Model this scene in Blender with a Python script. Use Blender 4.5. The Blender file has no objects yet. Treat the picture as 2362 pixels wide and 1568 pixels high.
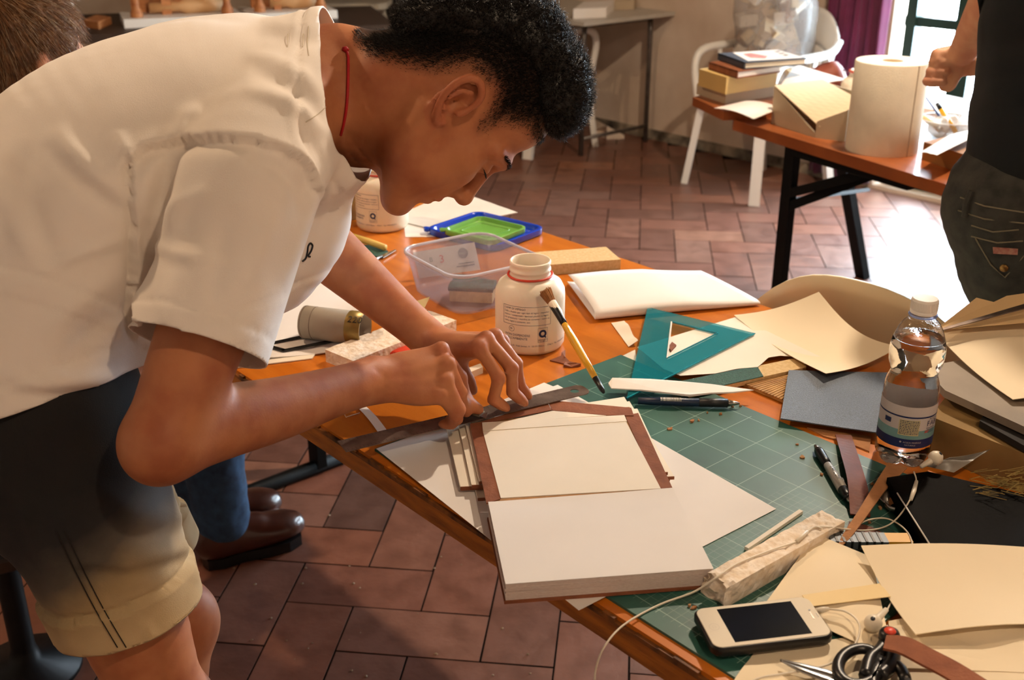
import bpy, bmesh, math, random
import numpy as np
from math import sin, cos, radians as R, pi, sqrt
from mathutils import Vector, Matrix, noise as mnoise

# ------------------------------------------------------------------ camera
random.seed(7)
SC = bpy.context.scene
COL = SC.collection
W, H, F = 2362.0, 1568.0, 2550.0
TH = R(23.0)          # downward pitch
CZ = 1.42             # camera height
TZ = 0.75             # work-table top
cam_d = bpy.data.cameras.new('camera')
cam_d.sensor_width = 36.0
cam_d.lens = 36.0 * F / W
cam_d.clip_start = 0.05
cam_d.dof.use_dof = True
cam_d.dof.focus_distance = 1.35
cam_d.dof.aperture_fstop = 8.0
cam = bpy.data.objects.new('camera', cam_d)
COL.objects.link(cam)
cam.location = (0, 0, CZ)
cam.rotation_euler = (pi / 2 - TH, 0, 0)
SC.camera = cam

# ------------------------------------------------------------------ light
SC.view_settings.view_transform = 'Standard'
SC.view_settings.look = 'None'
SC.view_settings.gamma = 1.0
SC.view_settings.use_curve_mapping = False
SC.view_settings.exposure = 0.6
world = bpy.data.worlds.new('sky')
SC.world = world
world.use_nodes = True
bg = world.node_tree.nodes['Background']
bg.inputs[0].default_value = (0.74, 0.86, 1.0, 1)
bg.inputs[1].default_value = 34.0

# room frame: u runs along the work table, n points from the student to the back wall
E0 = np.array([-0.25, 1.287])
U2 = np.array([0.658, -0.753]); U2 /= np.linalg.norm(U2)
N2 = np.array([-U2[1], U2[0]])
ROOM_ROT = math.atan2(U2[1], U2[0])
def RM(s, t, z=0.0):
    p = E0 + s * U2 + t * N2
    return Vector((p[0], p[1], z))

LAMP_SPOTS = [  # (s, t, z, watts) ceiling lamps of the workshop
    (-0.15, 1.90, 2.62, 120.0),
    (-1.5, -0.5, 2.75, 56.0),
    (1.9, -0.2, 2.75, 36.0),
]
WIN = dict(s0=-1.66, s1=0.15, z0=0.02, z1=2.35)      # french window in the back wall
WALL_T = 4.10
pl = bpy.data.lights.new('window_daylight', 'AREA')
pl.shape = 'RECTANGLE'
pl.size = WIN['s1'] - WIN['s0']; pl.size_y = WIN['z1'] - WIN['z0']
pl.energy = 1.0
pl.cycles.is_portal = True
plo = bpy.data.objects.new('window_daylight', pl); COL.objects.link(plo)
plo.location = RM((WIN['s0'] + WIN['s1']) / 2, WALL_T + 0.02, (WIN['z0'] + WIN['z1']) / 2)
plo.rotation_euler = (Vector((-N2[0], -N2[1], 0))).to_track_quat('-Z', 'Z').to_euler()

# ------------------------------------------------------------------ photo geometry helpers
def ray(px, py):
    x = (px - W / 2) / F; y = -(py - H / 2) / F
    return Vector((x, cos(TH) + y * sin(TH), -sin(TH) + y * cos(TH)))
def T(px, py, z=TZ):
    r = ray(px, py); return Vector((0, 0, CZ)) + r * ((CZ - z) / -r.z)
def D(px, py, d):
    return Vector((0, 0, CZ)) + ray(px, py).normalized() * d
def proj(p):
    x, y, z = p[0], p[1], p[2] - CZ
    zc = y * cos(TH) - z * sin(TH); yc = y * sin(TH) + z * cos(TH)
    return (W / 2 + F * x / zc, H / 2 - F * yc / zc, zc)
CR = Vector((1, 0, 0)); CU = Vector((0, sin(TH), cos(TH))); CF = Vector((0, cos(TH), -sin(TH)))

# ------------------------------------------------------------------ materials
def s2l(c):
    return tuple(((x / 12.92) if x <= 0.04045 else ((x + 0.055) / 1.055) ** 2.4) for x in c)
def hexc(h):
    h = h.lstrip('#'); return s2l(tuple(int(h[i:i + 2], 16) / 255 for i in (0, 2, 4)))
MATS = {}
def mat(name, col, rough=0.6, var=0.08, scale=14.0, bump=0.0, bscale=None, metal=0.0, trans=0.0, ior=1.45, spec=0.5,
        alpha=1.0, col2=None, sss=0.0, detail=4.0, coords='Object', sheen=0.0, stretch=None, coat=0.0, emit=None):
    """procedural material: colour broken by noise, optional relief"""
    if name in MATS: return MATS[name]
    m = bpy.data.materials.new(name); m.use_nodes = True
    nt = m.node_tree; b = nt.nodes['Principled BSDF']
    c = hexc(col) if isinstance(col, str) else col
    tc = nt.nodes.new('ShaderNodeTexCoord'); src = tc.outputs[coords]
    if stretch:
        mp = nt.nodes.new('ShaderNodeMapping'); mp.inputs['Scale'].default_value = stretch
        nt.links.new(src, mp.inputs[0]); src = mp.outputs[0]
    nz = nt.nodes.new('ShaderNodeTexNoise'); nz.inputs['Scale'].default_value = scale; nz.inputs['Detail'].default_value = detail
    nt.links.new(src, nz.inputs['Vector'])
    cr = nt.nodes.new('ShaderNodeValToRGB')
    c2 = (hexc(col2) if isinstance(col2, str) else col2) if col2 else tuple(x * (1 - 2 * var) for x in c)
    cr.color_ramp.elements[0].color = (*c2, 1); cr.color_ramp.elements[1].color = (*c, 1)
    cr.color_ramp.elements[0].position = 0.30; cr.color_ramp.elements[1].position = 0.68
    nt.links.new(nz.outputs['Fac'], cr.inputs[0]); nt.links.new(cr.outputs[0], b.inputs['Base Color'])
    b.inputs['Roughness'].default_value = rough; b.inputs['Metallic'].default_value = metal
    b.inputs['IOR'].default_value = ior; b.inputs['Transmission Weight'].default_value = trans
    b.inputs['Alpha'].default_value = alpha; b.inputs['Specular IOR Level'].default_value = spec
    if sss:
        b.inputs['Subsurface Weight'].default_value = sss; b.inputs['Subsurface Radius'].default_value = (1, 0.35, 0.2)
        b.inputs['Subsurface Scale'].default_value = 0.006
    if sheen: b.inputs['Sheen Weight'].default_value = sheen
    if coat: b.inputs['Coat Weight'].default_value = coat
    if bump:
        n2 = nt.nodes.new('ShaderNodeTexNoise'); n2.inputs['Scale'].default_value = bscale or scale * 6; n2.inputs['Detail'].default_value = 3
        nt.links.new(src, n2.inputs['Vector'])
        bp = nt.nodes.new('ShaderNodeBump'); bp.inputs['Strength'].default_value = bump; bp.inputs['Distance'].default_value = 0.002
        nt.links.new(n2.outputs['Fac'], bp.inputs['Height']); nt.links.new(bp.outputs[0], b.inputs['Normal'])
    MATS[name] = m
    return m
def film(name, col, opacity, rough=0.15):
    """thin clear or milky plastic: transparent mixed with a soft body"""
    if name in MATS: return MATS[name]
    m = bpy.data.materials.new(name); m.use_nodes = True
    nt = m.node_tree; b = nt.nodes['Principled BSDF']; out = nt.nodes['Material Output']
    c = hexc(col) if isinstance(col, str) else col
    nz = nt.nodes.new('ShaderNodeTexNoise'); nz.inputs['Scale'].default_value = 25
    mr = nt.nodes.new('ShaderNodeMapRange'); mr.inputs[3].default_value = opacity * 0.85; mr.inputs[4].default_value = opacity * 1.15
    nt.links.new(nz.outputs['Fac'], mr.inputs[0])
    b.inputs['Base Color'].default_value = (*c, 1); b.inputs['Roughness'].default_value = rough
    b.inputs['Specular IOR Level'].default_value = 0.6
    tr = nt.nodes.new('ShaderNodeBsdfTransparent'); tr.inputs[0].default_value = (*[0.5 + 0.5 * x for x in c], 1)
    mx = nt.nodes.new('ShaderNodeMixShader')
    nt.links.new(mr.outputs[0], mx.inputs[0]); nt.links.new(tr.outputs[0], mx.inputs[1]); nt.links.new(b.outputs[0], mx.inputs[2])
    nt.links.new(mx.outputs[0], out.inputs[0])
    MATS[name] = m
    return m

# ------------------------------------------------------------------ object helpers
def link(name, me, m=None, parent=None, smooth=False, loc=None):
    o = bpy.data.objects.new(name, me); COL.objects.link(o)
    if m is not None and len(me.materials) == 0: me.materials.append(m)
    if smooth: me.polygons.foreach_set('use_smooth', [True] * len(me.polygons))
    if parent is not None: o.parent = parent
    if loc is not None: o.location = loc
    return o
def thing(name, label, cat, loc=(0, 0, 0), rotz=0.0, group=None):
    o = bpy.data.objects.new(name, None); COL.objects.link(o)
    o.empty_display_size = 0.02
    o.location = loc; o.rotation_euler = (0, 0, rotz)
    return tag(o, label, cat, group)
def tag(o, label, cat, group=None, kind=None):
    o['label'] = label; o['category'] = cat
    if group: o['group'] = group
    if kind: o['kind'] = kind
    return o
def struct(o, label=None):
    o['kind'] = 'structure'
    if label: o['label'] = label
    return o
def bm_mesh(bm, name='m'):
    bmesh.ops.recalc_face_normals(bm, faces=bm.faces)
    me = bpy.data.meshes.new(name); bm.to_mesh(me); bm.free(); return me
def pyd(verts, faces, name='m'):
    me = bpy.data.meshes.new(name); me.from_pydata([tuple(v) for v in verts], [], faces); me.update(); return me
def bev(me_or_bm, w, seg=2, ang=40):
    bm = me_or_bm
    es = [e for e in bm.edges if len(e.link_faces) == 2 and e.calc_face_angle(0) > R(ang)]
    if w > 0 and es: bmesh.ops.bevel(bm, geom=es, offset=w, segments=seg, affect='EDGES', profile=0.5, clamp_overlap=True)
def box_bm(bm, x0, x1, y0, y1, z0, z1, M=None):
    vs = [bm.verts.new(Vector(p)) for p in ((x0, y0, z0), (x1, y0, z0), (x1, y1, z0), (x0, y1, z0), (x0, y0, z1), (x1, y0, z1), (x1, y1, z1), (x0, y1, z1))]
    if M is not None:
        for v in vs: v.co = M @ v.co
    for f in ((0, 3, 2, 1), (4, 5, 6, 7), (0, 1, 5, 4), (1, 2, 6, 5), (2, 3, 7, 6), (3, 0, 4, 7)): bm.faces.new([vs[i] for i in f])
    return vs
def box(name, x0, x1, y0, y1, z0, z1, m, parent=None, bevel=0.0, seg=2, M=None):
    bm = bmesh.new(); box_bm(bm, x0, x1, y0, y1, z0, z1, M); bev(bm, bevel, seg)
    return link(name, bm_mesh(bm), m, parent)
def prism_me(pts, z0, z1, bevel=0.0, seg=1):
    """prism over a polygon; pts world/local xy; z may be per-point lists"""
    bm = bmesh.new(); n = len(pts)
    lo = [bm.verts.new((p[0], p[1], z0 if not hasattr(z0, '__len__') else z0[i])) for i, p in enumerate(pts)]
    hi = [bm.verts.new((p[0], p[1], z1 if not hasattr(z1, '__len__') else z1[i])) for i, p in enumerate(pts)]
    bm.faces.new(lo[::-1]); bm.faces.new(hi)
    for i in range(n): bm.faces.new((lo[i], lo[(i + 1) % n], hi[(i + 1) % n], hi[i]))
    bev(bm, bevel, seg, 30)
    return bm_mesh(bm)
def prism(name, pts, z0, z1, m, parent=None, bevel=0.0, seg=1):
    """a flat piece; its object origin is set at its base centre"""
    c = sum((Vector((p[0], p[1], 0)) for p in pts), Vector()) / len(pts)
    zb = z0 if not hasattr(z0, '__len__') else min(z0)
    off = parent.matrix_world.translation if False else Vector((0, 0, 0))
    pl_ = [(p[0] - c.x, p[1] - c.y) for p in pts]
    f = lambda z: (z - zb) if not hasattr(z, '__len__') else [q - zb for q in z]
    return link(name, prism_me(pl_, f(z0), f(z1), bevel, seg), m, parent, loc=(c.x, c.y, zb))
def lathe_me(prof, seg=40, closed=False):
    """profile [(r,z)...] spun about z"""
    vs, fs = [], []; n = len(prof)
    for (r, z) in prof:
        for k in range(seg):
            a = 2 * pi * k / seg; vs.append((r * cos(a), r * sin(a), z))
    for i in range(n - 1):
        for k in range(seg):
            k2 = (k + 1) % seg
            fs.append((i * seg + k, i * seg + k2, (i + 1) * seg + k2, (i + 1) * seg + k))
    if prof[0][0] > 1e-6: fs.append(tuple(range(seg))[::-1]) if closed else None
    if prof[-1][0] > 1e-6 and closed: fs.append(tuple((n - 1) * seg + k for k in range(seg)))
    me = pyd(vs, fs); bm = bmesh.new(); bm.from_mesh(me)
    bmesh.ops.remove_doubles(bm, verts=bm.verts, dist=1e-6)
    bmesh.ops.recalc_face_normals(bm, faces=bm.faces); bm.to_mesh(me); bm.free()
    return me
def cat_spline(pts, n):
    P = [Vector(p) for p in pts]; out = []
    P = [P[0] * 2 - P[1]] + P + [P[-1] * 2 - P[-2]]
    for i in range(1, len(P) - 2):
        for k in range(n):
            t = k / n; a, b, c, d = P[i - 1], P[i], P[i + 1], P[i + 2]
            out.append(0.5 * ((2 * b) + (c - a) * t + (2 * a - 5 * b + 4 * c - d) * t * t + (3 * b - a - 3 * c + d) * t ** 3))
    out.append(P[-2].copy()); return out
def tube_me(pts, rad, seg=10, caps=True, flat=None):
    """tube along points; rad number or list; flat=(axis vector, factor) squashes"""
    P = [Vector(p) for p in pts]; n = len(P)
    rr = rad if hasattr(rad, '__len__') else [rad] * n
    vs, fs = [], []; up = None
    for i in range(n):
        t = (P[min(i + 1, n - 1)] - P[max(i - 1, 0)]).normalized()
        if up is None:
            up = Vector((0, 0, 1)) if abs(t.z) < 0.9 else Vector((1, 0, 0))
        x = up.cross(t).normalized(); y = t.cross(x).normalized(); up = y
        for k in range(seg):
            a = 2 * pi * k / seg; o = (x * cos(a) + y * sin(a)) * rr[i]
            if flat: o -= flat[0] * o.dot(flat[0]) * (1 - flat[1])
            vs.append(P[i] + o)
    for i in range(n - 1):
        for k in range(seg):
            k2 = (k + 1) % seg; fs.append((i * seg + k, i * seg + k2, (i + 1) * seg + k2, (i + 1) * seg + k))
    if caps:
        fs.append(tuple(range(seg))[::-1]); fs.append(tuple((n - 1) * seg + k for k in range(seg)))
    return pyd(vs, fs)
def tube(name, pts, rad, m, parent=None, seg=10, spline=0, flat=None, smooth=True):
    if spline: 
        if hasattr(rad, '__len__'):
            q = cat_spline([(r, 0, 0) for r in rad], spline); rad = [max(v.x, 1e-4) for v in q]
        pts = cat_spline(pts, spline)
    return link(name, tube_me(pts, rad, seg, True, flat), m, parent, smooth)
def join_me(mes):
    bm = bmesh.new()
    for me in mes: bm.from_mesh(me)
    out = bpy.data.meshes.new('m'); bm.to_mesh(out); bm.free(); return out
def xf(me, M):
    me.transform(M); return me
def sheet_me(c, nx=14, ny=14, th=0.0004, fn=None):
    """paper sheet over four world corners (a,b,c,d) with height function fn(u,v)->dz, given real thickness"""
    a, b, cc, d = [Vector(p) for p in c]
    vs, fs = [], []
    def pt(i, j):
        u, v = i / nx, j / ny
        p = (a * (1 - u) + b * u) * (1 - v) + (d * (1 - u) + cc * u) * v
        if fn:
            r = fn(u, v); p = p + (r if isinstance(r, Vector) else Vector((0, 0, r)))
        return p
    G = [[pt(i, j) for i in range(nx + 1)] for j in range(ny + 1)]
    for lay in (0, 1):
        for j in range(ny + 1):
            for i in range(nx + 1):
                p = G[j][i].copy()
                if lay:
                    ex = G[j][min(i + 1, nx)] - G[j][max(i - 1, 0)]; ey = G[min(j + 1, ny)][i] - G[max(j - 1, 0)][i]
                    nn = ex.cross(ey).normalized(); p = p + (nn if nn.z > -0.2 else -nn) * th
                vs.append(p)
    N = (nx + 1) * (ny + 1); ix = lambda i, j, l: l * N + j * (nx + 1) + i
    for j in range(ny):
        for i in range(nx):
            fs.append((ix(i, j, 1), ix(i + 1, j, 1), ix(i + 1, j + 1, 1), ix(i, j + 1, 1)))
            fs.append((ix(i, j + 1, 0), ix(i + 1, j + 1, 0), ix(i + 1, j, 0), ix(i, j, 0)))
    for i in range(nx):
        fs.append((ix(i, 0, 0), ix(i + 1, 0, 0), ix(i + 1, 0, 1), ix(i, 0, 1))); fs.append((ix(i + 1, ny, 0), ix(i, ny, 0), ix(i, ny, 1), ix(i + 1, ny, 1)))
    for j in range(ny):
        fs.append((ix(0, j + 1, 0), ix(0, j, 0), ix(0, j, 1), ix(0, j + 1, 1))); fs.append((ix(nx, j, 0), ix(nx, j + 1, 0), ix(nx, j + 1, 1), ix(nx, j, 1)))
    me = pyd(vs, fs); bm = bmesh.new(); bm.from_mesh(me); bmesh.ops.recalc_face_normals(bm, faces=bm.faces); bm.to_mesh(me); bm.free()
    return me
def sheet(name, c, m, parent=None, smooth=True, **k):
    o = link(name, sheet_me(c, **k), m, parent)
    if smooth:
        o.data.polygons.foreach_set('use_smooth', [True] * len(o.data.polygons)); o.data.set_sharp_from_angle(angle=R(40))
    return o
def recentre(o):
    """move a top-level mesh's origin to its base centre"""
    me = o.data; n = len(me.vertices); a = np.empty(n * 3); me.vertices.foreach_get('co', a); a = a.reshape(-1, 3)
    c = (a.min(0) + a.max(0)) / 2; c[2] = a[:, 2].min()
    me.transform(Matrix.Translation(-Vector(c))); o.location = o.location + Vector(c); return o
def under(parent, o):
    """parent keeping the world place (parent has only location + z rotation)"""
    P_ = Matrix.Translation(parent.location) @ parent.rotation_euler.to_matrix().to_4x4()
    o.parent = parent; o.matrix_parent_inverse = P_.inverted(); return o
def text_me(s, size, align='LEFT', extrude=0.0):
    c = bpy.data.curves.new('t', 'FONT'); c.body = s; c.size = size; c.align_x = align; c.extrude = extrude; c.resolution_u = 2
    o = bpy.data.objects.new('t', c); COL.objects.link(o)
    dg = bpy.context.evaluated_depsgraph_get(); me = bpy.data.meshes.new_from_object(o.evaluated_get(dg))
    bpy.data.objects.remove(o); bpy.data.curves.remove(c); return me
# ================================================================== THE ROOM
ROOM = dict(s0=-7.5, s1=3.2, t0=-3.0, t1=WALL_T, h=3.0)
def room_box(name, s0, s1, t0, t1, z0, z1, m, parent=None, bevel=0.0):
    c = RM((s0 + s1) / 2, (t0 + t1) / 2, z0)
    o = box(name, -(s1 - s0) / 2, (s1 - s0) / 2, -(t1 - t0) / 2, (t1 - t0) / 2, 0, z1 - z0, m, None, bevel)
    o.location = c; o.rotation_euler = (0, 0, ROOM_ROT)
    if parent is not None: under(parent, o)
    return o
m_plaster = mat('plaster', '#dccbb8', 0.9, 0.10, 3.0, 0.5, 40, col2='#c4ae98')
m_ceil = mat('old_ceiling_wood', '#6b5138', 0.9, 0.2, 4, stretch=(1, 8, 1))
m_grout = mat('grout', '#1e1612', 1.0, 0.2, 30, spec=.05)

# terracotta: each tile its own tone
def terracotta():
    m = bpy.data.materials.new('terracotta'); m.use_nodes = True; nt = m.node_tree; b = nt.nodes['Principled BSDF']
    oi = nt.nodes.new('ShaderNodeObjectInfo'); tc = nt.nodes.new('ShaderNodeTexCoord')
    cr = nt.nodes.new('ShaderNodeValToRGB'); e = cr.color_ramp.elements
    e[0].position = 0.0; e[0].color = (*hexc('#5e4238'), 1); e[1].position = 1.0; e[1].color = (*hexc('#a06a4e'), 1)
    for p, c in ((0.08, '#6f4737'), (0.4, '#7c4e3d'), (0.7, '#87543e'), (0.93, '#815a4a')):
        q = e.new(p); q.color = (*hexc(c), 1)
    nt.links.new(oi.outputs['Random'], cr.inputs[0])
    nz = nt.nodes.new('ShaderNodeTexNoise'); nz.inputs['Scale'].default_value = 16; nz.inputs['Detail'].default_value = 6
    ge = nt.nodes.new('ShaderNodeNewGeometry'); nt.links.new(ge.outputs['Position'], nz.inputs['Vector'])
    mx = nt.nodes.new('ShaderNodeMixRGB'); mx.blend_type = 'MULTIPLY'; mx.inputs[0].default_value = 0.55
    nt.links.new(cr.outputs[0], mx.inputs[1])
    r2 = nt.nodes.new('ShaderNodeValToRGB'); r2.color_ramp.elements[0].position = 0.3; r2.color_ramp.elements[0].color = (0.45, 0.42, 0.40, 1)
    r2.color_ramp.elements[1].position = 0.6; r2.color_ramp.elements[1].color = (1, 1, 1, 1)
    nt.links.new(nz.outputs['Fac'], r2.inputs[0]); nt.links.new(r2.outputs[0], mx.inputs[2]); nt.links.new(mx.outputs[0], b.inputs['Base Color'])
    mr = nt.nodes.new('ShaderNodeMapRange'); mr.inputs[3].default_value = 0.30; mr.inputs[4].default_value = 0.54
    nt.links.new(nz.outputs['Fac'], mr.inputs[0]); nt.links.new(mr.outputs[0], b.inputs['Roughness'])
    b.inputs['Specular IOR Level'].default_value = 0.85
    n3 = nt.nodes.new('ShaderNodeTexNoise'); n3.inputs['Scale'].default_value = 60; nt.links.new(ge.outputs['Position'], n3.inputs['Vector'])
    bp = nt.nodes.new('ShaderNodeBump'); bp.inputs['Strength'].default_value = 0.25; bp.inputs['Distance'].default_value = 0.003
    nt.links.new(n3.outputs['Fac'], bp.inputs['Height']); nt.links.new(bp.outputs[0], b.inputs['Normal'])
    return m
m_terra = terracotta()

floor = struct(room_box('floor', ROOM['s0'], ROOM['s1'], ROOM['t0'], ROOM['t1'], -0.12, -0.0010, m_grout), 'terracotta tile floor laid in herringbone')
TW = 0.1445
def tile_mesh(g=0.0020):
    L, w_ = 2 * TW / 2 - g, TW / 2 - g
    vs = []
    for z, k in ((-0.010, 0.0), (-0.0004, 0.0), (0.0, 0.0001)):
        vs += [(-L + k, -w_ + k, z), (L - k, -w_ + k, z), (L - k, w_ - k, z), (-L + k, w_ - k, z)]
    fs = [(8, 9, 10, 11)]
    for r in (0, 4):
        for i in range(4): fs.append((r + i, r + (i + 1) % 4, r + 4 + (i + 1) % 4, r + 4 + i))
    me = pyd(vs, fs); me.materials.append(m_terra); return me
tile_m = tile_mesh()
HB_ROT = R(-6.5); HB_O = Vector((-0.604, 2.092, 0))
def hb(cx, cy):
    x, y = cx * TW, cy * TW
    return Vector((HB_O.x + x * cos(HB_ROT) - y * sin(HB_ROT), HB_O.y + x * sin(HB_ROT) + y * cos(HB_ROT), 0))
tiles = []
for a in range(-70, 70):
    for b in range(-40, 40):
        ox, oy = a + 2 * b, -a + 2 * b
        for (cx, cy, r) in ((ox + 1, oy + 0.5, 0), (ox + 2.5, oy + 1, 1)):
            p = hb(cx, cy); d = np.array([p.x, p.y]) - E0
            s, t = float(d @ U2), float(d @ N2)
            if not (ROOM['s0'] + .15 < s < ROOM['s1'] - .15 and ROOM['t0'] + .15 < t < ROOM['t1'] + .06): continue
            q = proj((p.x, p.y, 0)) if p.y > 0.3 else (-9e9, 0, 1)
            seen = -120 < q[0] < W + 120 and -60 < q[1] < H + 220
            hid = 560 < q[0] < 1700 and 480 < q[1] < 900 and q[0] < 1180 + (q[1] - 400) * 2  # under the loaded table top
            tiles.append((0 if seen and not hid else 1, p.length, p, r))
tiles.sort(key=lambda x: (x[0], x[1]))
rng = random.Random(3)
for k, (sn, _, p, r) in enumerate(tiles[:300]):
    o = bpy.data.objects.new('tile', tile_m); COL.objects.link(o)
    o.location = (p.x, p.y, rng.uniform(-0.0003, 0.0003))
    o.rotation_euler = (rng.gauss(0, .0006), rng.gauss(0, .0006), HB_ROT + r * pi / 2 + rng.gauss(0, .004))
    under(floor, o)
bm = bmesh.new()
for (sn, _, p, r) in tiles[300:]:
    g = 0.0022; L, w_ = TW - g, TW / 2 - g
    M = Matrix.Translation((p.x, p.y, 0)) @ Matrix.Rotation(HB_ROT + r * pi / 2, 4, 'Z')
    vs = [bm.verts.new(M @ Vector(q)) for q in ((-L, -w_, -.0005), (L, -w_, -.0005), (L, w_, -.0005), (-L, w_, -.0005), (-L, -w_, -.01), (L, -w_, -.01), (L, w_, -.01), (-L, w_, -.01))]
    bm.faces.new(vs[:4])
    for i in range(4): bm.faces.new((vs[i], vs[i + 4], vs[(i + 1) % 4 + 4], vs[(i + 1) % 4]))
o = link('tile_field', bm_mesh(bm), m_terra); o['kind'] = 'stuff'; under(floor, o)

# walls, with the french window opening in the back wall
wt = WALL_T; bt = 0.35
wb = thing('wall_back', 'rough beige plaster back wall', 'wall'); del wb['category']; struct(wb)
room_box('plaster_section', ROOM['s0'], WIN['s0'], wt, wt + bt, -0.12, ROOM['h'], m_plaster, wb)
room_box('plaster_section', WIN['s1'], ROOM['s1'], wt, wt + bt, -0.12, ROOM['h'], m_plaster, wb)
room_box('plaster_section', WIN['s0'], WIN['s1'], wt, wt + bt, WIN['z1'], ROOM['h'], m_plaster, wb)
room_box('window_sill', WIN['s0'], WIN['s1'], wt, wt + bt, -0.12, WIN['z0'], m_plaster, wb)
struct(room_box('wall_left', ROOM['s0'] - .2, ROOM['s0'], ROOM['t0'], wt + bt, -0.12, ROOM['h'], m_plaster), 'plain plaster side wall')
struct(room_box('wall_right', ROOM['s1'], ROOM['s1'] + .2, ROOM['t0'], wt + bt, -0.12, ROOM['h'], m_plaster), 'plain plaster side wall')
struct(room_box('wall_front', ROOM['s0'], ROOM['s1'], ROOM['t0'] - .2, ROOM['t0'], -0.12, ROOM['h'], m_plaster), 'plain plaster wall behind the viewer')
struct(room_box('ceiling', ROOM['s0'] - .2, ROOM['s1'] + .2, ROOM['t0'] - .2, wt + bt, ROOM['h'], ROOM['h'] + .15, m_ceil), 'dark old wooden ceiling')
struct(room_box('baseboard_back', ROOM['s0'], WIN['s0'] - .02, wt - .012, wt, 0, 0.055, mat('dirty_base', '#a99a84', .9, .3, 9, col2='#2c2622')), 'low dirty skirting along the plaster wall')

m_wgreen = mat('window_paint', '#15352c', 0.45, 0.12, 8)
wn = thing('window_1', 'dark green framed french window with bright panes', 'window'); del wn['category']; struct(wn)
fw = 0.055
s_left, s_right = WIN['s0'] + 0.02, WIN['s1']
room_box('window_stile', s_left + .01, s_left + .06, wt + .06, wt + .12, WIN['z0'], WIN['z1'], m_wgreen, wn, .004)
room_box('window_stile', s_right - .05, s_right, wt + .06, wt + .12, WIN['z0'], WIN['z1'], m_wgreen, wn, .004)
xs = [s_left + .035 + .262 * k for k in range(0, 8)]
for k in range(1, 7):
    wd = .046 if k in (1, 3, 5) else .02
    if xs[k] < s_right - .08: room_box('window_mullion', xs[k] - wd, xs[k] + wd, wt + .065, wt + .115, WIN['z0'], WIN['z1'], m_wgreen, wn, .003)
zs = [WIN['z0'] + .05, 0.215, 0.785, 1.355, 1.925, WIN['z1'] - .03]
for k, z in enumerate(zs):
    hh = .05 if k in (0, 5) else .022
    room_box('window_rail', s_left, s_right, wt + .068, wt + .112, z - hh, z + hh, m_wgreen, wn, .003)
m_glass = bpy.data.materials.new('window_glass'); m_glass.use_nodes = True
nt = m_glass.node_tree; b_ = nt.nodes['Principled BSDF']
b_.inputs['Roughness'].default_value = 0.02; b_.inputs['Base Color'].default_value = (.9, .95, .95, 1)
tr = nt.nodes.new('ShaderNodeBsdfTransparent'); tr.inputs[0].default_value = (0.94, 0.97, 0.97, 1); mx = nt.nodes.new('ShaderNodeMixShader'); mx.inputs[0].default_value = 0.06
wv = nt.nodes.new('ShaderNodeTexNoise'); wv.inputs['Scale'].default_value = 3
mr = nt.nodes.new('ShaderNodeMapRange'); mr.inputs[3].default_value = .04; mr.inputs[4].default_value = .08
nt.links.new(wv.outputs['Fac'], mr.inputs[0]); nt.links.new(mr.outputs[0], mx.inputs[0])
nt.links.new(tr.outputs[0], mx.inputs[1]); nt.links.new(b_.outputs[0], mx.inputs[2]); nt.links.new(mx.outputs[0], nt.nodes['Material Output'].inputs[0])
edges_s = [x for x in xs if x < s_right - .02] + [s_right - .02]
for i in range(len(edges_s) - 1):
    for j in range(len(zs) - 1):
        room_box('pane', edges_s[i], edges_s[i + 1], wt + .088, wt + .092, zs[j], zs[j + 1], m_glass, wn)

# magenta curtain drawn to the side of the window
m_curt = mat('curtain_cloth', '#6d1f49', 0.85, 0.15, 12, sheen=.3)
vs, fs = [], []
ns, nz = 90, 14
cs0, cs1 = -2.00, WIN['s0'] + 0.005
for j in range(nz + 1):
    z = 0.03 + (2.5 - 0.03) * j / nz
    for i in range(ns + 1):
        f_ = i / ns; s = cs0 + (cs1 - cs0) * f_
        dt = 0.020 * sin(f_ * 2 * pi * 5.0 + 0.5 * sin(z * 2)) + 0.012 * sin(f_ * 2 * pi * 11 + 1 + z)
        vs.append(RM(s + .01 * sin(z * 3 + f_ * 9), wt - 0.045 + dt, z))
for j in range(nz):
    for i in range(ns): fs.append((j * (ns + 1) + i, j * (ns + 1) + i + 1, (j + 1) * (ns + 1) + i + 1, (j + 1) * (ns + 1) + i))
cu = link('curtain', pyd(vs, fs), m_curt, smooth=True)
sm = cu.modifiers.new('thickness', 'SOLIDIFY'); sm.thickness = 0.003
recentre(cu); tag(cu, 'deep magenta curtain hanging beside the bright window', 'curtain')
m_pole = mat('dark_iron', '#1b1a1a', .5, .2, 20, metal=.6)
tube('curtain_rod', [RM(-2.15, wt - .045, 2.52), RM(.3, wt - .045, 2.52)], .012, m_pole)
tag(bpy.data.objects['curtain_rod'], 'thin iron rod holding up the magenta curtain', 'curtain rod')

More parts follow.
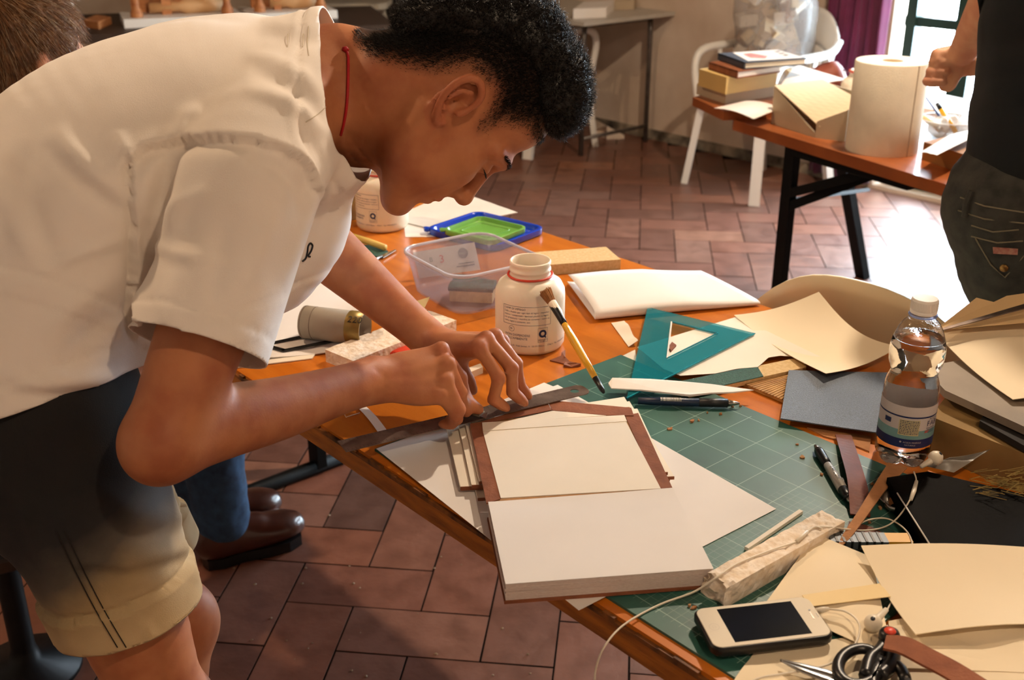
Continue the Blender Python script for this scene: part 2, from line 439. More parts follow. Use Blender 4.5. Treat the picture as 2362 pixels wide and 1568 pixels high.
# ceiling lamps (outside the picture) that light the workshop
m_shade = mat('lamp_enamel', '#d9d2c4', .4, .05, 10)
for k, (s, t, z, wts) in enumerate(LAMP_SPOTS):
    p = RM(s, t, 0)
    lp = thing('pendant_lamp', ['pale enamel pendant lamp over the far side of the work table', 'pale enamel pendant lamp above the bending student', 'pale enamel pendant lamp above the viewer'][k], 'lamp', (p.x, p.y, z), 0, 'workshop pendant lamps')
    link('lamp_shade', lathe_me([(.02, .09), (.05, .085), (.12, .03), (.17, -.03), (.172, -.03), (.168, -.033), (.118, .025), (.048, .08), (.018, .085)], 32), m_shade, lp, True)
    tube('cord', [(0, 0, .08), (0, 0, ROOM['h'] - z)], .004, m_pole, lp)
    ld = bpy.data.lights.new('bulb', 'POINT'); ld.energy = wts; ld.color = ((1.0, 0.80, 0.60), (1.0, 0.70, 0.44), (1.0, 0.74, 0.50))[k]; ld.shadow_soft_size = 0.035
    lo = bpy.data.objects.new('bulb', ld); COL.objects.link(lo); lo.parent = lp; lo.location = (0, 0, -0.02)
# ================================================================== THE WORK TABLE
m_top = mat('orange_lacquered_wood', '#cc7620', 0.32, 0.10, 5, 0.05, 90, stretch=(1, 9, 1), col2='#b8620f', coat=.25)
m_edge = mat('table_edge_wood', '#b0691f', 0.5, .25, 14, .2, col2='#7a4515', stretch=(1, 6, 6))
m_black = mat('black_steel', '#0f1112', 0.6, 0.15, 20, spec=.15)
TS0, TS1, TT1 = -1.40, 1.12, 0.794
tp = RM((TS0 + TS1) / 2, TT1 / 2, 0)
table = thing('work_table', 'long orange wooden work table with black steel legs, covered in bookbinding supplies', 'table', tp, ROOM_ROT)
hs, ht = (TS1 - TS0) / 2, TT1 / 2
box('tabletop', -hs, hs, -ht + .004, ht, TZ - .030, TZ, m_top, table, .003)
box('edge_strip', -hs, hs, -ht, -ht + .004, TZ - .034, TZ - .008, m_edge, table, .001)
# worn, chipped upper lip of the near edge
bm = bmesh.new(); rg = random.Random(5); x = -hs
while x < hs:
    L = rg.uniform(.008, .03); z1 = TZ - rg.choice((.001, .0015, .004, .005, .003))
    box_bm(bm, x, min(x + L, hs), -ht - .0004, -ht + .006, TZ - .009, z1); x += L
link('worn_lip', bm_mesh(bm), mat('dark_worn_wood', '#8f561f', .6, .4, 45, col2='#24140a'), table)
for ls in (-1.06, 0.86):
    cx = ls - (TS0 + TS1) / 2
    for lt in (0.16, 0.60):
        box('leg', cx - .022, cx + .022, lt - ht - .013, lt - ht + .013, 0.02, TZ - .05, m_black, table, .004)
    tube('foot_rail', [(cx, .04 - ht, .018), (cx, .745 - ht, .018)], .018, m_black, table, 12)
    box('cross_bar', cx - .015, cx + .015, .10 - ht, .68 - ht, TZ - .05, TZ - .030, m_black, table, .002)
    d = 1 if ls < 0 else -1
    tube('brace', [(cx, .38 - ht, .42), (cx + d * .34, .38 - ht, TZ - .04)], .009, m_black, table, 8)
    tube('stretcher', [(cx, .16 - ht, .42), (cx, .60 - ht, .42)], .009, m_black, table, 8)

# ------------------------------------------------------------------ cutting mat
def mat_grid():
    m = bpy.data.materials.new('mat_green'); m.use_nodes = True; nt = m.node_tree; b = nt.nodes['Principled BSDF']
    tc = nt.nodes.new('ShaderNodeTexCoord'); sx = nt.nodes.new('ShaderNodeSeparateXYZ'); nt.links.new(tc.outputs['Object'], sx.inputs[0])
    def math(op, a, bb=None):
        n = nt.nodes.new('ShaderNodeMath'); n.operation = op
        for i, v in enumerate((a, bb)):
            if v is None: continue
            if isinstance(v, (int, float)): n.inputs[i].default_value = v
            else: nt.links.new(v, n.inputs[i])
        return n.outputs[0]
    def lines(c, period, w_):
        fr = math('FRACT', math('DIVIDE', c, period)); return math('GREATER_THAN', math('ABSOLUTE', math('SUBTRACT', fr, 0.5)), 0.5 - w_ / period)
    big = math('MAXIMUM', lines(sx.outputs[0], .05, .00042), lines(sx.outputs[1], .05, .00042))
    fine = math('MAXIMUM', lines(sx.outputs[0], .01, .00022), lines(sx.outputs[1], .01, .00022))
    zone = math('MULTIPLY', math('GREATER_THAN', sx.outputs[0], 0.09), math('LESS_THAN', sx.outputs[1], 0.09))
    fine = math('MULTIPLY', fine, math('MULTIPLY', zone, 0.55))
    ins = math('MULTIPLY', math('LESS_THAN', math('ABSOLUTE', sx.outputs[0]), 0.2905), math('LESS_THAN', math('ABSOLUTE', sx.outputs[1]), 0.2055))
    ln = math('MULTIPLY', math('MAXIMUM', big, fine), ins)
    nz = nt.nodes.new('ShaderNodeTexNoise'); nz.inputs['Scale'].default_value = 9; nz.inputs['Detail'].default_value = 8; nt.links.new(tc.outputs['Object'], nz.inputs['Vector'])
    cr = nt.nodes.new('ShaderNodeValToRGB'); cr.color_ramp.elements[0].color = (*hexc('#1d4a42'), 1); cr.color_ramp.elements[1].color = (*hexc('#33685d'), 1)
    cr.color_ramp.elements[0].position = .3; cr.color_ramp.elements[1].position = .7
    nt.links.new(nz.outputs['Fac'], cr.inputs[0])
    mx = nt.nodes.new('ShaderNodeMixRGB'); nt.links.new(math('MULTIPLY', ln, 0.75), mx.inputs[0]); nt.links.new(cr.outputs[0], mx.inputs[1]); mx.inputs[2].default_value = (*hexc('#9ab8a8'), 1)
    nt.links.new(mx.outputs[0], b.inputs['Base Color']); b.inputs['Roughness'].default_value = 0.42
    return m
mc = RM(0.1 + .305, .016 + .2225, TZ)
mo = link('cutting_mat', prism_me([(-.305, -.2225), (.305, -.2225), (.305, .2225), (-.305, .2225)], 0, .003, .0006), mat_grid(), loc=mc)
mo.rotation_euler = (0, 0, ROOM_ROT); tag(mo, 'green cutting mat with white grid under the open book', 'cutting mat')
MZ = TZ + .0031

# ------------------------------------------------------------------ shared looks
m_white = mat('white_paper', '#ece6e0', .75, .03, 8)
m_cream = mat('cream_paper', '#efdfc0', .75, .03, 6)
m_ivory = mat('ivory_card', '#eee4d2', .7, .03, 10)
m_leather = mat('brown_leather', '#8f583c', .75, .12, 45, .25, 320, col2='#78462e', spec=.25)
m_leather_d = mat('dark_brown_leather', '#6f3826', .55, .15, 40, .2, 260, spec=.25)
m_suede = mat('tan_suede', '#b07a4c', .85, .12, 60, .2)
m_boarde = mat('raw_board_edge', '#b98a5a', .85, .15, 120)
m_mdf = mat('mdf', '#d9bd8c', .85, .08, 200, .1, 500, col2='#c7a56f')
m_steel = mat('steel', '#b9b6b0', .28, .12, 50, metal=1.0)
m_dsteel = mat('worn_steel', '#8d7f76', .42, .22, 30, metal=.85, col2='#5d4a42')
m_trav = mat('travertine', '#f3e8da', .85, .25, 90, .8, 160, col2='#dfc9ac', detail=8)
m_blk = mat('black_plastic', '#101012', .35, .1, 20)
m_wht_pl = mat('white_plastic', '#e9e5de', .35, .03, 10)

def qs(name, label, cat, c, m, group=None, th=.0004, fn=None, nx=14, ny=14, smooth=True):
    o = sheet(name, c, m, th=th, fn=fn, nx=nx, ny=ny, smooth=smooth); recentre(o); return tag(o, label, cat, group)
def pz(name, label, cat, px, z0, z1, m, group=None, bevel=0.0):
    o = prism(name, [T(x, y, z1 if not hasattr(z1, '__len__') else z1[i]) for i, (x, y) in enumerate(px)], z0, z1, m, None, bevel); return tag(o, label, cat, group)

# ------------------------------------------------------------------ white sheet under the book
L_, B_, R_ = T(868, 1036, MZ), T(1335, 1409, MZ), T(1790, 1175, MZ)
qs('paper_sheet', 'large white sheet lying on the mat under the open book', 'paper', [L_ + Vector((0, 0, .0006)), B_ + Vector((0, 0, .0006)), R_ + Vector((0, 0, .0006)), L_ + R_ - B_ + Vector((0, 0, .0006))], m_white, th=.0004)

# ------------------------------------------------------------------ stack of leather-edged boards under the cover
Z1 = MZ + .0012
def board(name, label, corners, z0, th, leather=True, inset=.012, group='leather edged cover boards in the stack'):
    q = [T(x, y, z0 + th) for x, y in corners]
    c = sum(q, Vector()) / 4; th_root = thing(name, label, 'board', (c.x, c.y, z0), 0, group)
    loc = [(p.x - c.x, p.y - c.y) for p in q]
    link('card', prism_me(loc, 0, th, .0004), m_ivory, th_root)
    if leather:   # leather wrapped along the near edge
        a, b = Vector((*loc[0], 0)), Vector((*loc[1], 0)); nrm = (Vector((*loc[3], 0)) - a).normalized() * -0.0012
        link('leather_edge', prism_me([a + nrm, b + nrm, b - nrm * 2, a - nrm * 2], -.0004, th * .96), m_leather, th_root)
    return th_root
# near-left, near-right, far-right, far-left
board('cover_board', 'lowest ivory cover board in the stack, farthest out at the lower left', [(1102, 1148), (1500, 1125), (1425, 955), (1055, 985)], Z1, .0035)
board('cover_board', 'ivory cover board sticking out left of the stack with a leather edge', [(1062, 1122), (1545, 1100), (1470, 942), (1030, 985)], Z1 + .0040, .0045)
board('cover_board', 'ivory cover board just under the open cover, sticking out at the right', [(1088, 1118), (1555, 1098), (1452, 925), (1058, 980)], Z1 + .0090, .0035)
board('cover_board', 'topmost loose ivory board peeking out beyond the open cover', [(1105, 1110), (1540, 1088), (1440, 915), (1072, 972)], Z1 + .0130, .0030)

# ------------------------------------------------------------------ the open book: text block and cover
ZB = Z1                     # book lies on the sheet
ZC = Z1 + .0165             # underside of open cover, over the stack
bk = T(1390, 1240, ZB); book = thing('open_book', 'half-bound book lying open, thick white text block and leather framed cover', 'book', (bk.x, bk.y, ZB))
def bl(px, py, z):
    p = T(px, py, z); return Vector((p.x - bk.x, p.y - bk.y, z - ZB))
ZT = ZB + .0225             # top of text block
nl, nr, fr_, fl = T(1166, 1348, ZT), T(1646, 1312, ZT), T(1552, 1128, ZT), T(1126, 1160, ZT)
# back cover of leather under the block
k_ = 1.012; cc = (nl + nr + fr_ + fl) / 4
link('back_cover', prism_me([((p.x - cc.x) * k_ + cc.x - bk.x, (p.y - cc.y) * k_ + cc.y - bk.y) for p in (nl, nr, fr_, fl)], 0, .0035, .0006), m_leather, book)
rg = random.Random(11)
m_page = mat('page_edge', '#dccfc6', .8, .12, 260, .3, 900, col2='#c4b1a8', stretch=(1, 1, 12))
ns_ = 7; zz = .0037
for i in range(ns_):        # sewn signatures of the text block
    h_ = (ZT - ZB - .0037) / ns_; jx = [rg.uniform(-.0009, .0009) for _ in range(4)]
    pts = []
    for p, j in zip((nl, nr, fr_, fl), jx):
        d = (p - cc); d.normalize(); pts.append((p.x - bk.x + d.x * j, p.y - bk.y + d.y * j))
    link('signature', prism_me(pts, zz, zz + h_ * .93, .0008, 2), m_page, book); zz += h_
# blank top leaf, slightly wavy
tl = [Vector((p.x - bk.x, p.y - bk.y, ZT - ZB + .0003)) for p in (nl, nr, fr_, fl)]
sheet('top_leaf', tl, m_white, book, th=.0003, fn=lambda u, v: .0006 * max(0, sin(v * 9 + u * 5)) * v + .0008 * (v > .98))
# open cover: card with leather frame
cov = [(1122, 1158), (1552, 1128), (1452, 938), (1086, 975)]      # near-left, near-right, far-right, far-left
zc0, zc1 = ZC - ZB, ZC - ZB + .0032
link('front_cover', prism_me([bl(x, y, ZC + .0032).xy for x, y in cov], zc0, zc1, .0004), m_boarde, book)
def strip(name, pts, z, th, m):
    return link(name, prism_me([bl(x, y, z + ZB + th).xy for x, y in pts], z, z + th, .0002), m, book)
strip('leather_turn_in', [(1122, 1160), (1156, 1150), (1112, 972), (1084, 977)], zc1, .0010, m_leather)
strip('leather_turn_in', [(1520, 1132), (1553, 1129), (1472, 952), (1442, 958)], zc1, .0010, m_leather)
strip('leather_turn_in', [(1100, 975), (1262, 925), (1272, 945), (1135, 972)], zc1 + .0011, .0009, m_leather)
strip('leather_turn_in', [(1262, 922), (1456, 940), (1462, 958), (1395, 957), (1274, 946)], zc1 + .0011, .0009, m_leather)
strip('inset_card', [(1155, 1148), (1524, 1126), (1444, 972), (1114, 995)], zc1, .0016, m_ivory)
strip('inset_card', [(1114, 993), (1446, 971), (1440, 957), (1112, 974)], zc1, .0022, m_ivory)
strip('inset_card', [(1165, 972), (1398, 958), (1275, 947)], zc1, .0018, m_ivory)
strip('raw_edge', [(1152, 1157), (1550, 1131), (1550, 1126), (1154, 1150)], zc1, .0008, m_boarde)

# ------------------------------------------------------------------ steel ruler and paper strips
ZR = ZC + .0032 + .0032
ra, rb = T(792, 1030, ZR), T(1352, 897, ZR)
ax = (rb - ra).normalized(); ay = Vector((-ax.y, ax.x, 0)); Lr = (rb - ra).length
rul = thing('steel_ruler', 'worn steel ruler held down across the stack with a hanging hole', 'ruler', (ra.x, ra.y, ZR), math.atan2(ax.y, ax.x))
bm = bmesh.new()     # blade with a rounded end and a round hole
hw = .0150; n = 24; hc = (Lr - .018, 0); hr = .0062
out = [(-.002, -hw), (Lr - .01, -hw)] + [(Lr - .01 + .01 * sin(a), -hw + .01 - .01 * cos(a)) for a in np.linspace(.2, pi / 2, 5)] + [(Lr, hw - .01)] + [(Lr - .01 + .01 * cos(a), hw - .01 + .01 * sin(a)) for a in np.linspace(.2, pi / 2, 5)] + [(-.002, hw)]
ov = [bm.verts.new((x, y, 0)) for x, y in out]; hv = [bm.verts.new((hc[0] + hr * cos(2 * pi * k / n), hc[1] + hr * .95 * sin(2 * pi * k / n), 0)) for k in range(n)]
eo = [bm.edges.new((ov[i], ov[(i + 1) % len(ov)])) for i in range(len(ov))]; eh = [bm.edges.new((hv[i], hv[(i + 1) % n])) for i in range(n)]
bmesh.ops.triangle_fill(bm, edges=eo + eh, use_beauty=True)
for f in list(bm.faces):
    if (f.calc_center_median().xy - Vector(hc)).length < hr * .8: bm.faces.remove(f)
ex = bmesh.ops.extrude_face_region(bm, geom=list(bm.faces)); bmesh.ops.translate(bm, verts=[v for v in ex['geom'] if isinstance(v, bmesh.types.BMVert)], vec=(0, 0, .0012))
link('blade', bm_mesh(bm), m_dsteel, rul)
bm = bmesh.new()
for k in range(0, int((Lr - .03) / .005)):
    h_ = .006 if k % 2 == 0 else .0035
    box_bm(bm, .002 + k * .005, .0023 + k * .005, -hw + .0006, -hw + .0006 + h_, .0012, .00126)
    box_bm(bm, .002 + k * .005, .0023 + k * .005, hw - .0006 - h_, hw - .0006, .0012, .00126)
link('graduation', bm_mesh(bm), m_blk, rul)
pz('paper_strip', 'white offcut strip running under the far edge of the steel ruler', 'paper', [(855, 1010), (1105, 955), (1110, 968), (862, 1018)], MZ + .004, MZ + .0045, m_white)
pz('paper_strip', 'white paper corner poking out beyond the ruler next to the fingertips', 'paper', [(1105, 945), (1255, 882), (1288, 896), (1130, 965)], MZ + .0195, MZ + .0199, m_white)
qs('paper_strip', 'narrow white paper strip lying diagonally on bare orange wood', 'paper', [T(815, 932, TZ + .001), T(835, 930, TZ + .001), T(898, 1000, TZ + .004), T(876, 1003, TZ + .004)], m_white, fn=lambda u, v: .004 * sin(v * pi), nx=3)
tube('thread', [T(792, 950, TZ + .001), T(798, 962, TZ + .001), T(830, 952, TZ + .001)], .0006, m_white, None, 6); tag(bpy.data.objects['thread'], 'short bent white thread on the bare table wood', 'thread')

# ------------------------------------------------------------------ glue jars
m_jar = mat('jar_plastic', '#efe4d0', .38, .02, 6, sss=.15)
m_red = mat('red_plastic', '#d8432a', .4, .05, 10)
m_navy = mat('navy_print', '#24305e', .6, .02, 10)
def bend(me, r, a0, z):
    """wrap a flat text mesh (x along, y up) around a cylinder; angle 0 faces -y"""
    for v in me.vertices:
        a = a0 + v.co.x / r; v.co = Vector((r * sin(a), -r * cos(a), z + v.co.y))
    return me
def strip_me(x0, x1, y0, y1, n=24):
    vs = []; fs = []
    for i in range(n + 1):
        x = x0 + (x1 - x0) * i / n; vs += [(x, y0, 0), (x, y1, 0)]
    for i in range(n): fs.append((2 * i, 2 * i + 2, 2 * i + 3, 2 * i + 1))
    return pyd(vs, fs)
def ring_me(cx, cy, r0, r1, n=28, a0=0, a1=2 * pi):
    vs = []; fs = []
    for i in range(n + 1):
        a = a0 + (a1 - a0) * i / n; vs += [(cx + r0 * cos(a), cy + r0 * sin(a), 0), (cx + r1 * cos(a), cy + r1 * sin(a), 0)]
    for i in range(n): fs.append((2 * i, 2 * i + 2, 2 * i + 3, 2 * i + 1))
    return pyd(vs, fs)
def jar(label, px, py, yaw, s=1.0, full=True):
    p = T(px, py); j = thing('glue_jar', label, 'jar', p, yaw, 'white glue jars on the work table')
    prof = [(0, .0006), (.044, 0), (.049, .002), (.0525, .008), (.0530, .02), (.0530, .082), (.0520, .092), (.0470, .102), (.0380, .1085), (.0325, .111), (.0315, .114),
            (.0300, .116), (.0300, .120), (.0312, .121), (.0312, .124), (.0300, .125), (.0300, .129), (.0310, .131), (.0310, .1345), (.0296, .1365), (.0282, .1355), (.0276, .120), (.027, .108), (.04, .098), (.048, .085), (.0485, .06), (0, .058)]
    link('body', lathe_me([(r * s, z * s) for r, z in prof], 56), m_jar, j, True)
    link('tamper_ring', lathe_me([(.0318 * s, .1125 * s), (.0342 * s, .1122 * s), (.0352 * s, .1138 * s), (.0342 * s, .1154 * s), (.0318 * s, .1150 * s)], 48), m_red, j, True)
    r = .05315 * s; mes = []
    def tx(t, size, x, z): mes.append(bend(xf(text_me(t, size), Matrix.Translation((x, 0, 0))), r, 0, z))
    x0, x1 = -.050, .026
    for a in ((x0, x1, .0795, .0800), (x0, x1, .0505, .0510)): mes.append(bend(strip_me(a[0], a[1], 0, a[3] - a[2]), r, 0, a[2]))
    for xx in (x0, x1): mes.append(bend(strip_me(xx - .0002, xx + .0003, 0, .0295, 1), r, 0, .0505))
    ls = ['CAMPI DI IMPIEGO', 'Colla a freddo per ogni tipo di legno \u2022 impiallac-', 'ciature \u2022 compensati \u2022 laminati plastici su legno', 'con pressatura \u2022 maiolica su cemento \u2022 vetro su', 'vetro, legno e cemento, ecc.']
    for i, t in enumerate(ls): tx(t, .0042 if i == 0 else .0037, x0 + .002, .0745 - i * .0049)
    mes.append(bend(ring_me(-.035, .044, .0042, .0046), r, 0, 0)); tx('PE', .0042, -.0378, .0426)
    tx('NON DISPERDERE', .0050, -.0465, .0330); tx("NELL'AMBIENTE", .0050, -.0455, .0275)
    q0 = .0055
    for a in ((q0, .0460), (q0, .0280), (q0, .0235)): mes.append(bend(strip_me(a[0], a[0] + .0155, 0, .0004, 8), r, 0, a[1]))
    for xx in (q0, q0 + .0155): mes.append(bend(strip_me(xx, xx + .0003, 0, .0229, 1), r, 0, .0235))
    mes.append(bend(ring_me(q0 + .0077, .0370, .0030, .0062), r, 0, 0)); mes.append(bend(xf(strip_me(0, .0035, -.001, .001, 2), Matrix.Translation((q0 + .0105, .0325, 0)) @ Matrix.Rotation(-.7, 4, 'Z')), r, 0, 0))
    tx('RESPONSIBILITY', .0021, q0 + .0006, .0256); tx('No. 087', .0020, q0 + .004, .0240)
    tx('Vinavil S.p.A.  Viale Jenner, 4 - 20159 Milano  -  ITALY - Tel. +39026955411', .0036, -.0485, .0165)
    link('label_print', join_me(mes), m_navy, j)
    return j
JAR1 = jar('open white glue jar leaning a yellow brush, near the turquoise set square', 1222, 792, R(6))
JAR2 = jar('open white glue jar farther off, half hidden behind the student\'s chin', 883, 522, R(-28))

# ------------------------------------------------------------------ yellow brush leaning on the near jar
jp = JAR1.location
tail = T(1393, 906, TZ + .021)
rr = ray(1258, 672); kk = (jp.y - .062) / rr.y; head = Vector((0, 0, CZ)) + rr * kk
brush = thing('paint_brush', 'yellow handled glue brush propped against the near jar', 'brush', tail)
m_yel = mat('yellow_lacquer', '#e2a92a', .3, .05, 10, coat=.3)
dv = (head - tail); LB = dv.length; dv.normalize()
f_ = lambda k: dv * (LB * k)
side = dv.cross(Vector((0, -1, 0))).normalized(); nb = side.cross(dv).normalized()
tube('handle_tip', [f_(0), f_(.03), f_(.14)], [.0018, .0036, .0043], m_blk, brush, 14)
tube('handle', [f_(.14), f_(.3), f_(.5), f_(.62), f_(.66)], [.0043, .0052, .0058, .0050, .0046], m_yel, brush, 14)
tube('ferrule', [f_(.655), f_(.70), f_(.80), f_(.86)], [.0048, .0052, .0058, .0064], m_blk, brush, 14, flat=(nb, .75))
tube('glue_coat', [f_(.72) + side * .0016 + nb * -.0016, f_(.78) + side * .0014 + nb * -.002, f_(.88)], [.0030, .0052, .0066], m_jar, brush, 12)
tube('glue_drip', [f_(.52) - nb * .004, f_(.575) - nb * .0035], [.0030, .0026], m_jar, brush, 10)
bm = bmesh.new(); rg = random.Random(2)
for k in range(150):
    a = rg.uniform(0, 2 * pi); q = sqrt(rg.random()) * .0062; o0 = side * cos(a) * q + nb * sin(a) * q * .6
    p0 = f_(.865) + o0 * .85; p1 = f_(1.0 + rg.uniform(-.01, .012)) + o0 * 1.55
    s_ = side * .0006; v = [bm.verts.new(x) for x in (p0 - s_, p0 + s_, p1 + s_, p1 - s_, p0 + nb * .0007, p1 + nb * .0007)]
    bm.faces.new((v[0], v[1], v[2], v[3])); bm.faces.new((v[0], v[3], v[5], v[4])); bm.faces.new((v[1], v[4], v[5], v[2]))
link('bristles', bm_mesh(bm), mat('bristle', '#a8713f', .8, .2, 80), brush)
# ================================================================== THINGS ON THE WORK TABLE
# ---- milky food box
def rrect(w, d, r, n=6):
    out = []
    for cx, cy, a0 in ((w - r, d - r, 0), (-w + r, d - r, pi / 2), (-w + r, -d + r, pi), (w - r, -d + r, 1.5 * pi)):
        for k in range(n + 1):
            a = a0 + pi / 2 * k / n; out.append((cx + r * cos(a), cy + r * sin(a)))
    return out
def loft_me(rings, cap0=False, cap1=False, closed=True):
    vs, fs = [], []; n = len(rings[0])
    for r in rings: vs += r
    for i in range(len(rings) - 1):
        for k in range(n if closed else n - 1):
            k2 = (k + 1) % n; fs.append((i * n + k, i * n + k2, (i + 1) * n + k2, (i + 1) * n + k))
    if cap0: fs.append(tuple(range(n))[::-1])
    if cap1: fs.append(tuple((len(rings) - 1) * n + k for k in range(n)))
    me = pyd(vs, fs); bm = bmesh.new(); bm.from_mesh(me); bmesh.ops.recalc_face_normals(bm, faces=bm.faces); bm.to_mesh(me); bm.free(); return me
HB = .074
q = [T(932, 578, TZ + HB), T(1068, 648, TZ + HB), T(1240, 592, TZ + HB), T(1106, 530, TZ + HB)]     # left, near, right, far
bc = sum(q, Vector()) / 4
ex_ = ((q[1] - q[0]) + (q[2] - q[3])) / 2; ey_ = ((q[2] - q[1]) + (q[3] - q[0])) / 2
bw, bd = ex_.length / 2 * 1.04, ey_.length / 2 * 1.04
fb = thing('food_box', 'milky clear plastic food box holding a sponge and a ticket', 'container', (bc.x, bc.y, TZ), math.atan2(ex_.y, ex_.x))
m_milk = film('milky_plastic', '#e2e0ea', .20, .25)
rings = []
for k, z, r in ((.80, .0006, .030), (.845, .004, .030), (.86, .010, .032), (.965, HB - .008, .034), (1.0, HB - .008, .036), (1.01, HB - .001, .036), (1.0, HB, .036), (.965, HB - .001, .034), (.955, HB - .008, .033), (.848, .011, .03), (.80, .0045, .028)):
    rings.append([(x, y, z) for x, y in rrect(bw * k, bd * k, r)])
link('tub', loft_me(rings, True, True), m_milk, fb, True)
link('rim', loft_me([[(x, y, z) for x, y in rrect(bw * k, bd * k, .036)] for k, z in ((.985, HB - .003), (1.015, HB - .003), (1.018, HB + .001), (.985, HB + .002), (.985, HB - .003))]), film('milky_rim', '#e2dfea', .75, .2), fb, True)
def local(o, v):
    return (Matrix.Translation(o.location) @ o.rotation_euler.to_matrix().to_4x4()).inverted() @ v
# sponge in the box
sp = thing('sponge', 'yellow sponge with a dark green scouring side inside the clear box', 'sponge', T(1092, 668, TZ + .0185), R(-8))
rg = random.Random(4)
bm = bmesh.new(); box_bm(bm, -.036, .036, -.026, .026, -.013, .006); bev(bm, .004, 2)
link('foam', bm_mesh(bm), mat('sponge_foam', '#d9c08a', .9, .15, 120, .5), sp)
me = sheet_me([(-.038, -.027, .006), (.038, -.029, .007), (.036, .026, .007), (-.037, .027, .006)], 12, 12, .006, fn=lambda u, v: .004 * sin(u * 4 + 1) * v + .002 * sin(v * 7))
link('scouring_pad', me, mat('scour', '#3f6a67', .95, .35, 90, 1.0, 300, col2='#274a4c'), sp, True)
# ticket leaning in the box
m_ticket = mat('ticket_paper', '#e4dccb', .7, .03, 10)
ta, tb = T(968, 642, TZ + .006), T(1108, 622, TZ + .006)
ta.y -= .0; tk = thing('ticket', 'printed ticket leaning against the inside of the clear box', 'ticket', ta, math.atan2((tb - ta).y, (tb - ta).x))
Lt = (tb - ta).length
sheet('card', [(0, 0, 0), (Lt, 0, 0), (Lt * .98, .022, .046), (-.004, .022, .042)], m_ticket, tk, th=.0004, nx=4, ny=4)
tm = [xf(text_me('3', .024), Matrix.Translation((Lt * .38, .012, 0))), ]
def lay(me, x, y): return xf(me, Matrix.Translation((0, -.0008, .0006)) @ Matrix.Rotation(R(64), 4, 'X') @ Matrix.Translation((x, y, 0)))
link('red_numeral', lay(text_me('3', .020), Lt * .36, .022), m_red, tk)
m_gprint = mat('grey_print', '#8f8b86', .7, .05, 20)
link('print', join_me([lay(ring_me(Lt * .76, .034, .0, .0095), 0, 0), lay(strip_me(Lt * .62, Lt * .92, .010, .012), 0, 0), lay(strip_me(Lt * .66, Lt * .92, .015, .0165), 0, 0), lay(text_me('B', .012), Lt * .2, .026), lay(text_me('20', .010), Lt * .22, .012)]), m_gprint, tk)
link('brand_print', lay(text_me('Imagini', .0075, 'CENTER'), Lt * .76, .032), m_ticket, tk)

# ---- lids
def lid(name, label, px, z, th, m, rim=.006, dish=True):
    q = [T(x, y, z + th) for x, y in px]; c = sum(q, Vector()) / 4
    ex_ = ((q[1] - q[0]) + (q[2] - q[3])) / 2; ey_ = ((q[2] - q[1]) + (q[3] - q[0])) / 2
    w, d = ex_.length / 2, ey_.length / 2; yaw = math.atan2(ex_.y, ex_.x)
    t_ = thing(name, label, 'lid', (c.x, c.y, z), yaw)
    sk = Matrix.Identity(4)
    r = min(w, d) * .28
    prof = [(1.0, 0), (1.02, .002), (1.02, th - .001), (1.0, th), (.95, th), (.93, th - .002), (.90, th * .35), (.82, th * .30), (.80, th * .48), (.6, th * .48)]
    link('lid_plate', loft_me([[(x, y, zz) for x, y in rrect(w * k, d * k, r * k)] for k, zz in prof], True, True), m, t_, True)
    bpy.data.objects[t_.children[0].name].data.set_sharp_from_angle(angle=R(50))
    link('raised_line', loft_me([[(x, y, zz) for x, y in rrect(w * k, d * k, r * k)] for k, zz in ((.62, th * .47), (.62, th * .62), (.58, th * .62), (.58, th * .47))]), m, t_, True)
    tube('tab', [(-w * 1.0, -d * .78, th * .6), (-w * 1.04, -d * .92, th * .8), (-w * .93, -d * 1.03, th * .6)], [.006, .008, .006], m, t_, 10, flat=(Vector((0, 0, 1)), .35))
    return t_
m_blue = mat('blue_plastic', '#0a3fc4', .22, .05, 8, coat=.3)
m_grn = mat('green_plastic', '#7fbb57', .28, .05, 8, col2='#5d9a3c')
lid('box_lid', 'royal blue plastic lid lying under the smaller green lid', [(983, 527), (1150, 566), (1250, 523), (1100, 483)], TZ + .001, .014, m_blue)
lid('box_lid', 'green plastic lid resting inside the larger blue lid', [(1016, 527), (1128, 553), (1222, 524), (1110, 497)], TZ + .0152, .011, m_grn)

# ---- papers by the lids
qs('paper_sheet', 'grey-white card at the far table edge beyond the blue lid', 'card', [T(900, 505, TZ + .002), T(1050, 440, TZ + .004), T(1194, 491, TZ + .002), T(1000, 530, TZ + .002)], mat('grey_card', '#dcd3c9', .8, .04, 12), th=.0015, smooth=False)
qs('paper_sheet', 'white paper corner between the far jar and the blue lid', 'paper', [T(930, 500, TZ + .0005), T(1020, 520, TZ + .0005), T(1030, 546, TZ + .0005), T(935, 547, TZ + .0005)], m_white)

# ---- wood-fibre block at the far edge
pz('fibre_block', 'pale fibreboard block lying by the far table edge', 'block', [(1238, 596), (1262, 611), (1432, 598), (1398, 569), (1225, 582)], TZ, TZ + .0195, m_mdf, bevel=.0015)

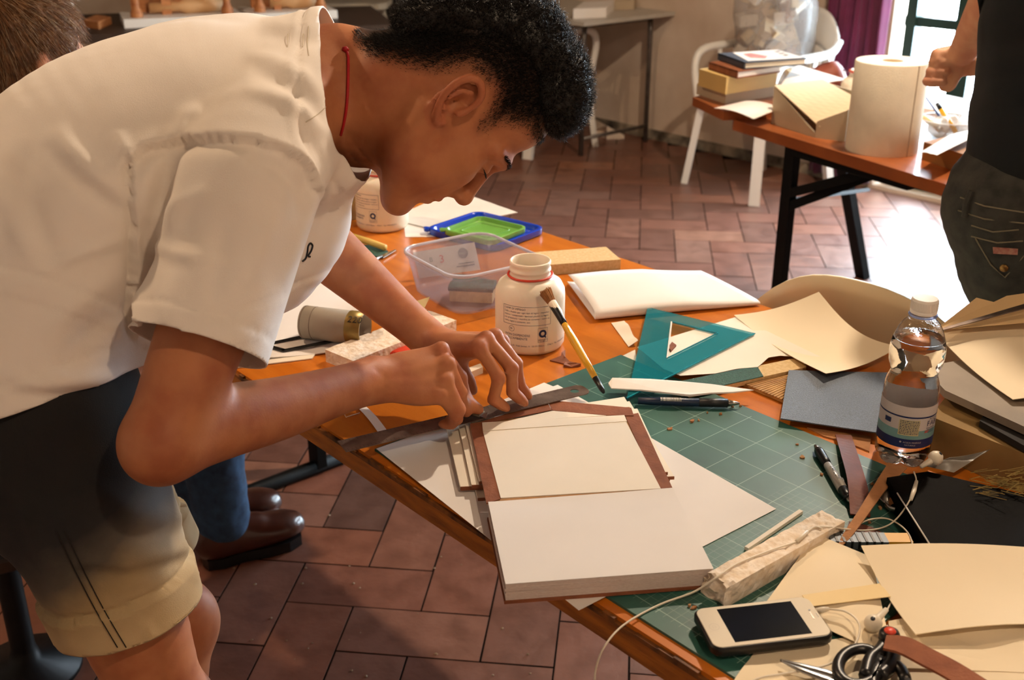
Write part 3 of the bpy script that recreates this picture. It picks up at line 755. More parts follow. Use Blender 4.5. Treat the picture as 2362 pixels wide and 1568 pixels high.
# ---- folded white paper with a soft fold
fa, fb2, fc, fd = T(1372, 742), T(1752, 706), T(1612, 634), T(1308, 655)
def folded():
    prof = [(1.0, .0005), (.6, .0005), (.2, .0005), (.04, .0010), (.0, .004), (-.008, .008), (-.004, .0125), (.012, .0155), (.05, .0175), (.2, .0195), (.5, .021), (.8, .0205), (.97, .0185)]
    n = 20; rings = []
    for (v, z) in prof:
        row = []
        for i in range(n + 1):
            u = i / n; p = (fa * (1 - u) + fb2 * u) * (1 - v) + (fd * (1 - u) + fc * u) * v
            zz = z * (1 - .45 * max(0, u - .55) / .45) * (1.0 + .12 * sin(u * 5)) if z > .001 else z + (.004 * max(0, .12 - u) / .12)
            row.append((p.x, p.y, TZ + zz + .0006))
        rings.append(row)
    return loft_me(rings, closed=False)
o = link('folded_paper', folded(), m_white, None, True); sm = o.modifiers.new('thickness', 'SOLIDIFY'); sm.thickness = .0004; recentre(o)
tag(o, 'large sheet of white paper folded double, right of the near glue jar', 'paper')
pz('paper_scrap', 'small white scrap between the fibreboard block and folded paper', 'paper', [(1412, 633), (1434, 629), (1441, 642), (1418, 643)], TZ, TZ + .0006, m_white)
qs('paper_scrap', 'curled torn cream scrap at the corner of the folded paper', 'paper', [T(1410, 745, TZ + .001), T(1440, 740, TZ + .004), T(1472, 792, TZ + .004), T(1450, 800, TZ + .001)], m_ivory, fn=lambda u, v: .005 * sin(v * pi * 1.5) ** 2 * u, nx=6, ny=10)
pz('paper_scrap', 'tiny cream scrap beside the mat corner under the set square', 'paper', [(1432, 822), (1465, 806), (1470, 838), (1440, 836)], TZ, TZ + .0005, m_ivory)

# ---- cream sheets and the turquoise set square
o = prism('torn_sheet', [T(x, y, TZ + .012) for x, y in ((1470, 800), (1700, 730), (1900, 826), (1850, 823), (1800, 820), (1773, 824), (1748, 846), (1700, 850), (1650, 861), (1569, 866), (1530, 850))], TZ + .0116, TZ + .012, m_ivory); tag(o, 'torn edged cream sheet lying under the turquoise set square', 'paper')
cA = [T(1693, 727, TZ + .014), T(1905, 862, TZ + .026), T(2075, 800, TZ + .030), T(1889, 673, TZ + .056)]
qs('paper_sheet', 'big curled cream sheet between the set square and water bottle', 'paper', cA, m_cream, th=.0006, fn=lambda u, v: -.020 * sin(u * pi) * (.4 + .6 * v) - .008 * sin(v * pi), nx=20, ny=20)
m_turq = film('turquoise_acrylic', '#2bb0c0', .27, .12)
ZS = TZ + .0125
def tri_ring(out, inn, z0, z1):
    bm = bmesh.new(); A = [T(x, y, z1) for x, y in out]; Bq = [T(x, y, z1) for x, y in inn]
    for z, sgn in ((z0, -1), (z1, 1)):
        a = [bm.verts.new((p.x, p.y, z)) for p in A]; b = [bm.verts.new((p.x, p.y, z)) for p in Bq]
        for i in range(3): f = bm.faces.new((a[i], a[(i + 1) % 3], b[(i + 1) % 3], b[i]))
    bm.verts.ensure_lookup_table()
    for k in range(3):
        k2 = (k + 1) % 3
        bm.faces.new((bm.verts[k], bm.verts[k2], bm.verts[6 + k2], bm.verts[6 + k])); bm.faces.new((bm.verts[3 + k], bm.verts[3 + k2], bm.verts[9 + k2], bm.verts[9 + k]))
    return bm_mesh(bm)
ss = thing('set_square', 'turquoise transparent set square with a triangular cut-out', 'set square')
so = link('triangle', tri_ring([(1494, 708), (1741, 768), (1446, 917)], [(1549, 742), (1656, 768), (1539, 826)], ZS, ZS + .0026), m_turq); recentre(so)
ss.location = (so.location.x, so.location.y, ZS); under(ss, so)
m_teal2 = mat('turquoise_edge', '#0f8396', .25, .05, 10)
def edge_line(name, a, b, z, w, m, par):
    A, B = T(*a, z), T(*b, z); t_ = (B - A).normalized(); n_ = Vector((-t_.y, t_.x, 0)) * w
    o = prism(name, [A - n_, B - n_, B + n_, A + n_], z, z + .0008, m); under(par, o); return o
edge_line('bevel_edge', (1741, 769), (1446, 918), ZS + .0026, .0012, m_teal2, ss)
edge_line('cut_out_edge', (1549, 742), (1656, 768), ZS + .0026, .0009, m_teal2, ss)
edge_line('cut_out_edge', (1656, 768), (1539, 826), ZS + .0026, .0009, m_teal2, ss)
edge_line('bright_edge', (1549, 742), (1539, 826), ZS + .0026, .0012, m_wht_pl, ss)
pz('leather_crumb', 'tiny brown crumb lying inside the set square opening', 'scrap', [(1541, 800), (1550, 788), (1560, 795), (1548, 808)], TZ + .0121, TZ + .015, m_leather)

# ---- torn white strip, pencil, slats and sandpapers
o = prism('torn_strip', [T(x, y, TZ + .016) for x, y in ((1403, 888), (1412, 880), (1500, 881), (1560, 884), (1640, 893), (1738, 902), (1690, 908), (1640, 910), (1590, 916), (1545, 910), (1480, 903), (1410, 898))], TZ + .0168, [TZ + .019, TZ + .022, TZ + .021, TZ + .020, TZ + .021, TZ + .018, TZ + .019, TZ + .019, TZ + .020, TZ + .019, TZ + .019, TZ + .018], mat('torn_white', '#f1ebe4', .6, .05, 20)); tag(o, 'long torn white paper strip above the dark pen', 'paper')
pa, pb = T(1472, 921, MZ + .009), T(1706, 932, TZ + .009); dp = (pb - pa).normalized(); Lp = (pb - pa).length
pen = thing('dark_pen', 'dark blue mechanical pencil with silver tip and barcode', 'pen', pa, math.atan2(dp.y, dp.x))
m_dblue = mat('dark_blue_plastic', '#1a2c4a', .35, .08, 10)
m_ppl = mat('dark_grey_plastic', '#22262b', .42, .08, 10)
tube('barrel', [(0, 0, -.002), (Lp * .3, 0, -.002), (Lp * .86, 0, -.002)], [.0050, .0056, .0056], m_dblue, pen, 16)
tube('grip', [(Lp * .6, 0, -.002), (Lp * .88, 0, -.002)], .0059, m_ppl, pen, 16)
tube('tip', [(Lp * .88, 0, -.002), (Lp * .96, 0, -.002), (Lp, 0, -.002)], [.0050, .0028, .0010], m_steel, pen, 14)
bm = bmesh.new(); rg = random.Random(9); x = Lp * .22
while x < Lp * .42:
    w_ = rg.uniform(.0004, .0013); box_bm(bm, x, x + w_, -.0052, .0006, .0012, .0039); x += w_ + rg.uniform(.0004, .001)
link('barcode', bm_mesh(bm), m_wht_pl, pen)
m_gsand = mat('green_sandpaper', '#2c5c4c', .8, .4, 260, .8, 700, col2='#1c4036', spec=.7)
def slat(pts, z0, z1, split):
    q = [T(x, y, z1) for x, y in pts]; c = sum(q, Vector()) / 4
    r = thing('sanding_slat', 'wooden sanding slat half covered with green sandpaper', 'slat', (c.x, c.y, z0))
    l = [Vector((p.x - c.x, p.y - c.y)) for p in q]
    link('wood', prism_me(l, 0, z1 - z0, .0006), m_mdf, r)
    a, b = l[0].lerp(l[1], split), l[3].lerp(l[2], split)
    link('green_sandpaper', prism_me([l[0], a, b, l[3]], z1 - z0, z1 - z0 + .0012), m_gsand, r)
slat([(1590, 908), (1860, 846), (1852, 822), (1562, 882)], TZ + .004, TZ + .0105, .62)
m_bam = mat('reeded_wood', '#c99a55', .7, .25, 30, .6, 60, stretch=(1, 1, 1), col2='#8f622b')
rb_ = thing('reeded_board', 'ribbed bamboo-like board under the dark sandpaper sheet', 'board', T(1770, 890, TZ + .001))
l = [local(rb_, T(x, y, TZ + .0055)) for x, y in ((1714, 884), (1822, 858), (1870, 885), (1812, 925))]
link('backing', prism_me([v.xy for v in l], 0, .003), m_bam, rb_)
for k in range(14):
    f0, f1 = k / 14, (k + .72) / 14
    link('reed', prism_me([l[0].lerp(l[3], f0).xy, l[1].lerp(l[2], f0).xy, l[1].lerp(l[2], f1).xy, l[0].lerp(l[3], f1).xy], .003, .0050, .0003), m_bam, rb_)
m_bsand = mat('black_sandpaper', '#525f70', .5, .35, 500, .6, 900, spec=.9, col2='#3a4450')
qs('sandpaper_sheet', 'dark blue-grey sandpaper sheet lying left of the water bottle', 'sandpaper', [T(1800, 967, TZ + .011), T(2025, 1000, TZ + .011), T(2060, 862, TZ + .012), T(1819, 856, TZ + .012)], m_bsand, th=.0016, fn=lambda u, v: .002 * sin(v * 3), smooth=False)
pz('leather_strip', 'brown leather offcut lying under the sandpaper sheet', 'leather strip', [(1862, 985), (2010, 1006), (2005, 1040), (1960, 1022), (1900, 1005)], TZ, TZ + .002, m_suede)

# ---- water bottle
bp = T(2078, 1052)
wbt = thing('water_bottle', 'half litre clear water bottle with white cap and blue label', 'bottle', bp, R(0))
prof = [(0, .006), (.010, .005), (.020, .0015), (.026, 0), (.0295, .003), (.0318, .010), (.0325, .018), (.0325, .075), (.0322, .096), (.0305, .106), (.0280, .113), (.0272, .117), (.0285, .122), (.0312, .130),
        (.0322, .141), (.0318, .150), (.0295, .161), (.0255, .172), (.0205, .180), (.0160, .1845), (.0138, .187), (.0135, .190), (.0132, .205)]
def fluted(prof, seg=60):
    vs, fs = [], []
    for i, (r, z) in enumerate(prof):
        for k in range(seg):
            a = 2 * pi * k / seg; f = 0
            if z < .018: f = .0045 * max(0, 1 - z / .018) * (abs(cos(2.5 * a)) - .35)
            zz = z + (.004 * (1 - abs(cos(2.5 * a))) if z < .009 and r > .012 else 0)
            vs.append(((r + (f if r > .015 else 0)) * cos(a), (r + (f if r > .015 else 0)) * sin(a), zz))
    for i in range(len(prof) - 1):
        for k in range(seg): fs.append((i * seg + k, i * seg + (k + 1) % seg, (i + 1) * seg + (k + 1) % seg, (i + 1) * seg + k))
    return pyd(vs, fs)
m_pet = bpy.data.materials.new('clear_pet'); m_pet.use_nodes = True; b_ = m_pet.node_tree.nodes['Principled BSDF']
b_.inputs['Base Color'].default_value = (.97, .985, 1, 1); b_.inputs['Roughness'].default_value = .02; b_.inputs['Transmission Weight'].default_value = 1.0; b_.inputs['IOR'].default_value = 1.33
nzp = m_pet.node_tree.nodes.new('ShaderNodeTexNoise'); nzp.inputs['Scale'].default_value = 20; bpp = m_pet.node_tree.nodes.new('ShaderNodeBump'); bpp.inputs['Strength'].default_value = .06; bpp.inputs['Distance'].default_value = .002
m_pet.node_tree.links.new(nzp.outputs['Fac'], bpp.inputs['Height']); m_pet.node_tree.links.new(bpp.outputs[0], b_.inputs['Normal'])
wl = .160     # water level: below it bottle and water are one clear body, above it a thin shell
low = [(r, z) for r, z in prof if z <= .150] + [(.0297, wl)]
body = fluted(low + [(0, wl)], 60); link('filled_body', body, m_pet, wbt, True)
up = [(.0296, wl + .0004)] + [(r, z) for r, z in prof if z > wl]
inn = [(r - .0006, z) for r, z in up[::-1]]
link('empty_shoulder', lathe_me(up + inn + [up[0]], 60), m_pet, wbt, True)
link('neck_ring', lathe_me([(.0130, .1888), (.0165, .1888), (.0168, .1900), (.0162, .1912), (.0130, .1912)], 40), film('blue_tint', '#8fa6e0', .45), wbt, True)
cp = link('cap', lathe_me([(.0152, .1925), (.0154, .196), (.0152, .1965), (.0154, .197), (.0152, .2085), (.0140, .2105), (.0, .2110)], 48), m_wht_pl, wbt, True)
cp.data.set_sharp_from_angle(angle=R(50))
bm = bmesh.new()
for k in range(60):
    a = 2 * pi * k / 60; M = Matrix.Rotation(a, 4, 'Z'); box_bm(bm, .0150, .0156, -.0003, .0003, .1975, .2078, M)
link('cap_ribs', bm_mesh(bm), m_wht_pl, wbt)
def cyl_strip(r, z0, z1, a0, a1, n=40, wob=None):
    vs, fs = [], []
    for i in range(n + 1):
        a = a0 + (a1 - a0) * i / n; zz0 = z0 + (wob(a) if wob else 0)
        vs += [(r * sin(a), -r * cos(a), zz0), (r * sin(a), -r * cos(a), z1)]
    for i in range(n): fs.append((2 * i, 2 * i + 2, 2 * i + 3, 2 * i + 1))
    return pyd(vs, fs)
m_lbl = mat('bottle_label', '#cfc9c8', .45, .05, 10); m_lnavy = mat('label_navy', '#1b2a5c', .45, .05, 10); m_lteal = mat('label_aqua', '#7fb0b3', .45, .15, 30)
rl = .0328
lb = link('label', cyl_strip(rl, .030, .083, -pi, pi, 60), m_lbl, wbt, True)
link('label_band', cyl_strip(rl + .0002, .0285, .0405, -pi, pi, 60), m_lnavy, lb, True)
link('label_line', cyl_strip(rl + .0002, .0685, .0705, -pi, pi, 60), m_lnavy, lb, True)
link('label_aqua', cyl_strip(rl + .0001, .0405, .052, -pi, pi, 60), m_lteal, lb, True)
m_lyel = mat('label_cream', '#d8cfa0', .5, .1, 20)
link('label_table', cyl_strip(rl + .0002, .0455, .066, -.62, .12, 16), m_lyel, lb, True)
mes = []
rg = random.Random(8)
for k in range(9):
    z = .0640 - k * .0021; x = -.0195
    while x < .003:
        L = rg.uniform(.0008, .0032); mes.append(bend(strip_me(x, min(x + L, .0035), 0, .0009, 2), rl + .0004, 0, z)); x += L + .0006
mes.append(bend(xf(text_me('ACQUA', .0040), Matrix.Translation((.0165, 0, 0))), rl + .0004, 0, .0655))
mes.append(bend(xf(text_me('FABIA', .0100), Matrix.Translation((.0135, 0, 0))), rl + .0004, 0, .0575))
for k in range(4): mes.append(bend(strip_me(.0135 + .001 * k, .028, 0, .0007, 6), rl + .0004, 0, .0545 - .002 * k))
for k in range(4): mes.append(bend(strip_me(-.040, -.031, 0, .006, 4), rl + .0004, 0, .058 - .002 * k)) if k == 0 else None
link('label_print', join_me(mes), m_lnavy, lb)
mes = [bend(strip_me(.012, .0185, 0, .0011, 4), rl + .0004, 0, .0505), bend(strip_me(.0115, .017, 0, .001, 4), rl + .0004, 0, .0488)]
link('red_print', join_me(mes), m_red, lb)
mes = [bend(xf(text_me('ACQUA MINERALE', .0026), Matrix.Translation((-.013, 0, 0))), rl + .0005, 0, .0355), bend(xf(text_me('NATURALE', .0026), Matrix.Translation((-.011, 0, 0))), rl + .0005, 0, .0320), bend(ring_me(-.016, .0365, .0004, .0012, 10), rl + .0005, 0, 0)]
link('pale_print', join_me(mes), m_lbl, lb)

# ---- pile at the right: boxes, grey folder, cream sheets
m_khaki = mat('khaki_board', '#a08350', .8, .12, 12, col2='#7e6236')
m_gfold = mat('grey_folder', '#8f8272', .5, .12, 14)
m_dk = mat('dark_gap_thread', '#1a1512', .8, .2, 30)
o = prism('flat_box', [T(2132, 1042), T(2420, 1165), T(2420, 1165) + Vector((.13, .16, 0)), T(2132, 1042) + Vector((.10, .14, 0))], TZ + .0005, TZ + .050, m_khaki, None, .0015); tag(o, 'khaki cardboard box at the bottom of the paper pile', 'box')
pz('dark_gap_slab', 'dark slab added for the shaded gap in the paper pile', 'book', [(2260, 970), (2420, 1060), (2560, 960), (2330, 870)], TZ + .052, TZ + .060, m_dk, bevel=.001)  # dark slab added to stand for the shade inside the pile
gf = pz('grey_folder', 'grey folder lying under the cream sheets in the pile', 'folder', [(2150, 868), (2180, 900), (2420, 1010), (2620, 900), (2400, 800), (2170, 838)], TZ + .062, TZ + .072, m_gfold, bevel=.003)
ZP = TZ + .080
qs('paper_sheet', 'large cream sheet on top of the pile right of the bottle', 'paper', [T(2160, 771, ZP + .008), T(2336, 922, ZP - .002), T(2620, 905, ZP + .004), T(2420, 690, ZP + .012)], m_cream, th=.0008, fn=lambda u, v: -.006 * sin(u * pi) + .003 * sin(v * 4), nx=16, ny=16)
qs('paper_sheet', 'tan sheet fanned out behind the top cream sheet, nearer one', 'paper', [T(2156, 762, ZP + .020), T(2420, 740, ZP + .023), T(2480, 660, ZP + .026), T(2322, 683, ZP + .024)], mat('tan_paper', '#d9b98a', .75, .04, 6), th=.0006, nx=8, ny=8)
qs('paper_sheet', 'tan sheet fanned out behind the top cream sheet, peaked one', 'paper', [T(2154, 764, ZP + .012), T(2330, 735, ZP + .016), T(2295, 698, ZP + .024), T(2252, 687, ZP + .028)], MATS['tan_paper'], th=.0006, nx=8, ny=8)
A, B = T(2158, 764, ZP + .022), T(2380, 703, ZP + .034)
o = link('metal_strip', prism_me([(0, -.004), ((B - A).length, -.006), ((B - A).length, .006), (0, .001)], 0, .0015), m_dsteel, loc=A); o.rotation_euler = ((B - A).to_track_quat('X', 'Z')).to_euler(); tag(o, 'dull metal straight strip lying across the fanned tan sheets', 'metal strip')

# ---- silver pen
pa, pb = T(1881, 1028, MZ + .006), T(1961, 1160, MZ + .004); d_ = pb - pa; Lp = d_.length
sp_ = thing('ballpoint_pen', 'silver ballpoint pen with black grip lying on the mat', 'pen', pa, math.atan2(d_.y, d_.x))
tube('tip', [(0, 0, 0), (Lp * .09, 0, 0)], [.0022, .0043], m_steel, sp_, 14)
tube('grip', [(Lp * .08, 0, 0), (Lp * .14, 0, 0), (Lp * .30, 0, 0), (Lp * .37, 0, 0)], [.0050, .0062, .0058, .0051], m_blk, sp_, 16)
tube('barrel', [(Lp * .365, 0, 0), (Lp * .5, 0, 0), (Lp * .8, 0, 0)], [.0050, .0056, .0064], mat('silver_plastic', '#b4b0a8', .35, .05, 10, metal=.25), sp_, 16)
tube('rear_collar', [(Lp * .79, 0, 0), (Lp * .90, 0, 0), (Lp * .94, 0, 0)], [.0060, .0055, .0040], m_blk, sp_, 16)
tube('push_button', [(Lp * .93, 0, 0), (Lp * .985, 0, 0), (Lp, 0, 0)], [.0030, .0030, .0018], m_steel, sp_, 14)
bm = bmesh.new(); box_bm(bm, Lp * .62, Lp * .92, .004, .0075, -.0018, .0018); bev(bm, .001); link('clip', bm_mesh(bm), m_blk, sp_)
t_ = text_me('SWICOX', .0075); t_ = xf(t_, Matrix.Translation((Lp * .47, -.0024, 0)))
for v in t_.vertices: v.co.z = sqrt(max(0, .0064 ** 2 - v.co.y ** 2)) + .0003
link('print', t_, m_blk, sp_)

# ---- leather strips near the bottle
def ribbon(name, label, cat, path, w, m, th=.0016, z=MZ + .001, lift=None, tw=0.0):
    P = cat_spline([T(x, y, z + (lift[i] if lift else 0)) for i, (x, y) in enumerate(path)], 8); n = len(P)
    Wd = w if hasattr(w, '__len__') else [w, w]
    vs, fs = [], []
    for i, p in enumerate(P):
        t_ = (P[min(i + 1, n - 1)] - P[max(i - 1, 0)]).normalized(); s_ = t_.cross(Vector((0, 0, 1))).normalized(); up_ = s_.cross(t_)
        a = tw * sin(i / n * pi); s2 = s_ * cos(a) + up_ * sin(a)
        ww = np.interp(i / (n - 1), np.linspace(0, 1, len(Wd)), Wd) / 2
        for (k, zz) in ((-1, 0), (1, 0), (1, th), (-1, th)): vs.append(p + s2 * k * ww + Vector((0, 0, zz)))
    for i in range(n - 1):
        for k in range(4): fs.append((i * 4 + k, i * 4 + (k + 1) % 4, i * 4 + 4 + (k + 1) % 4, i * 4 + 4 + k))
    fs += [(0, 1, 2, 3)[::-1], tuple((n - 1) * 4 + k for k in range(4))]
    me = pyd(vs, fs); bm = bmesh.new(); bm.from_mesh(me); bmesh.ops.recalc_face_normals(bm, faces=bm.faces); bm.to_mesh(me); bm.free()
    o = link(name, me, m); recentre(o); return tag(o, label, cat)
ribbon('leather_strip', 'glossy dark brown leather strip beside the silver pen', 'leather strip', [(1945, 1005), (1962, 1060), (1978, 1120), (1984, 1190)], [.020, .023, .024, .022], m_leather_d, z=MZ + .001, lift=[.001, .006, .010, .001], tw=.25)
ribbon('leather_strip', 'narrow tan suede strip running down from the bottle base', 'leather strip', [(2070, 1075), (2030, 1125), (1990, 1185), (1955, 1235), (1935, 1262)], [.022, .014, .011, .009, .004], m_suede, z=MZ + .012, lift=[.004, .006, .004, .002, 0])
ribbon('leather_strip', 'short brown leather piece crossing under the tan suede strip', 'leather strip', [(1955, 1215), (2000, 1225), (2035, 1240)], [.02, .018, .012], m_leather_d, z=MZ + .0015)

# ---- black case at the right
ZK = TZ + .030
pts = [(2046, 1101), (2140, 1087), (2280, 1120), (2480, 1170), (2560, 1275), (2300, 1275), (2148, 1262)]
bc_ = thing('black_case', 'glossy black leather case lying at the right edge of the mat', 'case', T(2250, 1200, MZ))
lp_ = [local(bc_, T(x, y, ZK)) for x, y in pts]
link('case_body', prism_me([v.xy for v in lp_], .0015, ZK - MZ, .004, 2), mat('black_leather', '#040303', .6, .2, 60, .15, 200, spec=.03), bc_)
edge = [lp_[0].lerp(lp_[6], f) + Vector((0, 0, .0006)) for f in (.25, .6, 1.0)]
tube('piping', edge, .0009, m_white, bc_, 6)
# strips of foil-like scrap and straw by the case
qs('grey_scrap', 'crumpled grey plastic scrap standing right of the bottle', 'scrap', [T(2135, 1075, TZ + .028), T(2200, 1090, TZ + .026), T(2285, 1036, TZ + .040), T(2190, 1055, TZ + .036)], mat('grey_foil', '#8f877c', .35, .3, 20), fn=lambda u, v: .006 * sin(v * 6) * sin(u * pi), nx=10, ny=10)
rg = random.Random(21)
bm = bmesh.new()
for k in range(70):
    a = T(rg.uniform(2235, 2362), rg.uniform(1085, 1140), TZ + .036); ang = rg.uniform(-.9, .6); L = rg.uniform(.01, .035)
    b2 = a + Vector((cos(ang) * L, sin(ang) * L, rg.uniform(-.004, .006))); n_ = Vector((-sin(ang), cos(ang), 0)) * .0005
    v = [bm.verts.new(x) for x in (a - n_, a + n_, b2 + n_, b2 - n_, a + Vector((0, 0, .0006)), b2 + Vector((0, 0, .0006)))]
    bm.faces.new((v[0], v[1], v[2], v[3])); bm.faces.new((v[0], v[3], v[5], v[4])); bm.faces.new((v[1], v[4], v[5], v[2]))
o = link('shavings', bm_mesh(bm), mat('straw', '#a08a4c', .8, .3, 50)); recentre(o); tag(o, 'loose straw-like shavings between the black case and the khaki box', 'shavings', kind='stuff')
# little tin
tn = thing('small_tin', 'small open round tin with a leather scrap inside', 'tin', T(2066, 1172, MZ + .001))
link('tin_cup', lathe_me([(0, .0008), (.011, .0005), (.0125, .002), (.0128, .008), (.0120, .008), (.0115, .003), (0, .0025)], 32), m_steel, tn, True)
link('tin_lid', xf(lathe_me([(0, .0), (.0118, .0), (.0122, .001), (.0118, .002), (0, .0022)], 32), Matrix.Translation((-.006, .010, .010)) @ Matrix.Rotation(R(28), 4, 'X')), m_steel, tn, True)
sheet('leather_scrap', [(-.009, -.005, .006), (.008, -.007, .007), (.009, .004, .009), (-.007, .006, .008)], m_suede, tn, th=.001, fn=lambda u, v: .003 * sin(u * 6), nx=6, ny=4)

# ---- travertine weights
def stone(label, top, z0, z1, seed, nsub=26, rough=.0018, broken=0):
    q = [T(x, y, z1) for x, y in top]; c = sum(q, Vector()) / 4
    ex_ = ((q[1] - q[0]) + (q[2] - q[3])) / 2; ey_ = ((q[3] - q[0]) + (q[2] - q[1])) / 2
    L, w = ex_.length, ey_.length; yaw = math.atan2(ex_.y, ex_.x); h_ = z1 - z0
    bm = bmesh.new(); box_bm(bm, -L / 2, L / 2, -w / 2, w / 2, 0, h_)
    bmesh.ops.subdivide_edges(bm, edges=[e for e in bm.edges if abs(e.verts[0].co.x - e.verts[1].co.x) > .01], cuts=int(L / .004), use_grid_fill=True)
    bmesh.ops.subdivide_edges(bm, edges=[e for e in bm.edges if abs(e.verts[0].co.y - e.verts[1].co.y) > .01], cuts=int(w / .004), use_grid_fill=True)
    bmesh.ops.subdivide_edges(bm, edges=[e for e in bm.edges if abs(e.verts[0].co.z - e.verts[1].co.z) > .01], cuts=int(h_ / .004), use_grid_fill=True)
    bm.normal_update(); sd = Vector((seed * 3.1, seed * 1.7, 0))
    for v in bm.verts:
        p = v.co.copy(); nn = mnoise.fractal(p * 90 + sd, 0.8, 2.0, 4)
        pit = max(0, mnoise.noise(p * 160 + sd * 2) - .32) * 3
        cr_ = mnoise.noise(p * 40 + sd)
        end = max(0, (-p.x - L / 2 + .014) / .014) if broken else 0
        edgeT = 1.0 if (p.z > h_ * .9 and abs(p.y) > w * .40) else 0
        v.co += v.normal * (nn * rough * .5 - pit * rough * (.5 + edgeT) + end * nn * .004) if p.z > .001 else Vector()
        if broken and p.y > w * .42 and p.z > h_ * .8: v.co += Vector((0, -.004 * (1 + cr_), -.004 * (1 + nn)))
        if broken: v.co.x += (.006 * mnoise.noise(Vector((p.y * 60, p.z * 60, seed))) + .02 * (p.z / h_) * (p.y / w + .3)) * (p.x < -L / 2 + .002)
    o = link('stone_weight', bm_mesh(bm), m_trav, loc=(c.x, c.y, z0)); o.rotation_euler = (0, 0, yaw)
    return tag(o, label, 'stone', 'travertine bars used as weights')
stone('rough travertine bar lying diagonally above the phone under the earphone cable', [(1668, 1350), (1958, 1208), (1880, 1168), (1630, 1325)], MZ, MZ + .0235, 1, rough=.0024, broken=1)
stone('travertine bar lying behind the student\'s hands by the cardboard tube', [(800, 832), (1056, 742), (985, 712), (764, 806)], TZ, TZ + .020, 2, rough=.0012)
pz('bone_folder', 'pale flat stick end showing under the left palm', 'stick', [(1062, 868), (1114, 846), (1108, 838), (1052, 858)], TZ, TZ + .010, m_ivory, bevel=.002)

# ---- white stick, chips
ws = T(1722, 1262, MZ + .004), T(1848, 1176, MZ + .004)
d_ = (ws[1] - ws[0]).normalized(); n_ = Vector((-d_.y, d_.x, 0)) * .0025
o = prism('thin_strip', [ws[0] - n_, ws[1] - n_, ws[1] + n_, ws[0] + n_], MZ, MZ + .004, m_ivory); tag(o, 'thin straight white strip lying above the rough stone', 'strip')

# ---- phone
ph_q = [T(1640, 1494, TZ + .018), T(1916, 1463, TZ + .016), T(1866, 1386, TZ + .016), T(1610, 1409, TZ + .018)]
c = sum(ph_q, Vector()) / 4; ex_ = ((ph_q[1] - ph_q[0]) + (ph_q[2] - ph_q[3])) / 2
PL, PW = .058, .0298
phone = thing('smartphone', 'white faced smartphone in a black bumper case, screen off', 'phone', (c.x, c.y, MZ + .0052), math.atan2(ex_.y, ex_.x))
def rr_me(w, d, r, z0, z1, b=.0008):
    P_ = rrect(w, d, r, 8); return loft_me([[(x * k, y * k, z) for x, y in P_] for k, z in ((1 - b / w, z0), (1, z0 + b), (1, z1 - b), (1 - b / w, z1))], True, True)
o = link('bumper_case', rr_me(PL + .0012, PW + .0012, .0095, 0, .0102, .002), m_blk, phone, True); o.data.set_sharp_from_angle(angle=R(40))
o = link('glass_face', rr_me(PL - .0006, PW - .0006, .0085, .0095, .0108, .0004), mat('white_glass', '#e6ddca', .12, .01, 5, coat=.5), phone); 
m_scr = mat('screen_off', '#04060b', .12, .3, 25, spec=.12, col2='#090f1c')
scr = box('screen', -.0365, .0385, -.0248, .0248, .0107, .01095, m_scr, phone)
link('home_button', xf(ring_me(-.0478, 0, .0044, .0050, 32), Matrix.Translation((0, 0, .0109))), mat('button_ring', '#cfc6b4', .3, .02, 5), phone)
link('home_icon', join_me([xf(strip_me(-.0494, -.0462, y, y + .0003, 1), Matrix.Translation((0, 0, .0109))) for y in (-.0016, .0013)] + [xf(strip_me(x, x + .0003, -.0016, .0016, 1), Matrix.Translation((0, 0, .0109))) for x in (-.0494, -.0465)]), MATS['button_ring'], phone)
box('earpiece', .0487, .0501, -.005, .005, .0107, .0110, m_dsteel, phone)
box('sensor_slot', .0545, .0550, -.003, .003, .0107, .01095, m_blk, phone)
link('front_camera', xf(lathe_me([(0, .0), (.0011, 0), (.0011, .0003), (0, .0003)], 14), Matrix.Translation((.0505, .0085, .0107))), m_blk, phone)

# ---- earphones
def cable(pts): return cat_spline([T(x, y, TZ + h) for x, y, h in pts], 10)
m_ear = mat('earphone_white', '#e6dcc8', .35, .03, 10)
pj = T(1880, 1407, TZ + .012)
ear = thing('earphones', 'white wired earphones trailing over the stone and papers', 'earphones', T(1900, 1300, MZ))
def eo(name, me, sm=True): return under(ear, link(name, me, m_ear, None, sm))
eo('plug', tube_me([T(1880, 1408, TZ + .0170), T(1898, 1406, TZ + .0185), T(1912, 1404, TZ + .0190)], [.0024, .0030, .0018], 12))
eo('cable', tube_me(cable([(1910, 1404, .0190), (1950, 1410, .0205), (1978, 1432, .0200), (1982, 1460, .0170), (1965, 1495, .0140), (1920, 1528, .0120), (1860, 1545, .0110), (1800, 1555, .0100), (1740, 1568, .0090), (1640, 1620, .004)]), .00105, 8))
eo('cable', tube_me(cable([(1372, 1600, -.06), (1374, 1545, -.03), (1395, 1490, -.002), (1440, 1440, .0045), (1520, 1395, .005), (1600, 1365, .012), (1655, 1330, .0275), (1700, 1300, .0280), (1780, 1268, .0280), (1838, 1248, .0280), (1862, 1226, .0280), (1880, 1215, .0285), (1896, 1219, .0285)]), .00105, 8))
eo('splitter', tube_me([T(1838, 1248, TZ + .029), T(1862, 1226, TZ + .029)], [.0021, .0019], 10))
eo('cable', tube_me(cable([(1880, 1214, .0285), (1920, 1216, .026), (1990, 1223, .014), (2040, 1215, .012), (2072, 1192, .020), (2100, 1150, .0345), (2113, 1110, .0345), (2108, 1088, .036)]), .00085, 8))
eo('remote', tube_me([T(2101, 1152, TZ + .0345), T(2108, 1132, TZ + .0350), T(2114, 1110, TZ + .0350)], [.0020, .0026, .0020], 10))
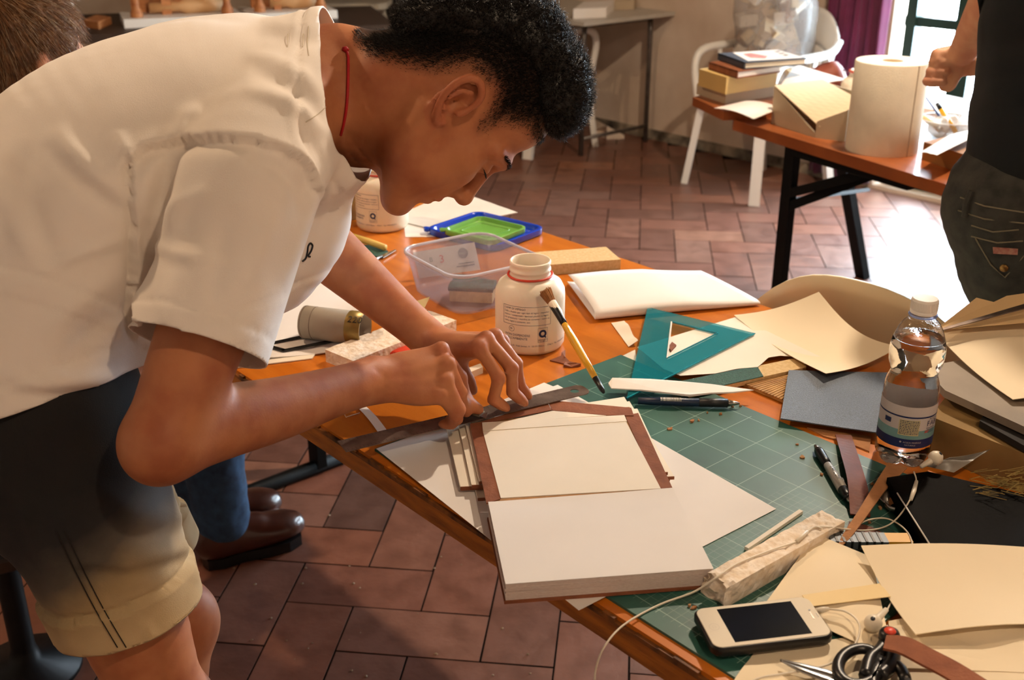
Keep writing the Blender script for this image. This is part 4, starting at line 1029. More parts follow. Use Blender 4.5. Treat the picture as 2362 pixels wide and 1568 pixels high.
eo('cable', tube_me(cable([(1945, 1240, .008), (1965, 1220, .010), (2000, 1200, .014), (2040, 1195, .016), (2072, 1208, .016), (2098, 1235, .018), (2106, 1275, .018), (2098, 1320, .014), (2080, 1355, .012), (2058, 1385, .012), (2045, 1410, .012)]), .00085, 8))
def bud(at, toward, up_):
    M = Matrix.Translation(at) @ (toward - at).to_track_quat('Z', 'Y').to_matrix().to_4x4()
    st = link('stem', xf(tube_me([(0, 0, 0), (0, 0, .006), (0, 0, .022)], [.0048, .0040, .0024], 14), M), m_ear, None, True)
    hd = link('earbud', xf(lathe_me([(0, -.0085), (.0045, -.0075), (.0078, -.0035), (.0086, .0), (.0078, .004), (.0045, .0068), (0, .0078)], 28), Matrix.Translation(at) @ (-up_).to_track_quat('Z', 'Y').to_matrix().to_4x4()), m_ear, None, True)
    gr = link('speaker_mesh', xf(lathe_me([(0, .0), (.0022, 0), (.0022, .0006), (0, .0006)], 16), Matrix.Translation(at + up_ * .0079) @ up_.to_track_quat('Z', 'Y').to_matrix().to_4x4()), m_ppl, None, True)
    for o in (st, hd): under(ear, o)
    gr.parent = hd
bud(T(2014, 1437, TZ + .0185), T(2045, 1405, TZ + .024), Vector((-.25, -.35, .9)).normalized())
bud(T(2158, 1056, TZ + .044), T(2118, 1080, TZ + .036), Vector((.5, -.2, .8)).normalized())

# ---- cutter knife
ka, kb = T(1912, 1248, MZ + .009), T(2100, 1246, TZ + .014); d_ = kb - ka; Lk = d_.length
kn = thing('craft_knife', 'craft knife with grey ribbed handle and yellow end', 'knife', ka, math.atan2(d_.y, d_.x))
m_kgrey = mat('knife_grey', '#5c646c', .35, .1, 20, metal=.3)
box('handle', 0, Lk * .70, -.0095, .0095, -.004, .0055, m_kgrey, kn, .0035, 3)
for k in range(7):
    x = Lk * (.06 + .09 * k); box('rib', x, x + .0025, -.0098, .0098, -.0035, .0062, m_blk, kn, .0008)
box('yellow_end', Lk * .70, Lk, -.0088, .0088, -.0035, .0055, mat('knife_yellow', '#e0a41c', .4, .05, 10), kn, .003, 3)

# ---- cream papers at the lower right
ZQ = MZ + .0008
qs('paper_sheet', 'broad cream sheet at the bottom right under scissors and phone', 'paper', [T(1672, 1600, ZQ), T(2700, 1700, ZQ), T(2500, 1380, ZQ + .003), T(1740, 1505, ZQ)], m_cream, th=.0005, fn=lambda u, v: .004 * max(0, sin(u * 9 + v * 4)) * v, nx=24, ny=16)
qs('paper_sheet', 'cream sheet with a glued tab, lying behind the phone', 'paper', [T(1768, 1388, ZQ + .006), T(2060, 1520, ZQ + .003), T(2010, 1285, ZQ + .012), T(1882, 1232, ZQ + .014)], m_cream, th=.0005, fn=lambda u, v: .006 * sin(u * pi) * sin(v * pi), nx=14, ny=14)
pz('paper_tab', 'folded yellowish paper tab lying across the cream sheet behind the phone', 'paper', [(1868, 1398), (2055, 1375), (2030, 1345), (1850, 1372)], ZQ + .0135, ZQ + .0142, mat('yellow_paper', '#ecd4a0', .75, .03, 6))
qs('paper_sheet', 'large smooth cream sheet at the right edge above the scissors', 'paper', [T(2112, 1464, TZ + .016), T(2620, 1425, TZ + .024), T(2640, 1268, TZ + .034), T(1986, 1259, TZ + .030)], m_cream, th=.0008, fn=lambda u, v: -.007 * sin(v * pi) * (1 - .5 * u) + .004 * sin(u * 5), nx=24, ny=16)
qs('paper_sheet', 'wavy cream sheet showing below the large smooth one', 'paper', [T(2060, 1540, ZQ + .003), T(2600, 1560, ZQ + .003), T(2600, 1400, ZQ + .012), T(2050, 1430, ZQ + .005)], m_cream, th=.0006, fn=lambda u, v: .005 * sin(u * 8 + v * 6) * v, nx=24, ny=12)

# ---- scissors
sc_ = thing('scissors', 'scissors with black looped handles and a red pivot button', 'scissors', T(2000, 1530, ZQ + .008))
def so_(name, me, m, sm=True): return under(sc_, link(name, me, m, None, sm))
zS = TZ + .0155
piv = T(2052, 1462, zS + .008)
# two handle loops, ring tubes
def loop(cx, cy, rx, ry, ang, rad):
    c = T(cx, cy, zS); ex2 = T(cx + 40, cy, zS) - c; ey2 = T(cx, cy - 40, zS) - c; pts = []
    for k in range(29):
        a = 2 * pi * k / 28; x, y = rx * cos(a), ry * sin(a); x, y = x * cos(ang) - y * sin(ang), x * sin(ang) + y * cos(ang)
        pts.append(c + ex2.normalized() * x * .00042 + ey2.normalized() * y * .00062)
    return tube_me(pts, rad, 10, True, (Vector((0, 0, 1)), .9))
so_('handle_loop', loop(1982, 1536, 46, 40, .35, .0055), m_blk); so_('handle_loop', loop(2052, 1575, 34, 46, .1, .0055), m_blk)
so_('handle_arm', tube_me(cat_spline([T(2050, 1468, zS), T(2030, 1500, zS), T(2008, 1520, zS), T(1996, 1560, zS)], 6), [.0062] * 19, 10), m_blk)
so_('handle_arm', tube_me(cat_spline([T(2056, 1466, zS), T(2060, 1500, zS), T(2056, 1530, zS), T(2030, 1560, zS)], 6), [.0066] * 19, 10), m_blk)
so_('pivot_cap', xf(lathe_me([(0, .004), (.008, .003), (.0095, 0), (.0095, -.006), (0, -.006)], 24), Matrix.Translation(piv)), m_blk)
so_('pivot_button', xf(lathe_me([(0, .0055), (.0045, .005), (.0055, .0035), (.0055, .001), (0, .001)], 20), Matrix.Translation(piv)), m_red)
bl_ = thing('tweezers', 'pair of pointed steel tweezers left of the scissors', 'tweezers', T(1860, 1545, ZQ + .006))
for dy in (0, 12):
    P0 = [T(1800, 1521 + dy * .25, TZ + .012), T(1850, 1536 + dy * .8, TZ + .013), T(1920, 1556 + dy * 1.3, TZ + .012), T(2010, 1592 + dy, TZ + .010)]
    under(bl_, link('arm', tube_me(cat_spline(P0, 6), list(np.interp(np.linspace(0, 1, 19), [0, .3, .7, 1], [.0008, .0032, .0045, .0035])), 8, True, (Vector((0, 0, 1)), .5)), m_steel, None, True))
ribbon('leather_strip', 'broad tan leather strip at the bottom right over the scissors', 'leather strip', [(2040, 1484), (2085, 1492), (2140, 1520), (2200, 1552), (2290, 1610)], [.020, .026, .026, .026, .026], m_leather, z=TZ + .026, lift=[.002, .004, .002, 0, 0], th=.0025)

# ---- left part of the table: sheets, tube, frame, scrap, tools
qs('paper_sheet', 'white sheet under the cardboard tube at the table\'s left part', 'paper', [T(575, 832, TZ + .003), T(770, 812, TZ + .002), T(880, 700, TZ + .002), T(700, 640, TZ + .002)], m_white, th=.0012, fn=lambda u, v: .001 * sin(u * 7), nx=8, ny=8)
qs('paper_sheet', 'cream sheet pile corner at the left table edge below the sleeve', 'paper', [T(540, 850, TZ + .0006), T(720, 828, TZ + .0006), T(800, 720, TZ + .0006), T(640, 690, TZ + .0006)], m_ivory, th=.0015, nx=4, ny=4)
ta, tb = T(703, 742, TZ + .029), T(842, 758, TZ + .029); d_ = tb - ta; Lt = d_.length; rt = .0255
ct = thing('cardboard_tube', 'grey cardboard tube with a gold label lying on the white sheet', 'tube', ta, math.atan2(d_.y, d_.x))
spin = Matrix.Rotation(pi / 2, 4, 'Y')
link('tube_wall', xf(lathe_me([(rt, 0), (rt, Lt * .35), (rt, Lt), (rt - .003, Lt), (rt - .003, 0), (rt, 0)], 44), spin), mat('grey_cardboard', '#a89f90', .8, .06, 18), ct, True)
for f in (0.02, .18): link('groove', xf(lathe_me([(rt, Lt * f), (rt + .0003, Lt * f + .0006), (rt, Lt * f + .0012)], 44), spin), m_dsteel, ct, True)
gl = link('gold_label', xf(lathe_me([(rt + .0004, Lt * .76), (rt + .0005, Lt * 1.001), (rt - .002, Lt * 1.002)], 44), spin), mat('gold_foil', '#9a8248', .35, .15, 20, metal=.5), ct, True)
t_ = text_me('220', .016)
for v in t_.vertices:
    a = R(52) + (v.co.y - .006) / (rt + .0012); x = v.co.x; v.co = Vector((Lt * .80 + x, -(rt + .0012) * cos(a), (rt + .0012) * sin(a)))
link('size_print', t_, m_blk, gl); bpy.data.objects['size_print'].parent = gl
bm = bmesh.new()
FQ = [T(598, 797, TZ + .0055), T(652, 812, TZ + .0055), T(850, 772, TZ + .0055), T(790, 755, TZ + .0055)]
pf = thing('card_mount', 'flat black cardboard frame lying under the cardboard tube', 'frame', T(720, 785, TZ + .005))
for i, w_ in ((0, .008), (1, .006), (2, .008), (3, .006)):
    a, b = FQ[i], FQ[(i + 1) % 4]; t2 = (b - a).normalized(); cen = sum(FQ, Vector()) / 4; n2 = Vector((-t2.y, t2.x, 0)); n2 = n2 if n2.dot(cen - a) > 0 else -n2
    o = prism('frame_bar', [a, b, b + n2 * w_, a + n2 * w_], TZ + .005, TZ + .0075, m_blk); under(pf, o)
# lettered scrap standing between box and stone
sc2 = thing('card_scrap', 'pointed cream card scrap with a few printed letters', 'card', T(960, 715, TZ + .001))
def lsc(px, py, z): return local(sc2, T(px, py, z))
qm = sheet_me([lsc(925, 705, TZ + .021), lsc(972, 724, TZ + .021), lsc(992, 685, TZ + .040), lsc(945, 700, TZ + .026)], 5, 5, .0008)
link('card_piece', qm, mat('card_cream', '#dfcc98', .75, .05, 10), sc2)
me = text_me('LA', .011); A_ = lsc(944, 716, TZ + .0235); X_ = (lsc(975, 712, TZ + .0245) - A_).normalized(); Y_ = (lsc(947, 703, TZ + .0275) - A_); Y_ = (Y_ - X_ * Y_.dot(X_)).normalized(); Zc = X_.cross(Y_)
me.transform(Matrix.Translation(A_ + Zc * .002) @ Matrix((X_, Y_, Zc)).transposed().to_4x4()); link('print', me, m_blk, sc2)
pz('card_scrap', 'plain cream card strip between the left arm and the clear box', 'card', [(905, 672), (925, 662), (985, 715), (960, 725)], TZ + .0205, TZ + .0215, m_ivory)
# red jar cap
rc = thing('red_cap', 'red screw cap lying behind the right wrist', 'cap', T(925, 808, TZ + .001), .3)
link('cap_side', lathe_me([(0, .011), (.028, .0108), (.031, .009), (.0315, 0), (.0295, 0), (.029, .007), (0, .008)], 40), m_red, rc, True)
bm = bmesh.new()
for k in range(44): box_bm(bm, .0312, .0322, -.0008, .0008, .0005, .009, Matrix.Rotation(2 * pi * k / 44, 4, 'Z'))
link('grip_ribs', bm_mesh(bm), m_red, rc)
# black scissors by the sheets
bs = thing('black_scissors', 'black handled shears lying on the sheets behind the sleeve', 'scissors', T(690, 652, TZ + .006))
def bo(n_, me, m): return under(bs, link(n_, me, m, None, True))
bo('handle', tube_me(cat_spline([T(640, 672, TZ + .012), T(655, 660, TZ + .013), T(675, 648, TZ + .013), T(690, 646, TZ + .012)], 5), [.006] * 4 + [.007] * 6 + [.006] * 6, 10), m_blk)
bo('handle', tube_me(cat_spline([T(650, 668, TZ + .010), T(668, 660, TZ + .012), T(690, 650, TZ + .012)], 5), .0055, 10), m_blk)
bo('blade', tube_me([T(688, 648, TZ + .012), T(715, 645, TZ + .011), T(735, 640, TZ + .010)], [.0055, .0042, .0008], 8, True, (Vector((0, 0, 1)), .3)), m_steel)
# stick, green piece and spatula beyond the left arm
tube('yellow_stick', [T(812, 545, TZ + .012), T(850, 557, TZ + .012), T(888, 571, TZ + .010)], [.0062, .0065, .0062], mat('pale_wood', '#e0c26a', .5, .05, 15), None, 14); tag(bpy.data.objects['yellow_stick'], 'pale yellow wooden stick lying in front of the far jar', 'stick')
pz('green_pad', 'dark green abrasive pad under the yellow stick', 'abrasive pad', [(810, 560), (850, 565), (895, 578), (885, 592), (840, 588)], TZ, TZ + .003, m_gsand)
spt = thing('spatula', 'small steel palette knife pointing past the green pad', 'spatula', T(890, 590, TZ + .001))
under(spt, link('shaft', tube_me([T(855, 604, TZ + .004), T(880, 591, TZ + .004)], [.0035, .0030], 10), m_steel, None, True))
under(spt, link('blade', prism_me([T(x, y, TZ + .004).xy for x, y in ((880, 588), (912, 575), (914, 577), (884, 594))], TZ + .003, TZ + .0045), m_steel))
# yellow tub with sponge and dark brush at the far left
yt = thing('yellow_tub', 'cloudy tub of yellow liquid beside the far glue jar', 'tub', T(768, 500), .4)
m_ytub = film('cloudy_tub', '#e3d9b4', .55, .25)
link('tub_wall', loft_me([[(x, y, z) for x, y in rrect(.062 * k, .052 * k, .018)] for k, z in ((.80, .0005), (.84, .004), (1.0, .060), (1.03, .062), (.97, .060), (.82, .006))], True, True), m_ytub, yt, True)
link('yellow_liquid', loft_me([[(x, y, z) for x, y in rrect(.060 * k, .050 * k, .017)] for k, z in ((.80, .0065), (.90, .034))], True, True), mat('yellow_liquid', '#d9a93c', .3, .15, 30), yt, True)
bm = bmesh.new(); box_bm(bm, -.028, .028, -.02, .02, -.012, .012); bev(bm, .004, 2)
o = link('yellow_sponge', bm_mesh(bm), mat('yellow_foam', '#ecc95c', .9, .12, 150, .5), loc=T(798, 438, TZ + .066)); o.rotation_euler = (.1, -.35, .4); tag(o, 'bright yellow sponge leaning out of the cloudy tub', 'sponge')
bm = bmesh.new(); box_bm(bm, -.03, .03, -.006, .006, -.004, .004); bev(bm, .002, 2)
o = link('palette_tool', bm_mesh(bm), m_blk, loc=T(782, 432, TZ + .078)); o.rotation_euler = (0, -.5, .9); tag(o, 'black tool handle resting on the yellow sponge', 'tool')

# ---- leather chips scattered over mat and wood
rg = random.Random(13)
chips = [(1612, 970, 'by the pencil tip'), (1597, 972, ''), (1662, 956, ''), (1850, 1055, ''), (1838, 1026, ''), (1690, 938, ''), (1708, 937, ''), (1632, 953, ''), (2012, 1118, ''), (2030, 1172, ''), (2006, 1205, ''), (1600, 1403, ''), (1590, 1398, ''), (1895, 1096, ''), (2050, 1170, ''), (1990, 1135, ''), (1545, 990, '')]
CHIPS = ['below the middle of the dark pencil, the larger of two', 'touching the larger chip below the dark pencil', 'on the mat below the front end of the dark pencil', 'pointed and long, lying left of the silver pen', 'small, lying above the long pointed chip',
         'just under the silver tip of the dark pencil', 'at the very point of the dark pencil', 'smallest one below the dark pencil', 'right of the dark leather strip, uppermost', 'square, between the suede strip and the small tin', 'lying below the square chip near the suede strip',
         'between text block and phone, the larger one', 'between text block and phone, the smaller one', 'left of the silver pen barrel', 'touching the rim of the small tin', 'at the edge of the dark leather strip', 'beside the right edge of the open cover']
for k, (x, y, w_) in enumerate(chips):
    p = T(x, y, MZ); r0 = rg.uniform(.0018, .0045); pts = []
    for i in range(5):
        a = 2 * pi * i / 5 + rg.uniform(-.3, .3); pts.append((r0 * rg.uniform(.5, 1.3) * cos(a), r0 * rg.uniform(.4, 1.0) * sin(a)))
    o = link('leather_chip', prism_me(pts, 0, [rg.uniform(.0008, .003) for _ in pts]), m_suede if k % 3 else m_boarde, loc=p); o.rotation_euler.z = rg.uniform(0, 6)
    tag(o, 'tiny leather chip ' + CHIPS[k], 'leather chip', 'leather chips on the cutting mat')
for k, pp in enumerate([[(1268, 830), (1300, 818), (1318, 838), (1330, 836), (1300, 838)], [(1296, 812), (1304, 806), (1304, 824), (1292, 828)], [(1306, 832), (1340, 838), (1318, 846), (1300, 840)]]):
    pz('leather_shaving', ['curled pinkish leather shaving at the foot of the near glue jar', 'upright leather shaving touching the near glue jar', 'outermost leather shaving beside the near glue jar'][k], 'leather shaving', pp, TZ, [TZ + .002 + .003 * ((i + k) % 2) for i in range(len(pp))], m_leather)

# ---- cutter blade under the right hand
ca_, cb_ = T(1058, 938, TZ + .034), T(1127, 960, TZ + .0305); d_ = (cb_ - ca_).normalized(); Lc_ = (cb_ - ca_).length
cut = thing('cutter_blade', 'flat grey cutter held by the right hand against the ruler', 'cutter', ca_)
M_ = d_.to_track_quat('X', 'Z').to_matrix().to_4x4()
m_cut = mat('cutter_metal', '#a39a86', .4, .2, 60, metal=.6)
for k in range(3): link('holder_rail', xf(prism_me([(0, -.007 + .005 * k), (Lc_ * .78, -.007 + .005 * k), (Lc_ * .78, -.003 + .005 * k), (0, -.003 + .005 * k)], -.0012, .0016 + .0006 * (k == 1), .0003), M_), m_cut, cut)
link('blade_tip', xf(prism_me([(Lc_ * .72, -.0065), (Lc_ * 1.0, -.0065), (Lc_ * .88, .0075), (Lc_ * .72, .0075)], -.0004, .0004), M_), m_steel, cut)
# ================================================================== BACKGROUND FURNITURE
m_t2 = mat('reddish_wood', '#a25a2c', 0.35, 0.12, 6, .05, stretch=(1, 7, 1), col2='#84431c', coat=.2)
A2 = T(1677, 272); d2 = (T(2205, 432) - A2); d2.z = 0; d2.normalize(); n2_ = Vector((-d2.y, d2.x, 0)); yaw2 = math.atan2(d2.y, d2.x)
t2 = thing('folding_table', 'second reddish wooden table on black folding legs near the window', 'table', (A2.x, A2.y, 0), yaw2)
P_ = [(x, y) for x, y in ((.03, 0), (1.75, 0), (1.75, .72), (.03, .72), (.006, .69), (0, .66), (0, .05), (.008, .015))]
link('tabletop', prism_me(P_, TZ - .030, TZ, .003), m_t2, t2)
def l2(v): return local(t2, v)
foot1 = l2(Vector((T(1778, 318).x, T(1778, 318).y, 0))); foot1.y = max(foot1.y, .028)
footR = l2(T(1990, 640, 0))
def bar(name, a, b, w, m, par, d=None):
    a, b = Vector(a), Vector(b); M = Matrix.Translation(a) @ (b - a).to_track_quat('Z', 'Y').to_matrix().to_4x4(); L = (b - a).length; d = d or w
    bm = bmesh.new(); box_bm(bm, -w / 2, w / 2, -d / 2, d / 2, 0, L); bev(bm, min(w, d) * .15)
    return link(name, xf(bm_mesh(bm), M), m, par)
bar('leg', (foot1.x, foot1.y, 0), (foot1.x, foot1.y, TZ - .03), .040, m_black, t2, .024)
bar('leg', (footR.x, footR.y, 0), (footR.x, footR.y, TZ - .03), .044, m_black, t2, .03) if footR.y < .72 else bar('leg', (footR.x, footR.y, 0), (footR.x + .02, .66, TZ - .03), .046, m_black, t2, .03)
bar('rod', (foot1.x, foot1.y, .565), (footR.x, footR.y * .97, .345), .010, m_black, t2)
bar('top_rail', (foot1.x, foot1.y, TZ - .045), (foot1.x + .42, .05, TZ - .045), .030, m_black, t2, .02)
bar('brace', (foot1.x, foot1.y, .585), (foot1.x + .26, foot1.y + .05, TZ - .05), .030, m_black, t2, .026)
bar('brace', (foot1.x, foot1.y, .545), (foot1.x + .26, foot1.y + .09, TZ - .05), .030, m_black, t2, .026)
for (x, y) in ((1.55, .06), (1.55, .66)): bar('leg', (x, y, 0), (x, y, TZ - .03), .044, m_black, t2, .03)

ZB2 = TZ + .027
C3 = T(1592, 221, ZB2); e3 = T(1680, 262, ZB2) - C3; e3.z = 0; e3.normalize(); n3 = Vector((-e3.y, e3.x, 0)); yaw3 = math.atan2(e3.y, e3.x)
bo_ = thing('loose_board', 'reddish board laid across the end of the second table, overhanging it', 'board', (C3.x, C3.y, TZ + .0005), yaw3)
link('plank', prism_me([(0.02, 0), (.25, 0), (.25, .30), (0.02, .30), (0, .27), (0, .03)], 0, .026, .003), m_t2, bo_)

# ---- stack of boxes and books
def box_px(name, label, cat, near, left, right, z0, h_, m, bevel=.001):
    N, L, Rr = T(*near, z0), T(*left, z0), T(*right, z0)
    o = prism(name, [N, Rr, Rr + L - N, L], z0, z0 + h_, m, None, bevel); return tag(o, label, cat)
m_ybox = mat('yellow_card', '#cfae6c', .8, .05, 8); m_gbox = mat('beige_card', '#b6a389', .8, .05, 8)
box_px('card_box', 'beige card box at the bottom of the book stack', 'box', (1673, 240), (1606, 217), (1795, 221), ZB2, .034, m_gbox)
box_px('card_box', 'yellow card box carrying the red-brown book', 'box', (1673, 218), (1610, 197), (1790, 199), ZB2 + .0345, .050, m_ybox)
z_ = ZB2 + .085
def bookpx(label, near, left, right, z0, h_, mc_, mp_, round_=True):
    N, L, Rr = T(*near, z0), T(*left, z0), T(*right, z0); F_ = Rr + L - N; c = (N + F_) / 2
    t_ = thing('stacked_book', label, 'book', (c.x, c.y, z0)); q = [Vector((p.x - c.x, p.y - c.y)) for p in (N, Rr, F_, L)]
    th = min(.004, h_ * .16)
    link('cover', prism_me(q, 0, th, .0006), mc_, t_); link('cover', prism_me(q, h_ - th, h_, .0006), mc_, t_)
    link('page_block', prism_me([v * .965 for v in q], th, h_ - th), mp_, t_)
    sp0, sp1 = q[3], q[2]
    link('spine', prism_me([q[0].lerp(q[3], .0), q[3], q[3].lerp(q[2], .02), q[0].lerp(q[1], .02)], 0, h_, .0008), mc_, t_)
    return t_
bookpx('red-brown hardcover book under the illustrated paperback', (1700, 182), (1634, 160), (1800, 167), z_, .022, m_leather, m_white)
t_ = bookpx('paperback with a pink and black printed cover on top of the stack', (1716, 160), (1655, 138), (1860, 150), z_ + .0225, .020, mat('slate_cover', '#3c4452', .5, .1, 10), m_ivory)
zt = .0205; N, L, Rr = [local(t_, T(*p, z_ + .0225)) for p in ((1716, 160), (1655, 138), (1860, 150))]
def onb(a, b): return (N + (Rr - N) * a + (L - N) * b).xy
m_pink = mat('pink_print', '#d58a80', .6, .25, 30); m_paleprint = mat('pale_print', '#e6dcd2', .6, .05, 10)
link('cover_art', prism_me([onb(.10, .10), onb(.97, .06), onb(.97, .96), onb(.22, .96)], zt - .0004, zt + .0002), m_paleprint, t_)
link('pink_figure', prism_me([onb(.25, .35), onb(.42, .2), onb(.55, .4), onb(.45, .8), onb(.3, .75)], zt + .0002, zt + .0005), m_pink, t_)
for k, (a, b) in enumerate(((.78, .3), (.84, .35), (.80, .5), (.87, .55), (.83, .7), (.89, .75))):
    link('black_glyph', prism_me([onb(a, b), onb(a + .045, b), onb(a + .045, b + .1), onb(a + .01, b + .12)], zt + .0002, zt + .0005), m_blk, t_)
# ---- papers on the board
m_pw = mat('print_paper', '#e8ddd2', .75, .03, 8)
qs('paper_sheet', 'folded sheet hanging over the board edge in front of the books', 'paper', [T(1647, 250, ZB2 + .003), T(1738, 275, ZB2 + .003), T(1800, 250, ZB2 + .012), T(1720, 233, ZB2 + .008)], m_pw, th=.001, fn=lambda u, v: .007 * sin(u * pi), nx=10, ny=10)
qs('paper_sheet', 'large pale sheet propped behind the open carton', 'paper', [T(1802, 196, ZB2 + .060), T(1850, 216, ZB2 + .062), T(1955, 186, ZB2 + .066), T(1842, 152, ZB2 + .066)], m_pw, th=.001, fn=lambda u, v: .01 * sin(v * 3), nx=8, ny=8)
# ---- open carton
m_cart = mat('grey_beige_carton', '#b9a78c', .85, .05, 10); m_cart2 = mat('carton_inside', '#d9c4a2', .85, .04, 10)
ca = thing('open_carton', 'open beige carton with a folded-in flap beside the paper roll', 'carton', T(1870, 300, TZ))
cl = T(1778, 285, TZ); cn = T(1880, 318, TZ); cr2 = T(1948, 327, TZ)
Lv, Nv, Rv = [local(ca, p) for p in (cl, cn, cr2)]
bk1 = Lv + (n2_ * .22 if False else Vector((.16, .09, 0))); bk2 = Rv + Vector((.10, .10, 0))
def panel(name, a, b, z0a, z0b, z1a, z1b, m, th=.003):
    d = (b - a).normalized(); n_ = Vector((-d.y, d.x, 0)) * th
    vs = [(a.x, a.y, z0a), (b.x, b.y, z0b), (b.x, b.y, z1b), (a.x, a.y, z1a)]; vs += [(x + n_.x, y + n_.y, z) for x, y, z in vs]
    me = pyd(vs, [(0, 1, 2, 3), (7, 6, 5, 4), (0, 4, 5, 1), (1, 5, 6, 2), (2, 6, 7, 3), (3, 7, 4, 0)]); return link(name, me, m, ca)
panel('side_panel', Lv, Nv, 0, 0, .105, .012, m_cart); panel('front_panel', Nv, Rv, 0, 0, .045, .085, m_cart)
panel('side_panel', Rv, bk2, 0, 0, .085, .10, m_cart); panel('back_panel', bk2, bk1, 0, 0, .10, .105, m_cart2); panel('side_panel', bk1, Lv, 0, 0, .105, .105, m_cart2)
link('flap', sheet_me([Lv + Vector((0, 0, .106)), Nv.lerp(Rv, .12) + Vector((0, 0, .030)), Rv.lerp(bk2, .6) + Vector((0, 0, .092)), bk1 + Vector((0, 0, .108))], 8, 8, .003), m_cart2, ca)
# ---- paper towel roll
rp = T(2032, 345)
ro = thing('paper_roll', 'tall white paper towel roll standing on the second table', 'paper roll', rp)
m_towel = mat('towel_paper', '#eadfc8', .85, .04, 30, .25, 300)
RH, RRd = .228, .090
link('paper_body', lathe_me([(RRd, 0), (RRd + .001, .003), (RRd + .0012, RH - .003), (RRd - .001, RH), (.026, RH), (.026, RH - .004)], 64), m_towel, ro, True); ro.children[0].data.set_sharp_from_angle(angle=R(40))
link('core', lathe_me([(.026, RH - .001), (.0245, RH - .001), (.0245, .002), (.026, .002)], 36), mat('roll_core', '#b29b76', .85, .05, 10), ro, True)
a = R(26); box('sheet_end', -.0012, .0012, -.0015, .0015, .001, RH - .001, m_gbox, ro, 0, 1, Matrix.Translation(((RRd + .0008) * sin(a), -(RRd + .0008) * cos(a), 0)) @ Matrix.Rotation(a, 4, 'Z'))
# ---- third glue jar behind the roll, pouch
j3 = thing('glue_jar', 'white glue jar with red lettering half hidden behind the paper roll', 'jar', T(1975, 265, TZ))
link('body', lathe_me([(0, 0), (.05, 0), (.054, .006), (.054, .09), (.047, .105), (.034, .112), (.032, .13), (.028, .134), (.027, .11), (0, .1)], 40), m_jar, j3, True)
link('tamper_ring', lathe_me([(.033, .126), (.036, .126), (.036, .131), (.033, .131)], 40), m_red, j3, True)
link('red_print', join_me([bend(ring_me(-.022, .060, .006, .009, 4, pi / 4, 2 * pi + pi / 4), .0545, 0, 0)]), m_red, j3)
pg = thing('leather_pouch', 'reddish brown leather pouch behind the carton', 'pouch', T(1900, 205, TZ))
bm = bmesh.new(); bmesh.ops.create_uvsphere(bm, u_segments=20, v_segments=12, radius=1)
for v in bm.verts:
    p = v.co; v.co = Vector((p.x * .075 * (1 + .1 * sin(p.y * 5)), p.y * .05, max(p.z, -.55) * .055 + .03 + .01 * sin(p.x * 4)))
link('pouch_body', bm_mesh(bm), mat('pouch_leather', '#8f4a38', .6, .12, 30), pg, True)
tube('pouch_seam', [(-.07, -.01, .05), (0, -.012, .088), (.07, -.005, .055)], .002, m_leather_d, pg, 6, spline=5)
# ---- glass bowl with brushes
bw_ = T(2185, 318)
gb = thing('glass_bowl', 'clear bowl holding brushes and crumpled film', 'bowl', bw_)
m_clr = film('bowl_clear', '#dfe3e2', .18, .08)
link('bowl_wall', lathe_me([(0, .002), (.05, 0), (.062, .006), (.078, .05), (.080, .052), (.077, .051), (.060, .008), (0, .004)], 44), m_clr, gb, True)
link('bowl_rim', lathe_me([(.0785, .050), (.0815, .0505), (.0815, .0535), (.0785, .0535)], 44), film('rim_clear', '#eceeee', .7, .1), gb, True)
def stick(name, label, a, b, r, parts):
    A, B = a, b; t_ = thing(name, label, 'brush', A)
    for nm, f0, f1, r0, r1, m in parts: link(nm, tube_me([(B - A) * f0, (B - A) * f1], [r * r0, r * r1], 12), m, t_, True)
    return t_
m_bl = mat('blue_lacquer', '#1d2f6e', .3, .05, 10)
stick('thin_brush', 'thin dark blue brush handle leaning in the clear bowl', T(2190, 300, TZ + .02), T(2122, 205, TZ + .11), .0035, [('handle', .1, .92, 1.2, .5, m_bl), ('ferrule', 0, .12, 1.2, 1.2, m_steel), ('end_cap', .90, 1, .6, .3, m_blk)])
stick('marker_pencil', 'yellow pencil with a black cap leaning in the clear bowl', T(2205, 305, TZ + .02), T(2161, 238, TZ + .09), .0065, [('barrel', 0, .82, 1, 1, m_yel), ('cap', .80, 1, 1.05, .8, m_blk)])
stick('wooden_brush', 'pale wooden brush handle leaning left in the clear bowl', T(2170, 300, TZ + .03), T(2112, 258, TZ + .06), .008, [('handle', .1, 1, 1, .7, m_mdf), ('ferrule', 0, .12, 1.1, 1.1, m_steel)])
for k, (dx, dy, s_) in enumerate(((-.03, -.01, .028), (.01, .02, .024), (.035, -.015, .02))):
    bm = bmesh.new(); bmesh.ops.create_icosphere(bm, subdivisions=3, radius=s_)
    for v in bm.verts: v.co += v.normal * .25 * s_ * mnoise.noise(v.co * 60 + Vector((k * 5, 0, 0)))
    o = link('crumpled_film', bm_mesh(bm), film('crumple', '#e9e6e2', .45, .2), gb, True); o.location = (dx, dy, .034)
box_px('brown_box', 'brown box partly covered by a white sheet beside the dark shirt', 'box', (2228, 402), (2125, 368), (2330, 375), TZ, .045, mat('brown_card', '#94642f', .8, .08, 10))
qs('paper_sheet', 'curled white sheet lying over the brown box', 'paper', [T(2122, 352, TZ + .046), T(2160, 366, TZ + .050), T(2290, 300, TZ + .06), T(2190, 312, TZ + .05)], m_white, th=.0006, fn=lambda u, v: .006 * sin(u * pi) + .02 * max(0, u - .6), nx=12, ny=8)
qs('paper_sheet', 'stack of white sheets lying in the window light behind the bowl', 'paper', [T(2095, 250, TZ), T(2210, 275, TZ), T(2240, 240, TZ), T(2110, 212, TZ)], m_white, th=.012, nx=3, ny=3, smooth=False)

